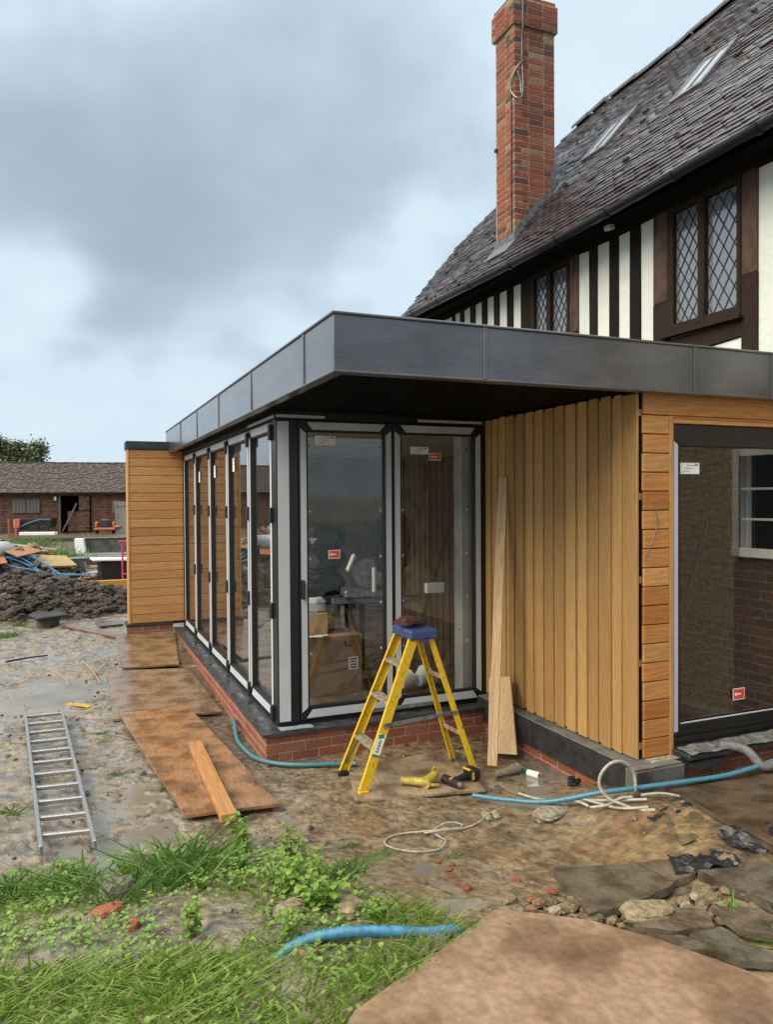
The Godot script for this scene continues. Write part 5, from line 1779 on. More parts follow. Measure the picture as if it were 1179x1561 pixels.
func build_boards() -> void:
	board_on_ground("plywood_sheet", [Vector3(-0.98, 0.185, -5.42), Vector3(-0.16, 0.185, -5.40), Vector3(-0.36, 0.115, -3.36), Vector3(-1.01, 0.115, -3.46)], 0.02, M.ply_wet[0], "wet brown plywood sheet against the cedar end wall, farthest of three", "plywood")
	board_on_ground("plywood_sheet", [Vector3(-1.17, 0.10, -3.43), Vector3(-0.27, 0.095, -3.20), Vector3(-0.20, 0.02, -1.42), Vector3(-1.21, 0.02, -1.58)], 0.02, M.ply_wet[1], "wide wet brown plywood sheet, middle one of three along the glass", "plywood")
	board_on_ground("plywood_sheet", [Vector3(-1.15, 0.052, -1.66), Vector3(-0.50, 0.052, -1.66), Vector3(-0.27, 0.03, 1.05), Vector3(-0.89, 0.03, 0.98)], 0.02, M.ply_wet[2], "long orange plywood sheet with a timber batten lying on it", "plywood")
	var bt := put("timber_batten", bx(Vector3(0.105, 0.055, 1.56), 0.004), M.new_wood_z, self, Transform3D(Basis.from_euler(Vector3(0.006, -0.012, 0.0)), Vector3(-0.635, 0.088, 0.44)))
	tag(bt, "orange sawn timber batten lying on the long plywood sheet", "timber")
	board_on_ground("plywood_sheet", [Vector3(0.40, 0.02, 0.60), Vector3(1.30, 0.02, 0.46), Vector3(1.17, 0.012, 1.35), Vector3(0.24, 0.012, 1.15)], 0.016, M.ply_wet[3], "pale worn plywood sheet under the yellow step ladder", "plywood")
	board_on_ground("plank", [Vector3(-1.72, 0.20, -6.55), Vector3(-1.62, 0.21, -6.62), Vector3(-0.80, 0.18, -5.22), Vector3(-0.90, 0.17, -5.12)], 0.025, M.ply_wet[4], "long brown plank between the drain chamber and the end wall", "plank")
	board_on_ground("plank", [Vector3(-1.22, 0.18, -6.75), Vector3(-0.85, 0.18, -6.85), Vector3(-0.82, 0.18, -6.35), Vector3(-1.16, 0.18, -6.3)], 0.03, M.ply_wet[5], "short dark board lying just left of the cedar end wall", "plank")
	# boards that lean on the return wall
	var top := Vector3(1.952, 2.31, 0.34)
	var foot := Vector3(1.48, 0.02, 0.93)
	var d := (top - foot).normalized()
	var across := Vector3(0.70, 0.0, 0.55).normalized()
	across = (across - d * across.dot(d)).normalized()
	var nn := d.cross(across)
	tag(put("leaning_plank", bx(Vector3(0.078, (top - foot).length(), 0.022), 0.003), M.new_wood, self, Transform3D(Basis(across, d, -nn).orthonormalized(), (top + foot) * 0.5)), "tall pale plank leaning on the upright cedar boards", "plank")
	var f2 := [Vector3(1.60, 0.03, 0.68), Vector3(1.76, 0.05, 0.86), Vector3(1.90, 0.60, 0.60), Vector3(1.845, 0.53, 0.30)]
	var sh := put("short_board", flat([f2[0], f2[1], Vector3(1.905, 0.60, 0.53), Vector3(1.825, 0.555, 0.32)], Vector3(-0.018, 0.005, 0.012)), M.new_wood, self)
	tag(sh, "short wide board offcut leaning on the plinth beside the tall plank", "board")
	# aluminium ladder flat on the mud
	var a := Vector3(-1.985, 0.075, -1.97)
	var b := Vector3(-1.665, 0.075, -1.97)
	var c := Vector3(-1.452, 0.075, 1.27)
	var e := Vector3(-1.745, 0.075, 1.22)
	var l := node("aluminium_ladder", (a + b + c + e) * 0.25 - Vector3(0, 0.05, 0))
	tag(l, "aluminium ladder lying flat in the mud on the left", "ladder")
	var o := l.position
	for s in [[a, e], [b, c]]:
		var g := Geo.new()
		g.bar(s[0] - o, s[1] - o, 0.024, 0.062, Vector3.UP, 0.004)
		put("stile", g.mesh(), M.aluminium, l)
	for k in 11:
		var f := 0.03 + 0.293 * k / 3.25
		var g := Geo.new()
		g.bar((a as Vector3).lerp(e, f) - o, (b as Vector3).lerp(c, f) - o, 0.034, 0.03, Vector3.UP, 0.006)
		put("rung", g.mesh(), M.aluminium, l)
	step_ladder()


func step_ladder() -> void:
	var l := node("step_ladder", Vector3(0.8, 0.036, 0.86))
	tag(l, "yellow step ladder with a paint-spattered blue top, standing on plywood", "step ladder")
	var o := l.position
	# foot, top: front near, front far, rear near, rear far
	var legs := [[Vector3(0.345, 0.04, 1.06), Vector3(0.785, 1.10, 0.985), 0.072], [Vector3(0.345, 0.04, 0.615), Vector3(0.785, 1.10, 0.70), 0.072], [Vector3(1.265, 0.04, 1.045), Vector3(0.925, 1.09, 0.975), 0.040], [Vector3(1.235, 0.04, 0.72), Vector3(0.915, 1.09, 0.74), 0.040]]
	for k in 4:
		var foot: Vector3 = legs[k][0] - o
		var top: Vector3 = legs[k][1] - o
		var w: float = legs[k][2]
		var g := Geo.new()
		var dir := (top - foot).normalized()
		var x := Vector3.BACK.cross(dir).normalized()
		var z := dir.cross(x) * -1.0
		var bs := Basis(x, dir, x.cross(dir))
		var mid := (foot + top) * 0.5
		var len := (top - foot).length()
		var s := 1.0 if k % 2 == 0 else -1.0
		g.box(mid, Vector3(w, len, 0.006), 0.002, bs)
		g.box(mid + bs * Vector3(w * 0.5 - 0.003, 0, -s * bs.z.z * 0.011), Vector3(0.006, len, 0.022), 0.002, bs)
		g.box(mid + bs * Vector3(-w * 0.5 + 0.003, 0, -s * bs.z.z * 0.011), Vector3(0.006, len, 0.022), 0.002, bs)
		var leg := put("stile", g.mesh(), M.yellow, l)
		g = Geo.new()
		g.box(foot + Vector3(0, -0.015, -s * 0.008), Vector3(w + 0.008, 0.045, 0.036), 0.006)
		put("rubber_foot", g.mesh(), M.bark if k == 3 else M.yellow if k == 0 else M.rubber, leg)
	for k in 3:
		var f: float = [0.255, 0.555, 0.80][k]
		var p: Vector3 = (legs[0][0] as Vector3).lerp(legs[0][1], f) - o
		var q: Vector3 = (legs[1][0] as Vector3).lerp(legs[1][1], f) - o
		var g := Geo.new()
		g.bar(p + Vector3(0.008, 0, -0.005), q + Vector3(0.008, 0, 0.005), 0.085, 0.026, Vector3.UP, 0.004)
		for j in 4:
			g.bar(p + Vector3(-0.02 + 0.018 * j, 0.0145, -0.006), q + Vector3(-0.02 + 0.018 * j, 0.0145, 0.006), 0.006, 0.004, Vector3.UP)
		put("tread", g.mesh(), mat(Color(0.36, 0.34, 0.29), 0.6, 0.3, M.T.stain, Vector3(5, 5, 5)), l)
	for k in 2:
		var f: float = [0.28, 0.70][k]
		var p: Vector3 = (legs[2][0] as Vector3).lerp(legs[2][1], f) - o
		var q: Vector3 = (legs[3][0] as Vector3).lerp(legs[3][1], f) - o
		var g := Geo.new()
		g.bar(p, q, 0.012, 0.034, Vector3.UP, 0.003)
		put("rear_rung", g.mesh(), mat(Color(0.40, 0.33, 0.24), 0.7, 0.2, M.T.stain, Vector3(5, 5, 5)), l)
	var g := Geo.new()
	g.bar((legs[0][0] as Vector3).lerp(legs[0][1], 0.42) - o + Vector3(-0.02, 0, 0.012), (legs[2][0] as Vector3).lerp(legs[2][1], 0.45) - o + Vector3(0.01, 0, 0.012), 0.006, 0.03, Vector3.UP, 0.002)
	put("spreader_bar", g.mesh(), M.steel, l)
	g = Geo.new()
	g.bar((legs[1][0] as Vector3).lerp(legs[1][1], 0.42) - o - Vector3(0.02, 0, 0.012), (legs[3][0] as Vector3).lerp(legs[3][1], 0.45) - o - Vector3(-0.01, 0, 0.012), 0.006, 0.03, Vector3.UP, 0.002)
	put("spreader_bar", g.mesh(), M.steel, l)
	g = Geo.new()
	for k in 2:
		var p: Vector3 = (legs[k][0] as Vector3).lerp(legs[k][1], 0.235) - o
		var q: Vector3 = (legs[k][0] as Vector3).lerp(legs[k][1], 0.06) - o
		g.bar(p + Vector3(-0.01, 0, -0.06 if k == 0 else 0.06), q + Vector3(-0.005, 0, -0.012 if k == 0 else 0.012), 0.016, 0.004, Vector3.BACK)
	put("brace", g.mesh(), M.steel, l)
	var spatter := noise_tex(0.035, 3, [[0.0, Color(0.07, 0.13, 0.36)], [0.44, Color(0.10, 0.17, 0.42)], [0.52, Color(0.6, 0.66, 0.72)], [0.58, Color(0.12, 0.19, 0.44)], [0.75, Color(0.05, 0.09, 0.24)], [1.0, Color(0.8, 0.84, 0.86)]], 256, FastNoiseLite.TYPE_SIMPLEX_SMOOTH, 51)
	var cap_mat := mat(Color(1, 1, 1), 0.5, 0.0, spatter, Vector3(9, 9, 9))
	g = Geo.new()
	g.box(Vector3(0.855, 1.115, 0.842) - o, Vector3(0.235, 0.075, 0.345), 0.014)
	g.slab(PackedVector3Array([Vector3(0.80, 1.085, 1.013) - o, Vector3(0.905, 1.085, 1.013) - o, Vector3(0.868, 1.045, 1.006) - o]), Vector3(0, 0, -0.03))
	put("top_cap", g.mesh(), cap_mat, l)
	# the hire label on the near stile
	var dir: Vector3 = ((legs[0][1] as Vector3) - (legs[0][0] as Vector3)).normalized()
	var xx := Vector3.BACK.cross(dir).normalized()
	var at: Vector3 = (legs[0][0] as Vector3).lerp(legs[0][1], 0.29) - o
	var bs := Basis(dir, -xx if xx.x > 0.0 else xx, Vector3.BACK)
	bs.z = bs.x.cross(bs.y).normalized()
	var lab := put("label", bx(Vector3(0.165, 0.056, 0.001)), M.label, l, Transform3D(bs, at + bs.z * 0.0045))
	put("label_end", bx(Vector3(0.018, 0.056, 0.001)), M.green, lab, Transform3D(Basis(), Vector3(-0.074, 0, 0.0008)))
	put("label_end", bx(Vector3(0.03, 0.044, 0.001), 0.0), M.green, lab, Transform3D(Basis(Vector3.BACK, 0.4), Vector3(0.066, 0.004, 0.0008)))
	var tm := TextMesh.new()
	tm.text = "RAMS"
	var font := SystemFont.new()
	font.font_names = PackedStringArray(["Droid Sans"])
	font.font_weight = 700
	tm.font = font
	tm.font_size = 32
	tm.pixel_size = 0.0011
	tm.depth = 0.0008
	put("lettering", tm, mat(Color(0.02, 0.03, 0.10), 0.5), lab, Transform3D(Basis(), Vector3(-0.006, 0, 0.001)))
	# what lies on the top
	var pouch := Geo.new()
	pouch.slab(PackedVector3Array([Vector3(-0.10, 0, -0.07), Vector3(0.03, 0.0, -0.10), Vector3(0.08, 0, 0.0), Vector3(0.0, 0.0, 0.07), Vector3(-0.07, 0, 0.05)]), Vector3(0, 0.022, 0))
	pouch.rock(Vector3(-0.02, 0.025, -0.01), Vector3(0.07, 0.022, 0.06), n_mid, 0.4, 6, 9)
	var leather := mat(Color(0.105, 0.042, 0.022), 0.7, 0.0, M.T.mottle, Vector3(5, 5, 5))
	tag(put("leather_pouch", pouch.mesh(), leather, self, Transform3D(Basis.from_euler(Vector3(0.05, 0.3, 0.16)), Vector3(0.80, 1.195, 0.87))), "small brown leather pouch on the blue ladder top", "pouch")
	pouch = Geo.new()
	pouch.rock(Vector3.ZERO, Vector3(0.065, 0.022, 0.055), n_mid, 0.6, 6, 9)
	pouch.tube(smooth_path([Vector3(-0.05, 0.0, 0.02), Vector3(0.0, 0.035, 0.03), Vector3(0.09, 0.0, 0.03)], 5), 0.008, 6)
	tag(put("dirty_rag", pouch.mesh(), mat(Color(0.10, 0.085, 0.075), 0.85, 0.0, M.T.mottle, Vector3(6, 6, 6)), self, Transform3D(Basis(Vector3.UP, 0.5), Vector3(0.90, 1.168, 0.80))), "crumpled dark rag beside the pouch on the ladder top", "rag")


# --------------------------------------------------------------------------- small tools and litter
func build_tools() -> void:
	# yellow rubber gauntlet, doubled over
	var gl := mat(Color(0.60, 0.46, 0.08), 0.45, 0.0, M.T.mottle, Vector3(5, 5, 5))
	var g := node("rubber_glove", Vector3(0.78, 0.04, 1.10))
	tag(g, "muddy yellow rubber glove lying on the pale plywood", "glove")
	var c := Geo.new()
	c.tube(smooth_path([Vector3(-0.13, 0.025, -0.07), Vector3(-0.07, 0.026, -0.03), Vector3(-0.01, 0.028, 0.02), Vector3(0.03, 0.03, 0.05)], 6), 0.027, 12, 0.036)
	put("cuff", c.mesh(), gl, g)
	c = Geo.new()
	c.tube(smooth_path([Vector3(0.0, 0.03, 0.06), Vector3(0.06, 0.036, 0.02), Vector3(0.12, 0.05, -0.02)], 6), 0.042, 12, 0.03)
	put("palm", c.mesh(), gl, g)
	for k in 4:
		c = Geo.new()
		var s := Vector3(0.11, 0.028 + 0.017 * k, -0.015 - 0.006 * k)
		c.tube(smooth_path([s, s + Vector3(0.03, 0.008, -0.012 - 0.004 * k), s + Vector3(0.05 + 0.006 * (k % 2), 0.002, -0.022)], 5), 0.0105, 8, 0.008)
		put("finger", c.mesh(), gl, g)
	c = Geo.new()
	c.tube(smooth_path([Vector3(0.02, 0.022, 0.07), Vector3(0.06, 0.016, 0.085), Vector3(0.10, 0.012, 0.085)], 5), 0.015, 8, 0.010)
	put("thumb", c.mesh(), gl, g)
	# cordless drill on its side
	var d := node("cordless_drill", Vector3(1.08, 0.062, 1.155), 0.22)
	tag(d, "black and yellow cordless drill lying on the plywood by the ladder", "drill")
	c = Geo.new()
	c.box(Vector3(0.105, 0.012, 0.0), Vector3(0.085, 0.085, 0.12), 0.014)
	put("battery", c.mesh(), M.rubber, d)
	c = Geo.new()
	c.box(Vector3(0.07, 0.012, 0.061), Vector3(0.022, 0.05, 0.006), 0.002)
	c.box(Vector3(0.055, 0.055, 0.0), Vector3(0.02, 0.012, 0.08), 0.003)
	c.box(Vector3(-0.12, 0.03, 0.032), Vector3(0.03, 0.02, 0.008), 0.003)
	put("yellow_trim", c.mesh(), M.yellow, d)
	c = Geo.new()
	c.tube(smooth_path([Vector3(0.07, 0.008, 0), Vector3(0.0, 0.0, 0), Vector3(-0.07, -0.004, 0.005)], 5), 0.026, 10, 0.023)
	put("grip", c.mesh(), M.rubber, d)
	c = Geo.new()
	c.tube(PackedVector3Array([Vector3(-0.10, -0.008, -0.075), Vector3(-0.095, -0.006, 0.02), Vector3(-0.09, -0.004, 0.085)]), 0.036, 12, 0.032)
	put("motor_body", c.mesh(), M.rubber, d)
	c = Geo.new()
	c.tube(PackedVector3Array([Vector3(-0.09, -0.004, 0.085), Vector3(-0.088, -0.003, 0.12)]), 0.026, 12, 0.017)
	put("chuck", c.mesh(), M.steel, d)
	# litter
	c = Geo.new()
	c.tube(smooth_path([Vector3(-0.11, 0.03, 0.02), Vector3(-0.04, 0.034, 0.01), Vector3(0.03, 0.042, -0.01), Vector3(0.09, 0.05, -0.03)], 6), 0.024, 9, 0.042)
	tag(put("plastic_bottle", c.mesh(), mat(Color(0.30, 0.26, 0.21), 0.5, 0.0, M.T.mottle, Vector3(5, 5, 5)), self, Transform3D(Basis(Vector3.UP, -0.2), lies(1.52, 1.10, 0.0))), "muddy crushed grey bottle on the earth behind the blue pipe", "bottle")
	var t := node("sealant_tube", lies(1.70, 1.22, 0.025), 0.5)
	tag(t, "small white and green sealant tube lying by the brick plinth", "tube")
	c = Geo.new()
	c.tube(PackedVector3Array([Vector3(0, 0, 0.02), Vector3(0.01, 0, -0.08)]), 0.026, 12)
	put("body", c.mesh(), M.label, t)
	c = Geo.new()
	c.tube(PackedVector3Array([Vector3(0.01, 0, -0.081), Vector3(0.06, 0.0, -0.12)]), 0.022, 10)
	put("green_end", c.mesh(), M.green, t)
	c = Geo.new()
	c.tube(PackedVector3Array([Vector3(0, 0, 0.0205), Vector3(0, 0, 0.023)]), 0.011, 10)
	put("nozzle_hole", c.mesh(), M.ink, t)
	c = Geo.new()
	for k in 7:
		c.rock(Vector3(rng.randf_range(-0.07, 0.07), 0.015, rng.randf_range(-0.04, 0.04)), Vector3(0.028, 0.014, 0.022), n_mid, 0.7, 4, 6)
	tag(put("crumpled_tissue", c.mesh(), mat(Color(0.42, 0.40, 0.26), 0.9, 0.0, M.T.mottle, Vector3(6, 6, 6)), self, Transform3D(Basis(), lies(1.0, 1.72))), "yellowish crumpled paper beside the thin white cable", "paper")
	c = Geo.new()
	for k in 9:
		c.rock(Vector3(rng.randf_range(-0.05, 0.05), 0.02 + rng.randf_range(0, 0.03), rng.randf_range(-0.04, 0.04)), Vector3(0.03, 0.02, 0.03), n_mid, 0.8, 4, 6)
	tag(put("crumpled_plastic", c.mesh(), M.black_plastic, self, Transform3D(Basis(), lies(1.74, 1.62))), "scrap of crumpled black plastic at the foot of the brick plinth", "plastic scrap")
	tag(put("yellow_strip", bx(Vector3(0.34, 0.01, 0.07), 0.003), mat(Color(0.55, 0.37, 0.03), 0.5, 0.0, M.T.stain, Vector3(4, 4, 4)), self, Transform3D(Basis.from_euler(Vector3(0.05, -0.82, 0.02)), lies(-1.50, -2.33, 0.014))), "yellow plastic strip lying in the wet mud", "strip")
	for p in [[-2.31, -4.25, -1.85, -4.52, 0.014, "dark stick lying farthest left in the mud"], [-1.44, -3.95, -1.27, -3.02, 0.008, "thin pale stick crossed by another in the mud"], [-1.14, -3.94, -1.39, -3.16, 0.008, "thin pale stick lying across a second one"], [-1.75, -3.6, -1.6, -3.1, 0.007, "short pale stick left of the crossed pair"], [-0.52, -2.6, -0.3, -2.1, 0.008, "pale twig lying on the middle plywood sheet"]]:
		c = Geo.new()
		var a := lies(p[0], p[1], 0.03)
		var b := lies(p[2], p[3], 0.03 if p[1] != -2.6 else 0.04)
		c.tube(smooth_path([a, a.lerp(b, 0.5) + Vector3(0.015, 0.008, 0), b], 4), p[4], 6, float(p[4]) * 0.7)
		tag(put("stick", c.mesh(), M.bark if p[4] > 0.01 else M.carton_pale, self), p[5], "stick")
	# clear film scrap on the sill at the corner, grey film on the sill to the right
	var film := StandardMaterial3D.new()
	film.albedo_color = Color(0.75, 0.8, 0.83, 0.45)
	film.transparency = BaseMaterial3D.TRANSPARENCY_ALPHA
	film.roughness = 0.3
	tag(put("film_scrap", wrinkled(Vector3(-0.02, 0.262, 0.06), Vector3(0.28, 0, 0.0), Vector3(0, 0, 0.10), 0.016, 14, 5), film, self), "scrap of clear plastic film stuck on the slate sill corner", "plastic film")
	var gp := mat(Color(0.20, 0.215, 0.235), 0.28, 0.0, M.T.stain, Vector3(3, 3, 3))
	tag(put("sill_film", wrinkled(Vector3(2.29, 0.388, 2.04), Vector3(1.3, 0.01, 0), Vector3(0, -0.012, 0.15), 0.02, 40, 8), gp, self), "grey wrinkled plastic film over the sill of the right door", "plastic film")
	c = Geo.new()
	c.tube(smooth_path([Vector3(2.60, 0.40, 2.12), Vector3(2.74, 0.37, 2.22), Vector3(2.80, 0.28, 2.30), Vector3(2.90, 0.27, 2.31)], 6), 0.03, 9, 0.035)
	tag(put("twisted_film", c.mesh(), gp, self), "twist of grey plastic film wrapped round the blue pipe", "plastic film")
	tag(put("building_paper", flat([Vector3(2.24, 0.3295, 2.085), Vector3(2.62, 0.3295, 2.085), Vector3(2.60, 0.318, 2.22), Vector3(2.31, 0.30, 2.25)], Vector3(0, 0.005, 0)), M.black_plastic, self), "flap of black membrane sticking out under the right sill", "membrane")


func wrinkled(at: Vector3, u: Vector3, v: Vector3, amp: float, nu: int, nv: int) -> ArrayMesh:
	var st := SurfaceTool.new()
	st.begin(Mesh.PRIMITIVE_TRIANGLES)
	var up := v.cross(u).normalized()
	for j in nv + 1:
		for i in nu + 1:
			var p := at + u * (float(i) / nu) + v * (float(j) / nv)
			var q := p * 3.0
			p += up * (amp * absf(n_mid.get_noise_3dv(q * 0.35)) + amp * 0.45 * absf(n_mid.get_noise_3dv(q * 1.2)))
			p += v * 0.12 * n_big.get_noise_3dv(q) * (1.0 if j in [0, nv] else 0.0)
			st.set_smooth_group(-1)
			st.add_vertex(p)
	for j in nv:
		for i in nu:
			var k := j * (nu + 1) + i
			for q in [k, k + 1, k + nu + 2, k, k + nu + 2, k + nu + 1]:
				st.add_index(q)
	st.generate_normals()
	return st.commit()


func build_pipes() -> void:
	tag(put("hose", pipe([lies(-0.17, -1.05, 0.05), lies(-0.19, -0.85, 0.07), lies(-0.23, -0.55, 0.05), lies(-0.235, -0.25, 0.035), lies(-0.19, 0.02, 0.03), lies(-0.05, 0.24, 0.025), lies(0.15, 0.36, 0.025), lies(0.42, 0.45, 0.028), lies(0.5, 0.5, 0.03)], 0.018, 9), M.hose, self), "teal blue hose curving round the brick corner to the step ladder", "hose")
	tag(put("water_pipe", pipe([Vector3(1.02, 0.045, 1.44), Vector3(1.18, 0.06, 1.64), Vector3(1.36, 0.10, 1.86), Vector3(1.60, 0.20, 2.08), Vector3(1.92, 0.245, 2.22), Vector3(2.42, 0.25, 2.28), Vector3(2.70, 0.272, 2.30), Vector3(3.0, 0.30, 2.30), Vector3(3.5, 0.33, 2.35)], 0.0165, 10), M.blue_pipe, self), "long blue water pipe running past the cedar corner to the right", "pipe")
	tag(put("water_pipe", pipe([Vector3(-0.78, 0.17, 2.96), Vector3(-0.72, 0.21, 2.95), Vector3(-0.60, 0.24, 2.97), Vector3(-0.45, 0.255, 3.02), Vector3(-0.29, 0.245, 3.07), Vector3(-0.14, 0.22, 3.10), Vector3(-0.02, 0.205, 3.10), Vector3(0.03, 0.18, 3.09)], 0.024, 10), mat(Color(0.07, 0.28, 0.47), 0.35, 0.0, M.T.mottle, Vector3(3, 3, 3)), self), "short bright blue pipe lying in the grass in the foreground", "pipe")
	# thin white cable in two flat loops
	var pts := []
	for p in [[1.16, 1.63], [1.0, 1.70], [0.86, 1.79], [0.74, 1.82], [0.60, 1.86], [0.50, 1.86], [0.46, 1.82], [0.54, 1.76], [0.66, 1.73], [0.75, 1.75], [0.73, 1.80], [0.60, 1.84], [0.46, 1.82], [0.34, 1.78], [0.22, 1.81], [0.16, 1.90], [0.19, 2.00], [0.30, 2.07], [0.44, 2.06], [0.53, 1.98], [0.54, 1.90], [0.49, 1.83], [0.42, 1.80]]:
		pts.append(lies(p[0], p[1], 0.014 + 0.006 * sin(pts.size() * 1.7)))
	tag(put("cable_coil", pipe(pts, 0.0058, 6, 6), M.cable, self), "thin white cable lying in loose loops on the mud", "cable")
	tag(put("cable_loop", pipe([lies(1.74, 2.44, 0.012), Vector3(1.70, 0.165, 2.32), Vector3(1.63, 0.19, 2.27), Vector3(1.565, 0.22, 2.22), Vector3(1.525, 0.29, 2.18), Vector3(1.53, 0.37, 2.19), Vector3(1.575, 0.43, 2.21), Vector3(1.64, 0.445, 2.22), Vector3(1.71, 0.42, 2.22), Vector3(1.765, 0.35, 2.22), Vector3(1.78, 0.26, 2.22), Vector3(1.775, 0.20, 2.22)], 0.0105, 8), M.cable, self), "white cable standing up in a loop before the cedar corner", "cable")
	for p in [[[Vector3(1.74, 0.205, 2.23), Vector3(1.66, 0.20, 2.21), Vector3(1.58, 0.165, 2.19), Vector3(1.50, 0.135, 2.12)], "white cable end rising to the knot under the loop"], [[lies(1.36, 1.50, 0.02), lies(1.42, 1.72, 0.03), lies(1.48, 1.95, 0.05), lies(1.52, 2.08, 0.03)], "white cable running back beside the pale flat stone"], [[lies(1.50, 1.98, 0.05), lies(1.62, 2.14, 0.035), lies(1.80, 2.30, 0.02)], "white cable piece lying straight under the loop"], [[lies(1.52, 2.02, 0.06), lies(1.62, 2.25, 0.02), lies(1.74, 2.38, 0.015)], "white cable piece with a split end below the loop"], [[Vector3(1.80, 0.21, 2.24), lies(1.92, 2.30, 0.03), lies(2.04, 2.36, 0.014)], "white cable end pointing right of the loop"], [[lies(1.34, 1.62, 0.02), lies(1.46, 1.86, 0.02), lies(1.6, 2.05, 0.02)], "white cable half buried beneath the blue pipe"]]:
		tag(put("cable_end", pipe(p[0], 0.0095, 7), M.cable, self), p[1], "cable", "cable ends by the cedar corner")
	var c := Geo.new()
	c.rock(Vector3(1.777, 0.215, 2.235), Vector3(0.025, 0.03, 0.02), n_mid, 0.4, 5, 8)
	tag(put("tape_binding", c.mesh(), M.bark, self), "dark tape binding where the white cables meet", "tape")


# --------------------------------------------------------------------------- paving, stones, plastic
func stone_slab(called: String, pts: Array, thick: float, m: Material, label: String, category := "paving slab") -> void:
	var line := []
	var mid := Vector3.ZERO
	for p in pts:
		mid += p / pts.size()
	for i in pts.size():
		var a: Vector3 = pts[i]
		var b: Vector3 = pts[(i + 1) % pts.size()]
		line.append(a - mid)
		var side := Vector3.UP.cross(b - a).normalized()
		var k := int((b - a).length() / 0.06)
		for j in k:
			line.append(a.lerp(b, (j + 1.0) / (k + 1.0)) - mid + side * rng.randf_range(-0.008, 0.008))
	tag(put(called, flat(line, Vector3(0, thick, 0)), m, self, Transform3D(Basis(), mid - Vector3(0, thick * 0.45, 0))), label, category)


func lump(called: String, at: Vector3, r: Vector3, turn: float, m: Material, label: String, category := "stone", rough := 0.45) -> void:
	var g := Geo.new()
	g.rock(Vector3.ZERO, r, n_mid, rough, 8, 12)
	tag(put(called, g.mesh(), m, self, Transform3D(Basis(Vector3.UP, turn), at)), label, category)


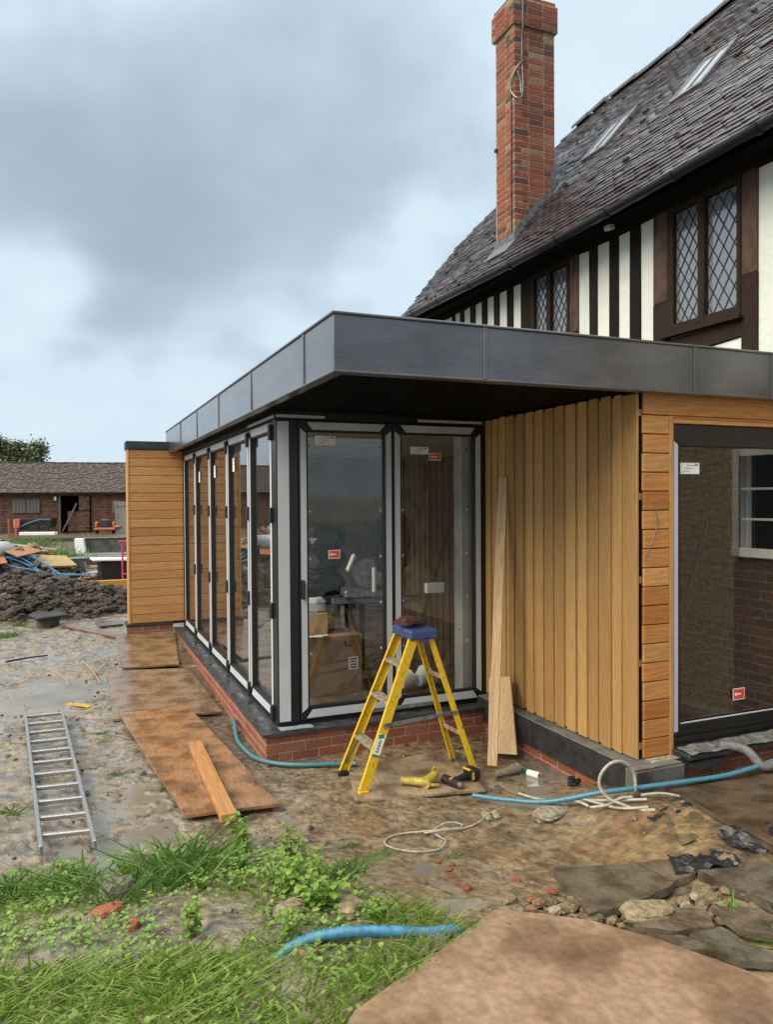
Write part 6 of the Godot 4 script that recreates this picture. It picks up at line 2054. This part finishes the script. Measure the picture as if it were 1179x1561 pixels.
func build_paving() -> void:
	# the big brown sheet in the near corner
	var big := PackedVector2Array([Vector2(-0.63, 3.50), Vector2(-0.18, 3.245), Vector2(0.27, 2.985), Vector2(0.47, 3.075), Vector2(0.67, 3.20), Vector2(0.87, 3.43), Vector2(1.12, 3.83), Vector2(1.25, 4.1), Vector2(0.4, 5.0), Vector2(-0.95, 3.9)])
	var line := []
	for p in big:
		line.append(Vector3(p.x, 0.238 - 0.084 * (p.x + 0.62) + 0.012 * (p.y - 3.49), p.y))
	var bm := mat(Color(0.37, 0.25, 0.165), 0.75, 0.0, M.T.stain, Vector3(0.43, 0.43, 0.43))
	relief(bm, M.T.fine, 0.06)
	rough_by(bm, M.T.soft)
	bm.detail_enabled = true
	bm.detail_albedo = M.T.soft
	bm.detail_blend_mode = BaseMaterial3D.BLEND_MODE_MUL
	bm.detail_uv_layer = BaseMaterial3D.DETAIL_UV_2
	bm.uv2_triplanar = true
	bm.uv2_scale = Vector3(5.0, 5.0, 5.0)
	tag(put("hardboard_sheet", flat(line, Vector3(0, 0.018, 0)), bm, self), "large brown board lying across the near corner", "board")
	# earth trodden onto the board and along its edges
	var crumb := Geo.new()
	crumb.rock(Vector3.ZERO, Vector3.ONE, n_mid, 0.6, 4, 6)
	var where := []
	var tone := PackedColorArray()
	for i in 700:
		var k := rng.randi() % 6
		var f := rng.randf()
		var p := big[k].lerp(big[k + 1], f) + Vector2(rng.randfn(), rng.randfn()) * 0.05
		if i > 560:
			p = Vector2(rng.randf_range(-0.5, 1.0), rng.randf_range(3.0, 3.9))
			if not Geometry2D.is_point_in_polygon(p, big):
				continue
		var s := pow(rng.randf(), 3.0) * (0.013 if i <= 560 else 0.006) + 0.0015
		var y := 0.25 - 0.084 * (p.x + 0.62) + 0.012 * (p.y - 3.49) if Geometry2D.is_point_in_polygon(p, big) else ground(p.x, p.y) + 0.01
		where.append(Transform3D(Basis.from_euler(Vector3(rng.randf() * 6, rng.randf() * 6, 0)).scaled(Vector3(s * 1.4, s * 0.6, s)), Vector3(p.x, y, p.y)))
		tone.append(Color(0.20, 0.15, 0.10) * rng.randf_range(0.5, 1.4))
	tag(many("soil", crumb.mesh(), M.clod, where, self, tone), "crumbs of earth along the edge of the big brown board", "soil")
	# dark board bridging to the right door
	var db := PackedVector2Array([Vector2(2.05, 2.16), Vector2(2.4, 2.17), Vector2(3.3, 2.2), Vector2(3.3, 3.3), Vector2(1.84, 3.27), Vector2(1.92, 2.80), Vector2(2.0, 2.46)])
	var dm := mat(Color(0.105, 0.078, 0.052), 0.7, 0.0, M.T.stain, Vector3(0.9, 0.9, 0.9))
	relief(dm, M.T.bump, 0.4)
	rough_by(dm, M.T.wet)
	tag(put("dark_board", drape(db, 0.04, 0.07, 0.03), dm, self), "large dark wet board below the right door", "board")
	stone_slab("paving_slab", [Vector3(0.86, 0.07, 2.62), Vector3(1.28, 0.095, 2.80), Vector3(1.30, 0.105, 3.06), Vector3(1.0, 0.10, 3.13), Vector3(0.72, 0.095, 3.11)], 0.045, M.paving[0], "smooth grey slab in front of the brown sheet, largest of them")
	stone_slab("paving_slab", [Vector3(1.295, 0.09, 2.78), Vector3(1.52, 0.14, 2.92), Vector3(1.45, 0.13, 3.06), Vector3(1.315, 0.105, 3.04)], 0.04, M.paving[1], "small tilted slab beside the black plastic")
	stone_slab("paving_slab", [Vector3(1.44, 0.15, 3.08), Vector3(1.82, 0.21, 3.30), Vector3(1.70, 0.20, 3.62), Vector3(1.50, 0.165, 3.50)], 0.05, M.paving[2], "thick dark slab at the right edge below the black plastic")
	stone_slab("paving_slab", [Vector3(0.86, 0.09, 3.26), Vector3(1.08, 0.10, 3.19), Vector3(1.27, 0.10, 3.30), Vector3(1.20, 0.095, 3.42), Vector3(1.02, 0.09, 3.38)], 0.035, M.paving[1], "cracked slab piece with a pale stone on its corner")
	stone_slab("paving_slab", [Vector3(0.82, 0.085, 3.31), Vector3(1.02, 0.085, 3.40), Vector3(1.08, 0.085, 3.55), Vector3(0.93, 0.085, 3.49)], 0.035, M.paving[0], "broken slab wedge along the edge of the brown sheet")
	stone_slab("paving_slab", [Vector3(1.05, 0.09, 3.42), Vector3(1.22, 0.10, 3.44), Vector3(1.25, 0.10, 3.75), Vector3(1.10, 0.09, 3.66)], 0.035, M.paving[2], "broken slab piece at the lower right edge")
	stone_slab("paving_slab", [Vector3(1.29, 0.12, 3.32), Vector3(1.46, 0.14, 3.46), Vector3(1.42, 0.13, 3.72), Vector3(1.26, 0.12, 3.52)], 0.035, M.paving[1], "broken slab piece beside the upright green shoot")
	lump("flat_stone", lies(1.37, 1.90, 0.02), Vector3(0.19, 0.04, 0.10), 0.35, M.stone[3], "pale flat stone under the blue pipe")
	lump("flat_stone", lies(1.00, 3.20, 0.055), Vector3(0.15, 0.05, 0.085), -0.3, M.stone[1], "yellowish flat stone lying on the cracked slabs")
	lump("boulder", lies(-1.36, 1.93, 0.03), Vector3(0.105, 0.095, 0.08), 0.2, M.stone[2], "rounded grey stone between the grass tufts")
	lump("flat_stone", lies(-0.92, 1.74, 0.02), Vector3(0.075, 0.05, 0.06), 0.7, M.stone[0], "grey stone behind the leafy weeds")
	lump("flat_stone", lies(-1.60, 2.30, 0.0), Vector3(0.10, 0.022, 0.06), 0.1, M.stone[2], "flat stone half sunk in the bare patch of the grass")
	lump("flat_stone", lies(-0.62, 2.62, 0.02), Vector3(0.10, 0.055, 0.08), 0.4, M.stone[1], "tan stone by the end of the short blue pipe")
	lump("flat_stone", lies(-0.38, 2.76, 0.02), Vector3(0.085, 0.05, 0.06), 0.9, M.stone[1], "tan stone just behind the short blue pipe")
	lump("flat_stone", lies(-0.16, 3.17, 0.02), Vector3(0.10, 0.025, 0.05), 0.25, M.stone[2], "grey flat stone between the blue pipe and the brown sheet")
	lump("flat_stone", lies(-0.66, 2.98, 0.0), Vector3(0.08, 0.04, 0.06), 1.9, M.stone[1], "ochre stone in the grass below the blue pipe")
	lump("brick_piece", lies(-1.42, 2.18, 0.01), Vector3(0.085, 0.025, 0.055), 0.4, M.brick[1], "flat orange brick piece in the bare patch", "brick")
	lump("brick_piece", lies(-1.32, 2.42, 0.015), Vector3(0.05, 0.03, 0.035), 1.1, M.brick[0], "small orange brick piece nearest in the bare patch", "brick")
	for p in [[0.63, 2.60, 0.045, "red brick piece before the largest grey slab"], [0.56, 2.86, 0.03, "small red brick piece by the brown sheet"], [0.74, 2.78, 0.035, "red brick piece against the slab edge"], [0.31, 2.64, 0.035, "red brick piece alone in the middle of the mud"], [0.47, 2.98, 0.035, "brick piece touching the brown sheet"], [1.33, 3.22, 0.04, "red brick piece between the broken slabs"], [-0.55, 1.72, 0.03, "small red brick piece among the weeds"], [0.35, 2.36, 0.025, "tiny red brick piece near the cable loops"]]:
		lump("brick_piece", lies(p[0], p[1], 0.012), Vector3(p[2], float(p[2]) * 0.33, float(p[2]) * 0.7), rng.randf() * 3.0, M.old_brick[[0, 1, 3, 7][rng.randi() % 4]], p[3], "brick")
	# small rubble between the slabs
	var bit := Geo.new()
	bit.rock(Vector3.ZERO, Vector3.ONE, n_mid, 0.6, 4, 7)
	var places := []
	var cols := PackedColorArray()
	for i in 260:
		var f := rng.randf()
		var x := lerpf(0.5, 1.5, f) + rng.randf_range(-0.12, 0.12)
		var z := lerpf(2.95, 3.35, f) + rng.randf_range(-0.13, 0.10)
		var s := pow(rng.randf(), 2.0) * 0.03 + 0.007
		places.append(Transform3D(Basis.from_euler(Vector3(rng.randf() * 6, rng.randf() * 6, 0)).scaled(Vector3(s * 1.3, s * 0.8, s)), lies(x, z, 0.02)))
		var q := rng.randf()
		cols.append(Color(0.27, 0.21, 0.11) if q < 0.5 else Color(0.17, 0.13, 0.085) if q < 0.86 else Color(0.30, 0.13, 0.075) if q < 0.91 else Color(0.42, 0.38, 0.3))
	tag(many("stone_rubble", bit.mesh(), M.clod, places, self, cols), "small stones and brick crumbs between the slabs", "rubble")
	# black damp-proof sheet poking out of the earth
	for p in [[Vector3(1.46, 0.13, 2.84), Vector3(0.30, 0.05, 0.16), Vector3(-0.10, 0.0, 0.17), 0.075, "black plastic sheet crumpled in the mud, nearest to the slabs"], [Vector3(1.78, 0.20, 2.86), Vector3(0.32, 0.02, 0.1), Vector3(-0.05, 0.0, 0.26), 0.11, "black plastic sheet bunched at the edge of the dark board"], [Vector3(1.66, 0.165, 2.45), Vector3(0.42, 0.03, 0.0), Vector3(0.0, 0.0, 0.07), 0.05, "narrow fold of black plastic sticking out of the mud"]]:
		tag(put("plastic_sheet", wrinkled(p[0], p[1], p[2], p[3], 16, 9), M.black_plastic, self), p[4], "plastic sheet")
	tag(put("plastic_sheet", wrinkled(Vector3(1.70, 0.175, 2.56), Vector3(0.30, 0.02, 0.05), Vector3(-0.12, 0.0, 0.26), 0.05, 14, 9), mat(Color(0.155, 0.125, 0.09), 0.4, 0.0, M.T.stain, Vector3(2, 2, 2)), self), "mud-coated plastic sheet between the black folds", "plastic sheet")


# --------------------------------------------------------------------------- inside the glass
func carton(at: Vector3, size: Vector3, turn: float, label: String, m: Material, open := false) -> Node3D:
	var o := node("carton", at, turn)
	tag(o, label, "carton")
	put("body", bx(size, 0.006), m, o, Transform3D(Basis(), Vector3(0, size.y * 0.5, 0)))
	if open:
		for s in [-1.0, 1.0]:
			put("flap", bx(Vector3(size.x * 0.48, 0.005, size.z)), m, o, Transform3D(Basis(Vector3.BACK, s * -0.5), Vector3(s * size.x * 0.68, size.y - 0.06, 0)))
	else:
		put("tape", bx(Vector3(size.x + 0.002, 0.001, 0.05)), M.carton_pale, o, Transform3D(Basis(), Vector3(0, size.y + 0.001, 0)))
	return o


func build_interior() -> void:
	var big := carton(Vector3(0.66, 0.301, -0.86), Vector3(0.62, 0.55, 0.5), 0.04, "large brown carton standing on the floor behind the left pane", M.carton)
	var tm := TextMesh.new()
	tm.text = "12"
	var font := SystemFont.new()
	font.font_names = PackedStringArray(["Droid Sans"])
	font.font_weight = 700
	tm.font = font
	tm.font_size = 32
	tm.pixel_size = 0.0026
	tm.depth = 0.001
	put("lettering", tm, M.ink, big, Transform3D(Basis(), Vector3(0.16, 0.47, 0.2515)))
	put("label", bx(Vector3(0.10, 0.12, 0.001)), M.label, big, Transform3D(Basis(), Vector3(0.22, 0.28, 0.2515)))
	var g := Geo.new()
	for k in 4:
		g.box(Vector3(0.22, 0.32 - 0.026 * k, 0.2525), Vector3(0.07 - 0.012 * (k % 2), 0.012, 0.001))
	put("print", g.mesh(), M.ink, big)
	var top := carton(Vector3(0.52, 0.852, -0.92), Vector3(0.36, 0.2, 0.34), -0.12, "open pale carton on top of the large brown one", M.carton_pale, true)
	var paper := Geo.new()
	paper.rock(Vector3.ZERO, Vector3(0.2, 0.10, 0.13), n_mid, 0.35, 8, 12)
	tag(put("packing_paper", paper.mesh(), M.paper, self, Transform3D(Basis(), Vector3(0.53, 1.11, -0.88))), "bundle of white packing paper in the open carton", "paper")
	tag(put("paper_sheet", wrinkled(Vector3(0.40, 0.855, -0.66), Vector3(0.24, 0.0, 0.0), Vector3(0.0, 0.0, 0.1), 0.03, 8, 4), M.paper, self), "white sheet lying on the front edge of the large carton", "paper")
	# dark rolls stacked further back
	for k in 3:
		var r := Geo.new()
		r.rock(Vector3.ZERO, Vector3(0.30 - 0.02 * k, 0.16, 0.26), n_mid, 0.3, 8, 14)
		tag(put("black_bag", r.mesh(), M.black_plastic, self, Transform3D(Basis(Vector3.UP, 0.7 * k), Vector3(0.93 + 0.03 * k, 1.22 + 0.25 * k, -1.75))), ["lowest of three black bags stacked behind the cartons", "middle one of three black bags stacked behind the cartons", "topmost of three black bags stacked behind the cartons"][k], "bag", "stack of black bags")
	var tb := node("work_bench", Vector3(0.95, 0.301, -1.75))
	tag(tb, "dark bench that carries the black bags inside the room", "bench")
	put("top", bx(Vector3(0.8, 0.04, 0.6), 0.004), M.oak[0], tb, Transform3D(Basis(), Vector3(0, 0.74, 0)))
	for x in [-0.36, 0.36]:
		for z in [-0.26, 0.26]:
			put("leg", bx(Vector3(0.05, 0.72, 0.05), 0.004), M.oak[1], tb, Transform3D(Basis(), Vector3(x, 0.36, z)))
	# saw on its stand
	var sw := node("mitre_saw", Vector3(1.32, 0.301, -1.3), -0.2)
	tag(sw, "mitre saw on a grey metal stand behind the left pane", "saw")
	for x in [-0.3, 0.3]:
		for z in [-0.2, 0.2]:
			g = Geo.new()
			g.bar(Vector3(x, 0.74, z * 0.8), Vector3(x * 1.05, 0.0, z * 1.2), 0.035, 0.035)
			put("leg", g.mesh(), M.steel, sw)
	put("rail", bx(Vector3(0.95, 0.06, 0.12), 0.008), M.steel, sw, Transform3D(Basis(), Vector3(0.08, 0.77, 0)))
	put("table", bx(Vector3(0.46, 0.09, 0.34), 0.02), M.steel, sw, Transform3D(Basis(), Vector3(-0.05, 0.85, 0)))
	g = Geo.new()
	g.lathe(PackedVector2Array([Vector2(0, -0.03), Vector2(0.15, -0.03), Vector2(0.16, 0.0), Vector2(0.15, 0.03), Vector2(0, 0.03)]), 18)
	put("blade_guard", g.mesh(), M.steel, sw, Transform3D(Basis(Vector3.RIGHT, PI * 0.5), Vector3(-0.02, 1.05, 0.02)))
	put("motor", bx(Vector3(0.16, 0.2, 0.26), 0.04), M.rubber, sw, Transform3D(Basis(Vector3.BACK, 0.3), Vector3(0.12, 1.15, -0.06)))
	put("handle", bx(Vector3(0.05, 0.2, 0.05), 0.02), M.label, sw, Transform3D(Basis(Vector3.BACK, -0.4), Vector3(-0.2, 1.17, 0.08)))
	put("clamp", bx(Vector3(0.04, 0.26, 0.04), 0.012), M.label, sw, Transform3D(Basis(), Vector3(0.02, 1.0, 0.2)))
	# dark coat on the back wall, light wire, boots by the right pane
	g = Geo.new()
	g.rock(Vector3.ZERO, Vector3(0.28, 0.5, 0.1), n_mid, 0.35, 10, 14)
	tag(put("work_coat", g.mesh(), mat(Color(0.03, 0.026, 0.03), 0.95, 0.0, M.T.mottle, Vector3(3, 3, 3)), self, Transform3D(Basis(), Vector3(2.4, 1.55, -3.2))), "dark coat hanging in the room behind the saw", "coat")
	g = Geo.new()
	g.tube(PackedVector3Array([Vector3(2.4, 0.3, -3.3), Vector3(2.4, 2.06, -3.3)]), 0.018, 8)
	g.tube(PackedVector3Array([Vector3(2.2, 0.31, -3.3), Vector3(2.6, 0.31, -3.3)]), 0.018, 8)
	g.tube(PackedVector3Array([Vector3(2.4, 0.31, -3.5), Vector3(2.4, 0.31, -3.1)]), 0.018, 8)
	tag(put("coat_stand", g.mesh(), M.steel, self), "thin metal stand behind the dark coat", "coat stand")
	for k in 2:
		var s := node("white_pot", Vector3(1.34 + 0.22 * k, 0.302, -0.42 - 0.06 * k), 0.3)
		tag(s, ["white plastic pot on its side behind the right pane, left one", "white plastic pot on its side behind the right pane, right one"][k], "pot", "white pots behind the right pane")
		g = Geo.new()
		g.lathe(PackedVector2Array([Vector2(0, 0), Vector2(0.055, 0), Vector2(0.085, 0.15), Vector2(0.092, 0.16), Vector2(0.08, 0.16), Vector2(0.05, 0.02), Vector2(0, 0.02)]), 16)
		put("body", g.mesh(), M.label, s, Transform3D(Basis.from_euler(Vector3(0.3, 0.4, -1.35)), Vector3(-0.08, 0.09, 0)))
	tag(put("socket_box", bx(Vector3(0.2, 0.1, 0.06), 0.008), M.label, self, Transform3D(Basis(), Vector3(1.74, 1.25, -0.6))), "white socket box behind the right pane", "box")
	# seen through the door on the right: pan and brush, blue sheet, boards, cable
	var dp := node("dustpan", Vector3(2.62, 0.302, 1.32), 0.5)
	tag(dp, "teal long-handled dustpan standing inside the right door", "dustpan")
	put("pan", flat([Vector3(-0.12, 0, 0.08), Vector3(0.12, 0, 0.08), Vector3(0.1, 0.16, -0.04), Vector3(-0.1, 0.16, -0.04)], Vector3(0, 0.02, 0.03)), mat(Color(0.02, 0.10, 0.11), 0.5), dp)
	for x in [-0.03, 0.02]:
		g = Geo.new()
		g.tube(PackedVector3Array([Vector3(x, 0.1, 0), Vector3(x, 0.82, -0.02)]), 0.01, 8)
		put("handle", g.mesh(), M.label, dp)
	g = Geo.new()
	g.tube(PackedVector3Array([Vector3(0.06, 0.05, 0.02), Vector3(0.09, 0.32, 0.0)]), 0.014, 8)
	put("brush", g.mesh(), M.rubber, dp)
	tag(put("blue_panel", flat([Vector3(2.34, 0.303, 1.62), Vector3(3.0, 0.303, 1.05), Vector3(3.0, 0.40, 1.05), Vector3(2.34, 0.42, 1.62)], Vector3(0.02, 0, 0.03)), mat(Color(0.015, 0.05, 0.13), 0.6), self), "low dark blue panel on the floor inside the right door", "panel")
	tag(put("pale_lath", flat([Vector3(2.33, 0.425, 1.63), Vector3(3.02, 0.405, 1.04), Vector3(3.02, 0.425, 1.04), Vector3(2.33, 0.445, 1.63)], Vector3(0.012, 0, 0.014)), M.carton_pale, self), "pale lath lying along the dark blue panel", "timber")
	tag(put("dark_pole", pipe([Vector3(3.1, 0.3, 1.0), Vector3(3.35, 1.2, 1.05), Vector3(3.56, 1.95, 1.1)], 0.022, 7), M.ink, self), "dark pole leaning on the brick wall inside the right door", "pole")
	tag(put("inner_cable", pipe([Vector3(2.62, 0.39, 1.55), Vector3(2.66, 0.33, 1.62), Vector3(2.74, 0.307, 1.70), Vector3(2.86, 0.307, 1.66), Vector3(2.80, 0.35, 1.5), Vector3(2.70, 0.42, 1.46), Vector3(2.64, 0.40, 1.52), Vector3(2.70, 0.31, 1.68), Vector3(2.92, 0.307, 1.72), Vector3(3.12, 0.307, 1.68), Vector3(3.3, 0.307, 1.74)], 0.005, 6), M.cable, self), "thin white cable curled on the floor inside the right door", "cable")


# --------------------------------------------------------------------------- grass and weeds
func blade(l: float, w: float, lean: float, segs := 4) -> ArrayMesh:
	var g := Geo.new()
	g.colored = true
	var last := []
	for i in segs + 1:
		var f := float(i) / segs
		var p := Vector3(0, l * sin(f * (PI * 0.5 - lean * 0.35)) * (1.0 - 0.18 * lean * f), l * lean * f * f * 0.75)
		var ww := w * (1.0 - pow(f, 1.6)) * 0.5
		var row := [p - Vector3(ww, 0, 0), p + Vector3(ww, 0, 0)]
		if i > 0:
			g.tri(last[0], last[1], row[1], Vector3(0, 0.4, -1))
			if i < segs:
				g.tri(last[0], row[1], row[0], Vector3(0, 0.4, -1))
		last = row
	return g.mesh()


func grass_edge(x: float) -> float:  # where the growth begins, away from the camera
	var p := [[-4.5, 0.9], [-2.4, 1.1], [-1.96, 1.26], [-1.43, 1.34], [-0.89, 1.46], [-0.32, 1.78], [-0.22, 2.5], [0.0, 2.9], [0.15, 3.15], [0.3, 9.0]]
	for i in p.size() - 1:
		if x < p[i + 1][0]:
			return lerpf(p[i][1], p[i + 1][1], clampf((x - p[i][0]) / (p[i + 1][0] - p[i][0]), 0.0, 1.0))
	return 9.0


func on_sheet(x: float, z: float) -> bool:
	return x > -0.95 and z > 3.5 - (x + 0.63) * 0.56 and z > 2.96


func build_plants() -> void:
	var kinds := [[], [], []]
	var tint := [PackedColorArray(), PackedColorArray(), PackedColorArray()]
	var placed := 0
	var tries := 0
	while placed < GRASS_BLADES and tries < 400000:
		tries += 1
		var x := rng.randf_range(-3.6, 0.2)
		var z := rng.randf_range(0.9, 4.5)
		var e := z - grass_edge(x)
		if e < 0.0 or on_sheet(x, z):
			continue
		var patch := n_big.get_noise_2d(x * 2.2 + 11.0, z * 2.2)
		var tall := smoothstep(2.65, 3.05, z + 0.25 * (-x - 1.1) + 0.3 * patch)
		var fringe := smoothstep(0.75, 0.2, e) * smoothstep(-0.1, 0.25, patch)
		var want := maxf(tall * (0.55 + 0.8 * patch), maxf(0.60 * fringe, 0.20 * smoothstep(-0.1, 0.3, patch)))
		if rng.randf() > want:
			continue
		var h := lerpf(0.04, 0.082, tall) * rng.randf_range(0.55, 1.4) * (1.0 + 0.5 * maxf(patch, 0.0))
		if rng.randf() < 0.012:
			h *= 1.6
		var k := rng.randi() % 3
		var b := Basis.from_euler(Vector3(rng.randf_range(-0.17, 0.17), rng.randf() * TAU, rng.randf_range(-0.17, 0.17))).scaled(Vector3(rng.randf_range(0.7, 1.3) * (0.6 + h * 2.5), h, h))
		kinds[k].append(Transform3D(b, lies(x, z, -0.005)))
		var q := rng.randf()
		var col := Color(0.15, 0.27, 0.035) if q < 0.45 else Color(0.22, 0.34, 0.05) if q < 0.8 else Color(0.27, 0.30, 0.09) if q < 0.95 else Color(0.26, 0.22, 0.11)
		tint[k].append(col * rng.randf_range(0.7, 1.15))
		placed += 1
	# tufts that stand by themselves on the mud
	for p in [[-1.05, 1.82, 190, 0.25], [-1.30, 1.98, 60, 0.2], [-1.55, 1.72, 90, 0.18], [-1.85, 1.6, 110, 0.17], [-0.28, 2.35, 60, 0.12], [-0.14, 2.2, 40, 0.08], [0.1, 2.05, 40, 0.05], [0.45, 2.2, 30, 0.035], [-0.05, 1.85, 40, 0.04], [-1.95, 0.4, 60, 0.07], [-2.15, 0.25, 60, 0.07], [-1.25, -0.15, 50, 0.05], [-0.95, 0.35, 40, 0.045], [-1.15, 0.75, 40, 0.04], [-1.32, -1.2, 40, 0.04], [-2.4, -6.0, 150, 0.1], [-2.7, -5.6, 150, 0.1], [-2.3, -7.0, 90, 0.1], [1.4, 3.62, 60, 0.08], [1.37, 3.55, 30, 0.06], [-2.15, -20.5, 500, 0.5], [-2.3, -20.8, 300, 0.45], [-2.9, -30.0, 400, 0.4], [-4.2, -29.0, 600, 0.45]]:
		for i in int(p[2]):
			var spread: float = float(p[3]) * (0.42 if p[1] > -10.0 else 0.9)
			var x: float = p[0] + rng.randfn() * spread
			var z: float = p[1] + rng.randfn() * spread
			var h: float = p[3] * rng.randf_range(0.5, 1.15)
			var k := rng.randi() % 3
			kinds[k].append(Transform3D(Basis.from_euler(Vector3(rng.randf_range(-0.4, 0.4), rng.randf() * TAU, rng.randf_range(-0.4, 0.4))).scaled(Vector3(0.5 + h * 2.5, h, h)), lies(x, z, -0.005)))
			tint[k].append(Color(0.085, 0.175, 0.03) * rng.randf_range(0.7, 1.3))
	var grass := node("grass")
	tag(grass, "rough green grass growing in the left foreground", "grass", "", "stuff")
	for k in 3:
		many("blades", blade(1.0, [0.017, 0.014, 0.02][k], [0.12, 0.32, 0.62][k]), M.leaf, kinds[k], grass, tint[k])
	# clover and other small leaves close to the ground
	var low := []
	var low_tint := PackedColorArray()
	for i in 60000:
		if low.size() > 7500:
			break
		var x := rng.randf_range(-3.2, 0.15)
		var z := rng.randf_range(0.9, 4.0)
		var e := z - grass_edge(x)
		if e < 0.0 or on_sheet(x, z):
			continue
		var patch := n_big.get_noise_2d(x * 2.6 + 31.0, z * 2.6 + 9.0)
		if rng.randf() > smoothstep(-0.12, 0.3, patch) * 0.9 + 0.05:
			continue
		var s := rng.randf_range(0.012, 0.034)
		low.append(Transform3D(Basis.from_euler(Vector3(rng.randf_range(-0.6, 0.25), rng.randf() * TAU, rng.randf_range(-0.35, 0.35))).scaled(Vector3(s, s, s)), lies(x, z, rng.randf_range(0.008, 0.05))))
		low_tint.append(Color(0.115, 0.23, 0.04).lerp(Color(0.22, 0.31, 0.06), rng.randf()) * rng.randf_range(0.7, 1.15))
	many("low_leaves", leaf_mesh(1.0, 0.85), M.leaf, low, grass, low_tint)
	# leafy weeds, each a plant of its own
	var spots := [[-0.92, 1.62, 0.17, 0, "bright leafy weed behind the thick grass tuft, the broadest of them"], [-0.66, 1.60, 0.24, 1, "tall nettle-like weed nearest to the end of the batten"], [-0.74, 1.90, 0.14, 2, "low round-leaved weed before the tall nettle-like weed"], [-0.95, 2.06, 0.09, 2, "small round-leaved weed in the bare patch"], [-0.42, 1.92, 0.22, 1, "upright weed at the right edge of the growth"], [-0.46, 2.22, 0.19, 0, "leafy weed right of the bare earth, above the blue pipe"], [-0.62, 2.42, 0.20, 0, "lush leafy weed left of the blue pipe"], [-0.50, 2.66, 0.17, 2, "round-leaved weed hanging over the blue pipe"], [-0.70, 2.90, 0.17, 1, "upright weed in the grass under the blue pipe"], [-1.08, 2.62, 0.16, 1, "upright weed with broad leaves at the edge of the tall grass"], [-1.60, 1.50, 0.12, 0, "small leafy weed at the end of the aluminium ladder"], [-1.30, 1.56, 0.11, 2, "low weed right of the aluminium ladder"], [-0.30, 2.88, 0.10, 2, "low weed just behind the blue pipe"], [-0.78, 2.18, 0.12, 0, "small leafy weed in the middle of the bare earth"], [-2.05, 1.72, 0.12, 2, "low weed at the left edge of the photo"]]
	var r := RandomNumberGenerator.new()
	r.seed = 77
	for s in spots:
		weed(lies(s[0], s[1]), s[2], s[3], s[4], r)
	# a sprouting shoot between the slabs
	var sh := node("green_shoot", lies(1.375, 3.36, 0.02))
	tag(sh, "single upright green shoot between the broken slabs", "plant")
	var m := Geo.new()
	for k in 3:
		put("leaf", blade(0.14 - 0.03 * k, 0.022, 0.15 + 0.5 * k), mat_leaf(Color(0.13, 0.26, 0.05)), sh, Transform3D(Basis(Vector3.UP, 2.1 * k), Vector3.ZERO))
	for k in 4:
		put("leaf", leaf_mesh(0.09, 0.035), mat_leaf(Color(0.14, 0.25, 0.06)), sh, Transform3D(Basis.from_euler(Vector3(-0.15, 1.6 * k + 0.4, 0)), Vector3(0, 0.01, 0)))

func mat_leaf(c: Color) -> StandardMaterial3D:
	var m := mat(c, 0.5)
	m.backlight_enabled = true
	m.backlight = Color(0.5, 0.55, 0.2)
	return m


func weed(at: Vector3, h: float, kind: int, label: String, r: RandomNumberGenerator) -> void:
	var o := node("weed_plant", at)
	tag(o, label, "weed")
	var st := Geo.new()
	var places := []
	var cols := PackedColorArray()
	var stems: int = [9, 5, 11][kind]
	for k in stems:
		var a := TAU * k / stems + r.randf_range(-0.5, 0.5)
		var spread: float = h * [0.75, 0.3, 0.9][kind] * r.randf_range(0.3, 1.0)
		var hh: float = h * r.randf_range(0.6, 1.05)
		var foot := Vector3(cos(a), 0, sin(a)) * h * 0.12
		var top := Vector3(cos(a) * spread, hh, sin(a) * spread)
		var mid := foot.lerp(top, 0.5) + Vector3(0, hh * 0.12, 0)
		var path := smooth_path([foot - Vector3(0, 0.02, 0), mid, top], 5)
		st.tube(path, 0.0028, 5, 0.0015)
		var n := 4 if kind == 2 else 6
		for i in n:
			var f := lerpf(0.35 if kind != 1 else 0.2, 1.0, float(i) / (n - 1))
			var p := path[mini(int(f * (path.size() - 1)), path.size() - 1)]
			for side in 2:
				var ls: float = h * [0.27, 0.30, 0.30][kind] * r.randf_range(0.7, 1.2) * (1.15 - 0.5 * f)
				var turn := a + i * 1.57 + side * PI + r.randf_range(-0.5, 0.5)
				places.append(Transform3D(Basis.from_euler(Vector3(r.randf_range(-0.3, 0.5), turn, r.randf_range(-0.3, 0.3))).scaled(Vector3(ls, ls, ls)), p))
				cols.append(Color(0.115, 0.235, 0.03).lerp(Color(0.20, 0.30, 0.045), r.randf() * f) * r.randf_range(0.75, 1.15))
	put("stems", st.mesh(), mat_leaf(Color(0.14, 0.18, 0.05)), o)
	many("leaves", leaf_mesh(1.0, [0.62, 0.55, 0.95][kind]), M.leaf, places, o, cols)
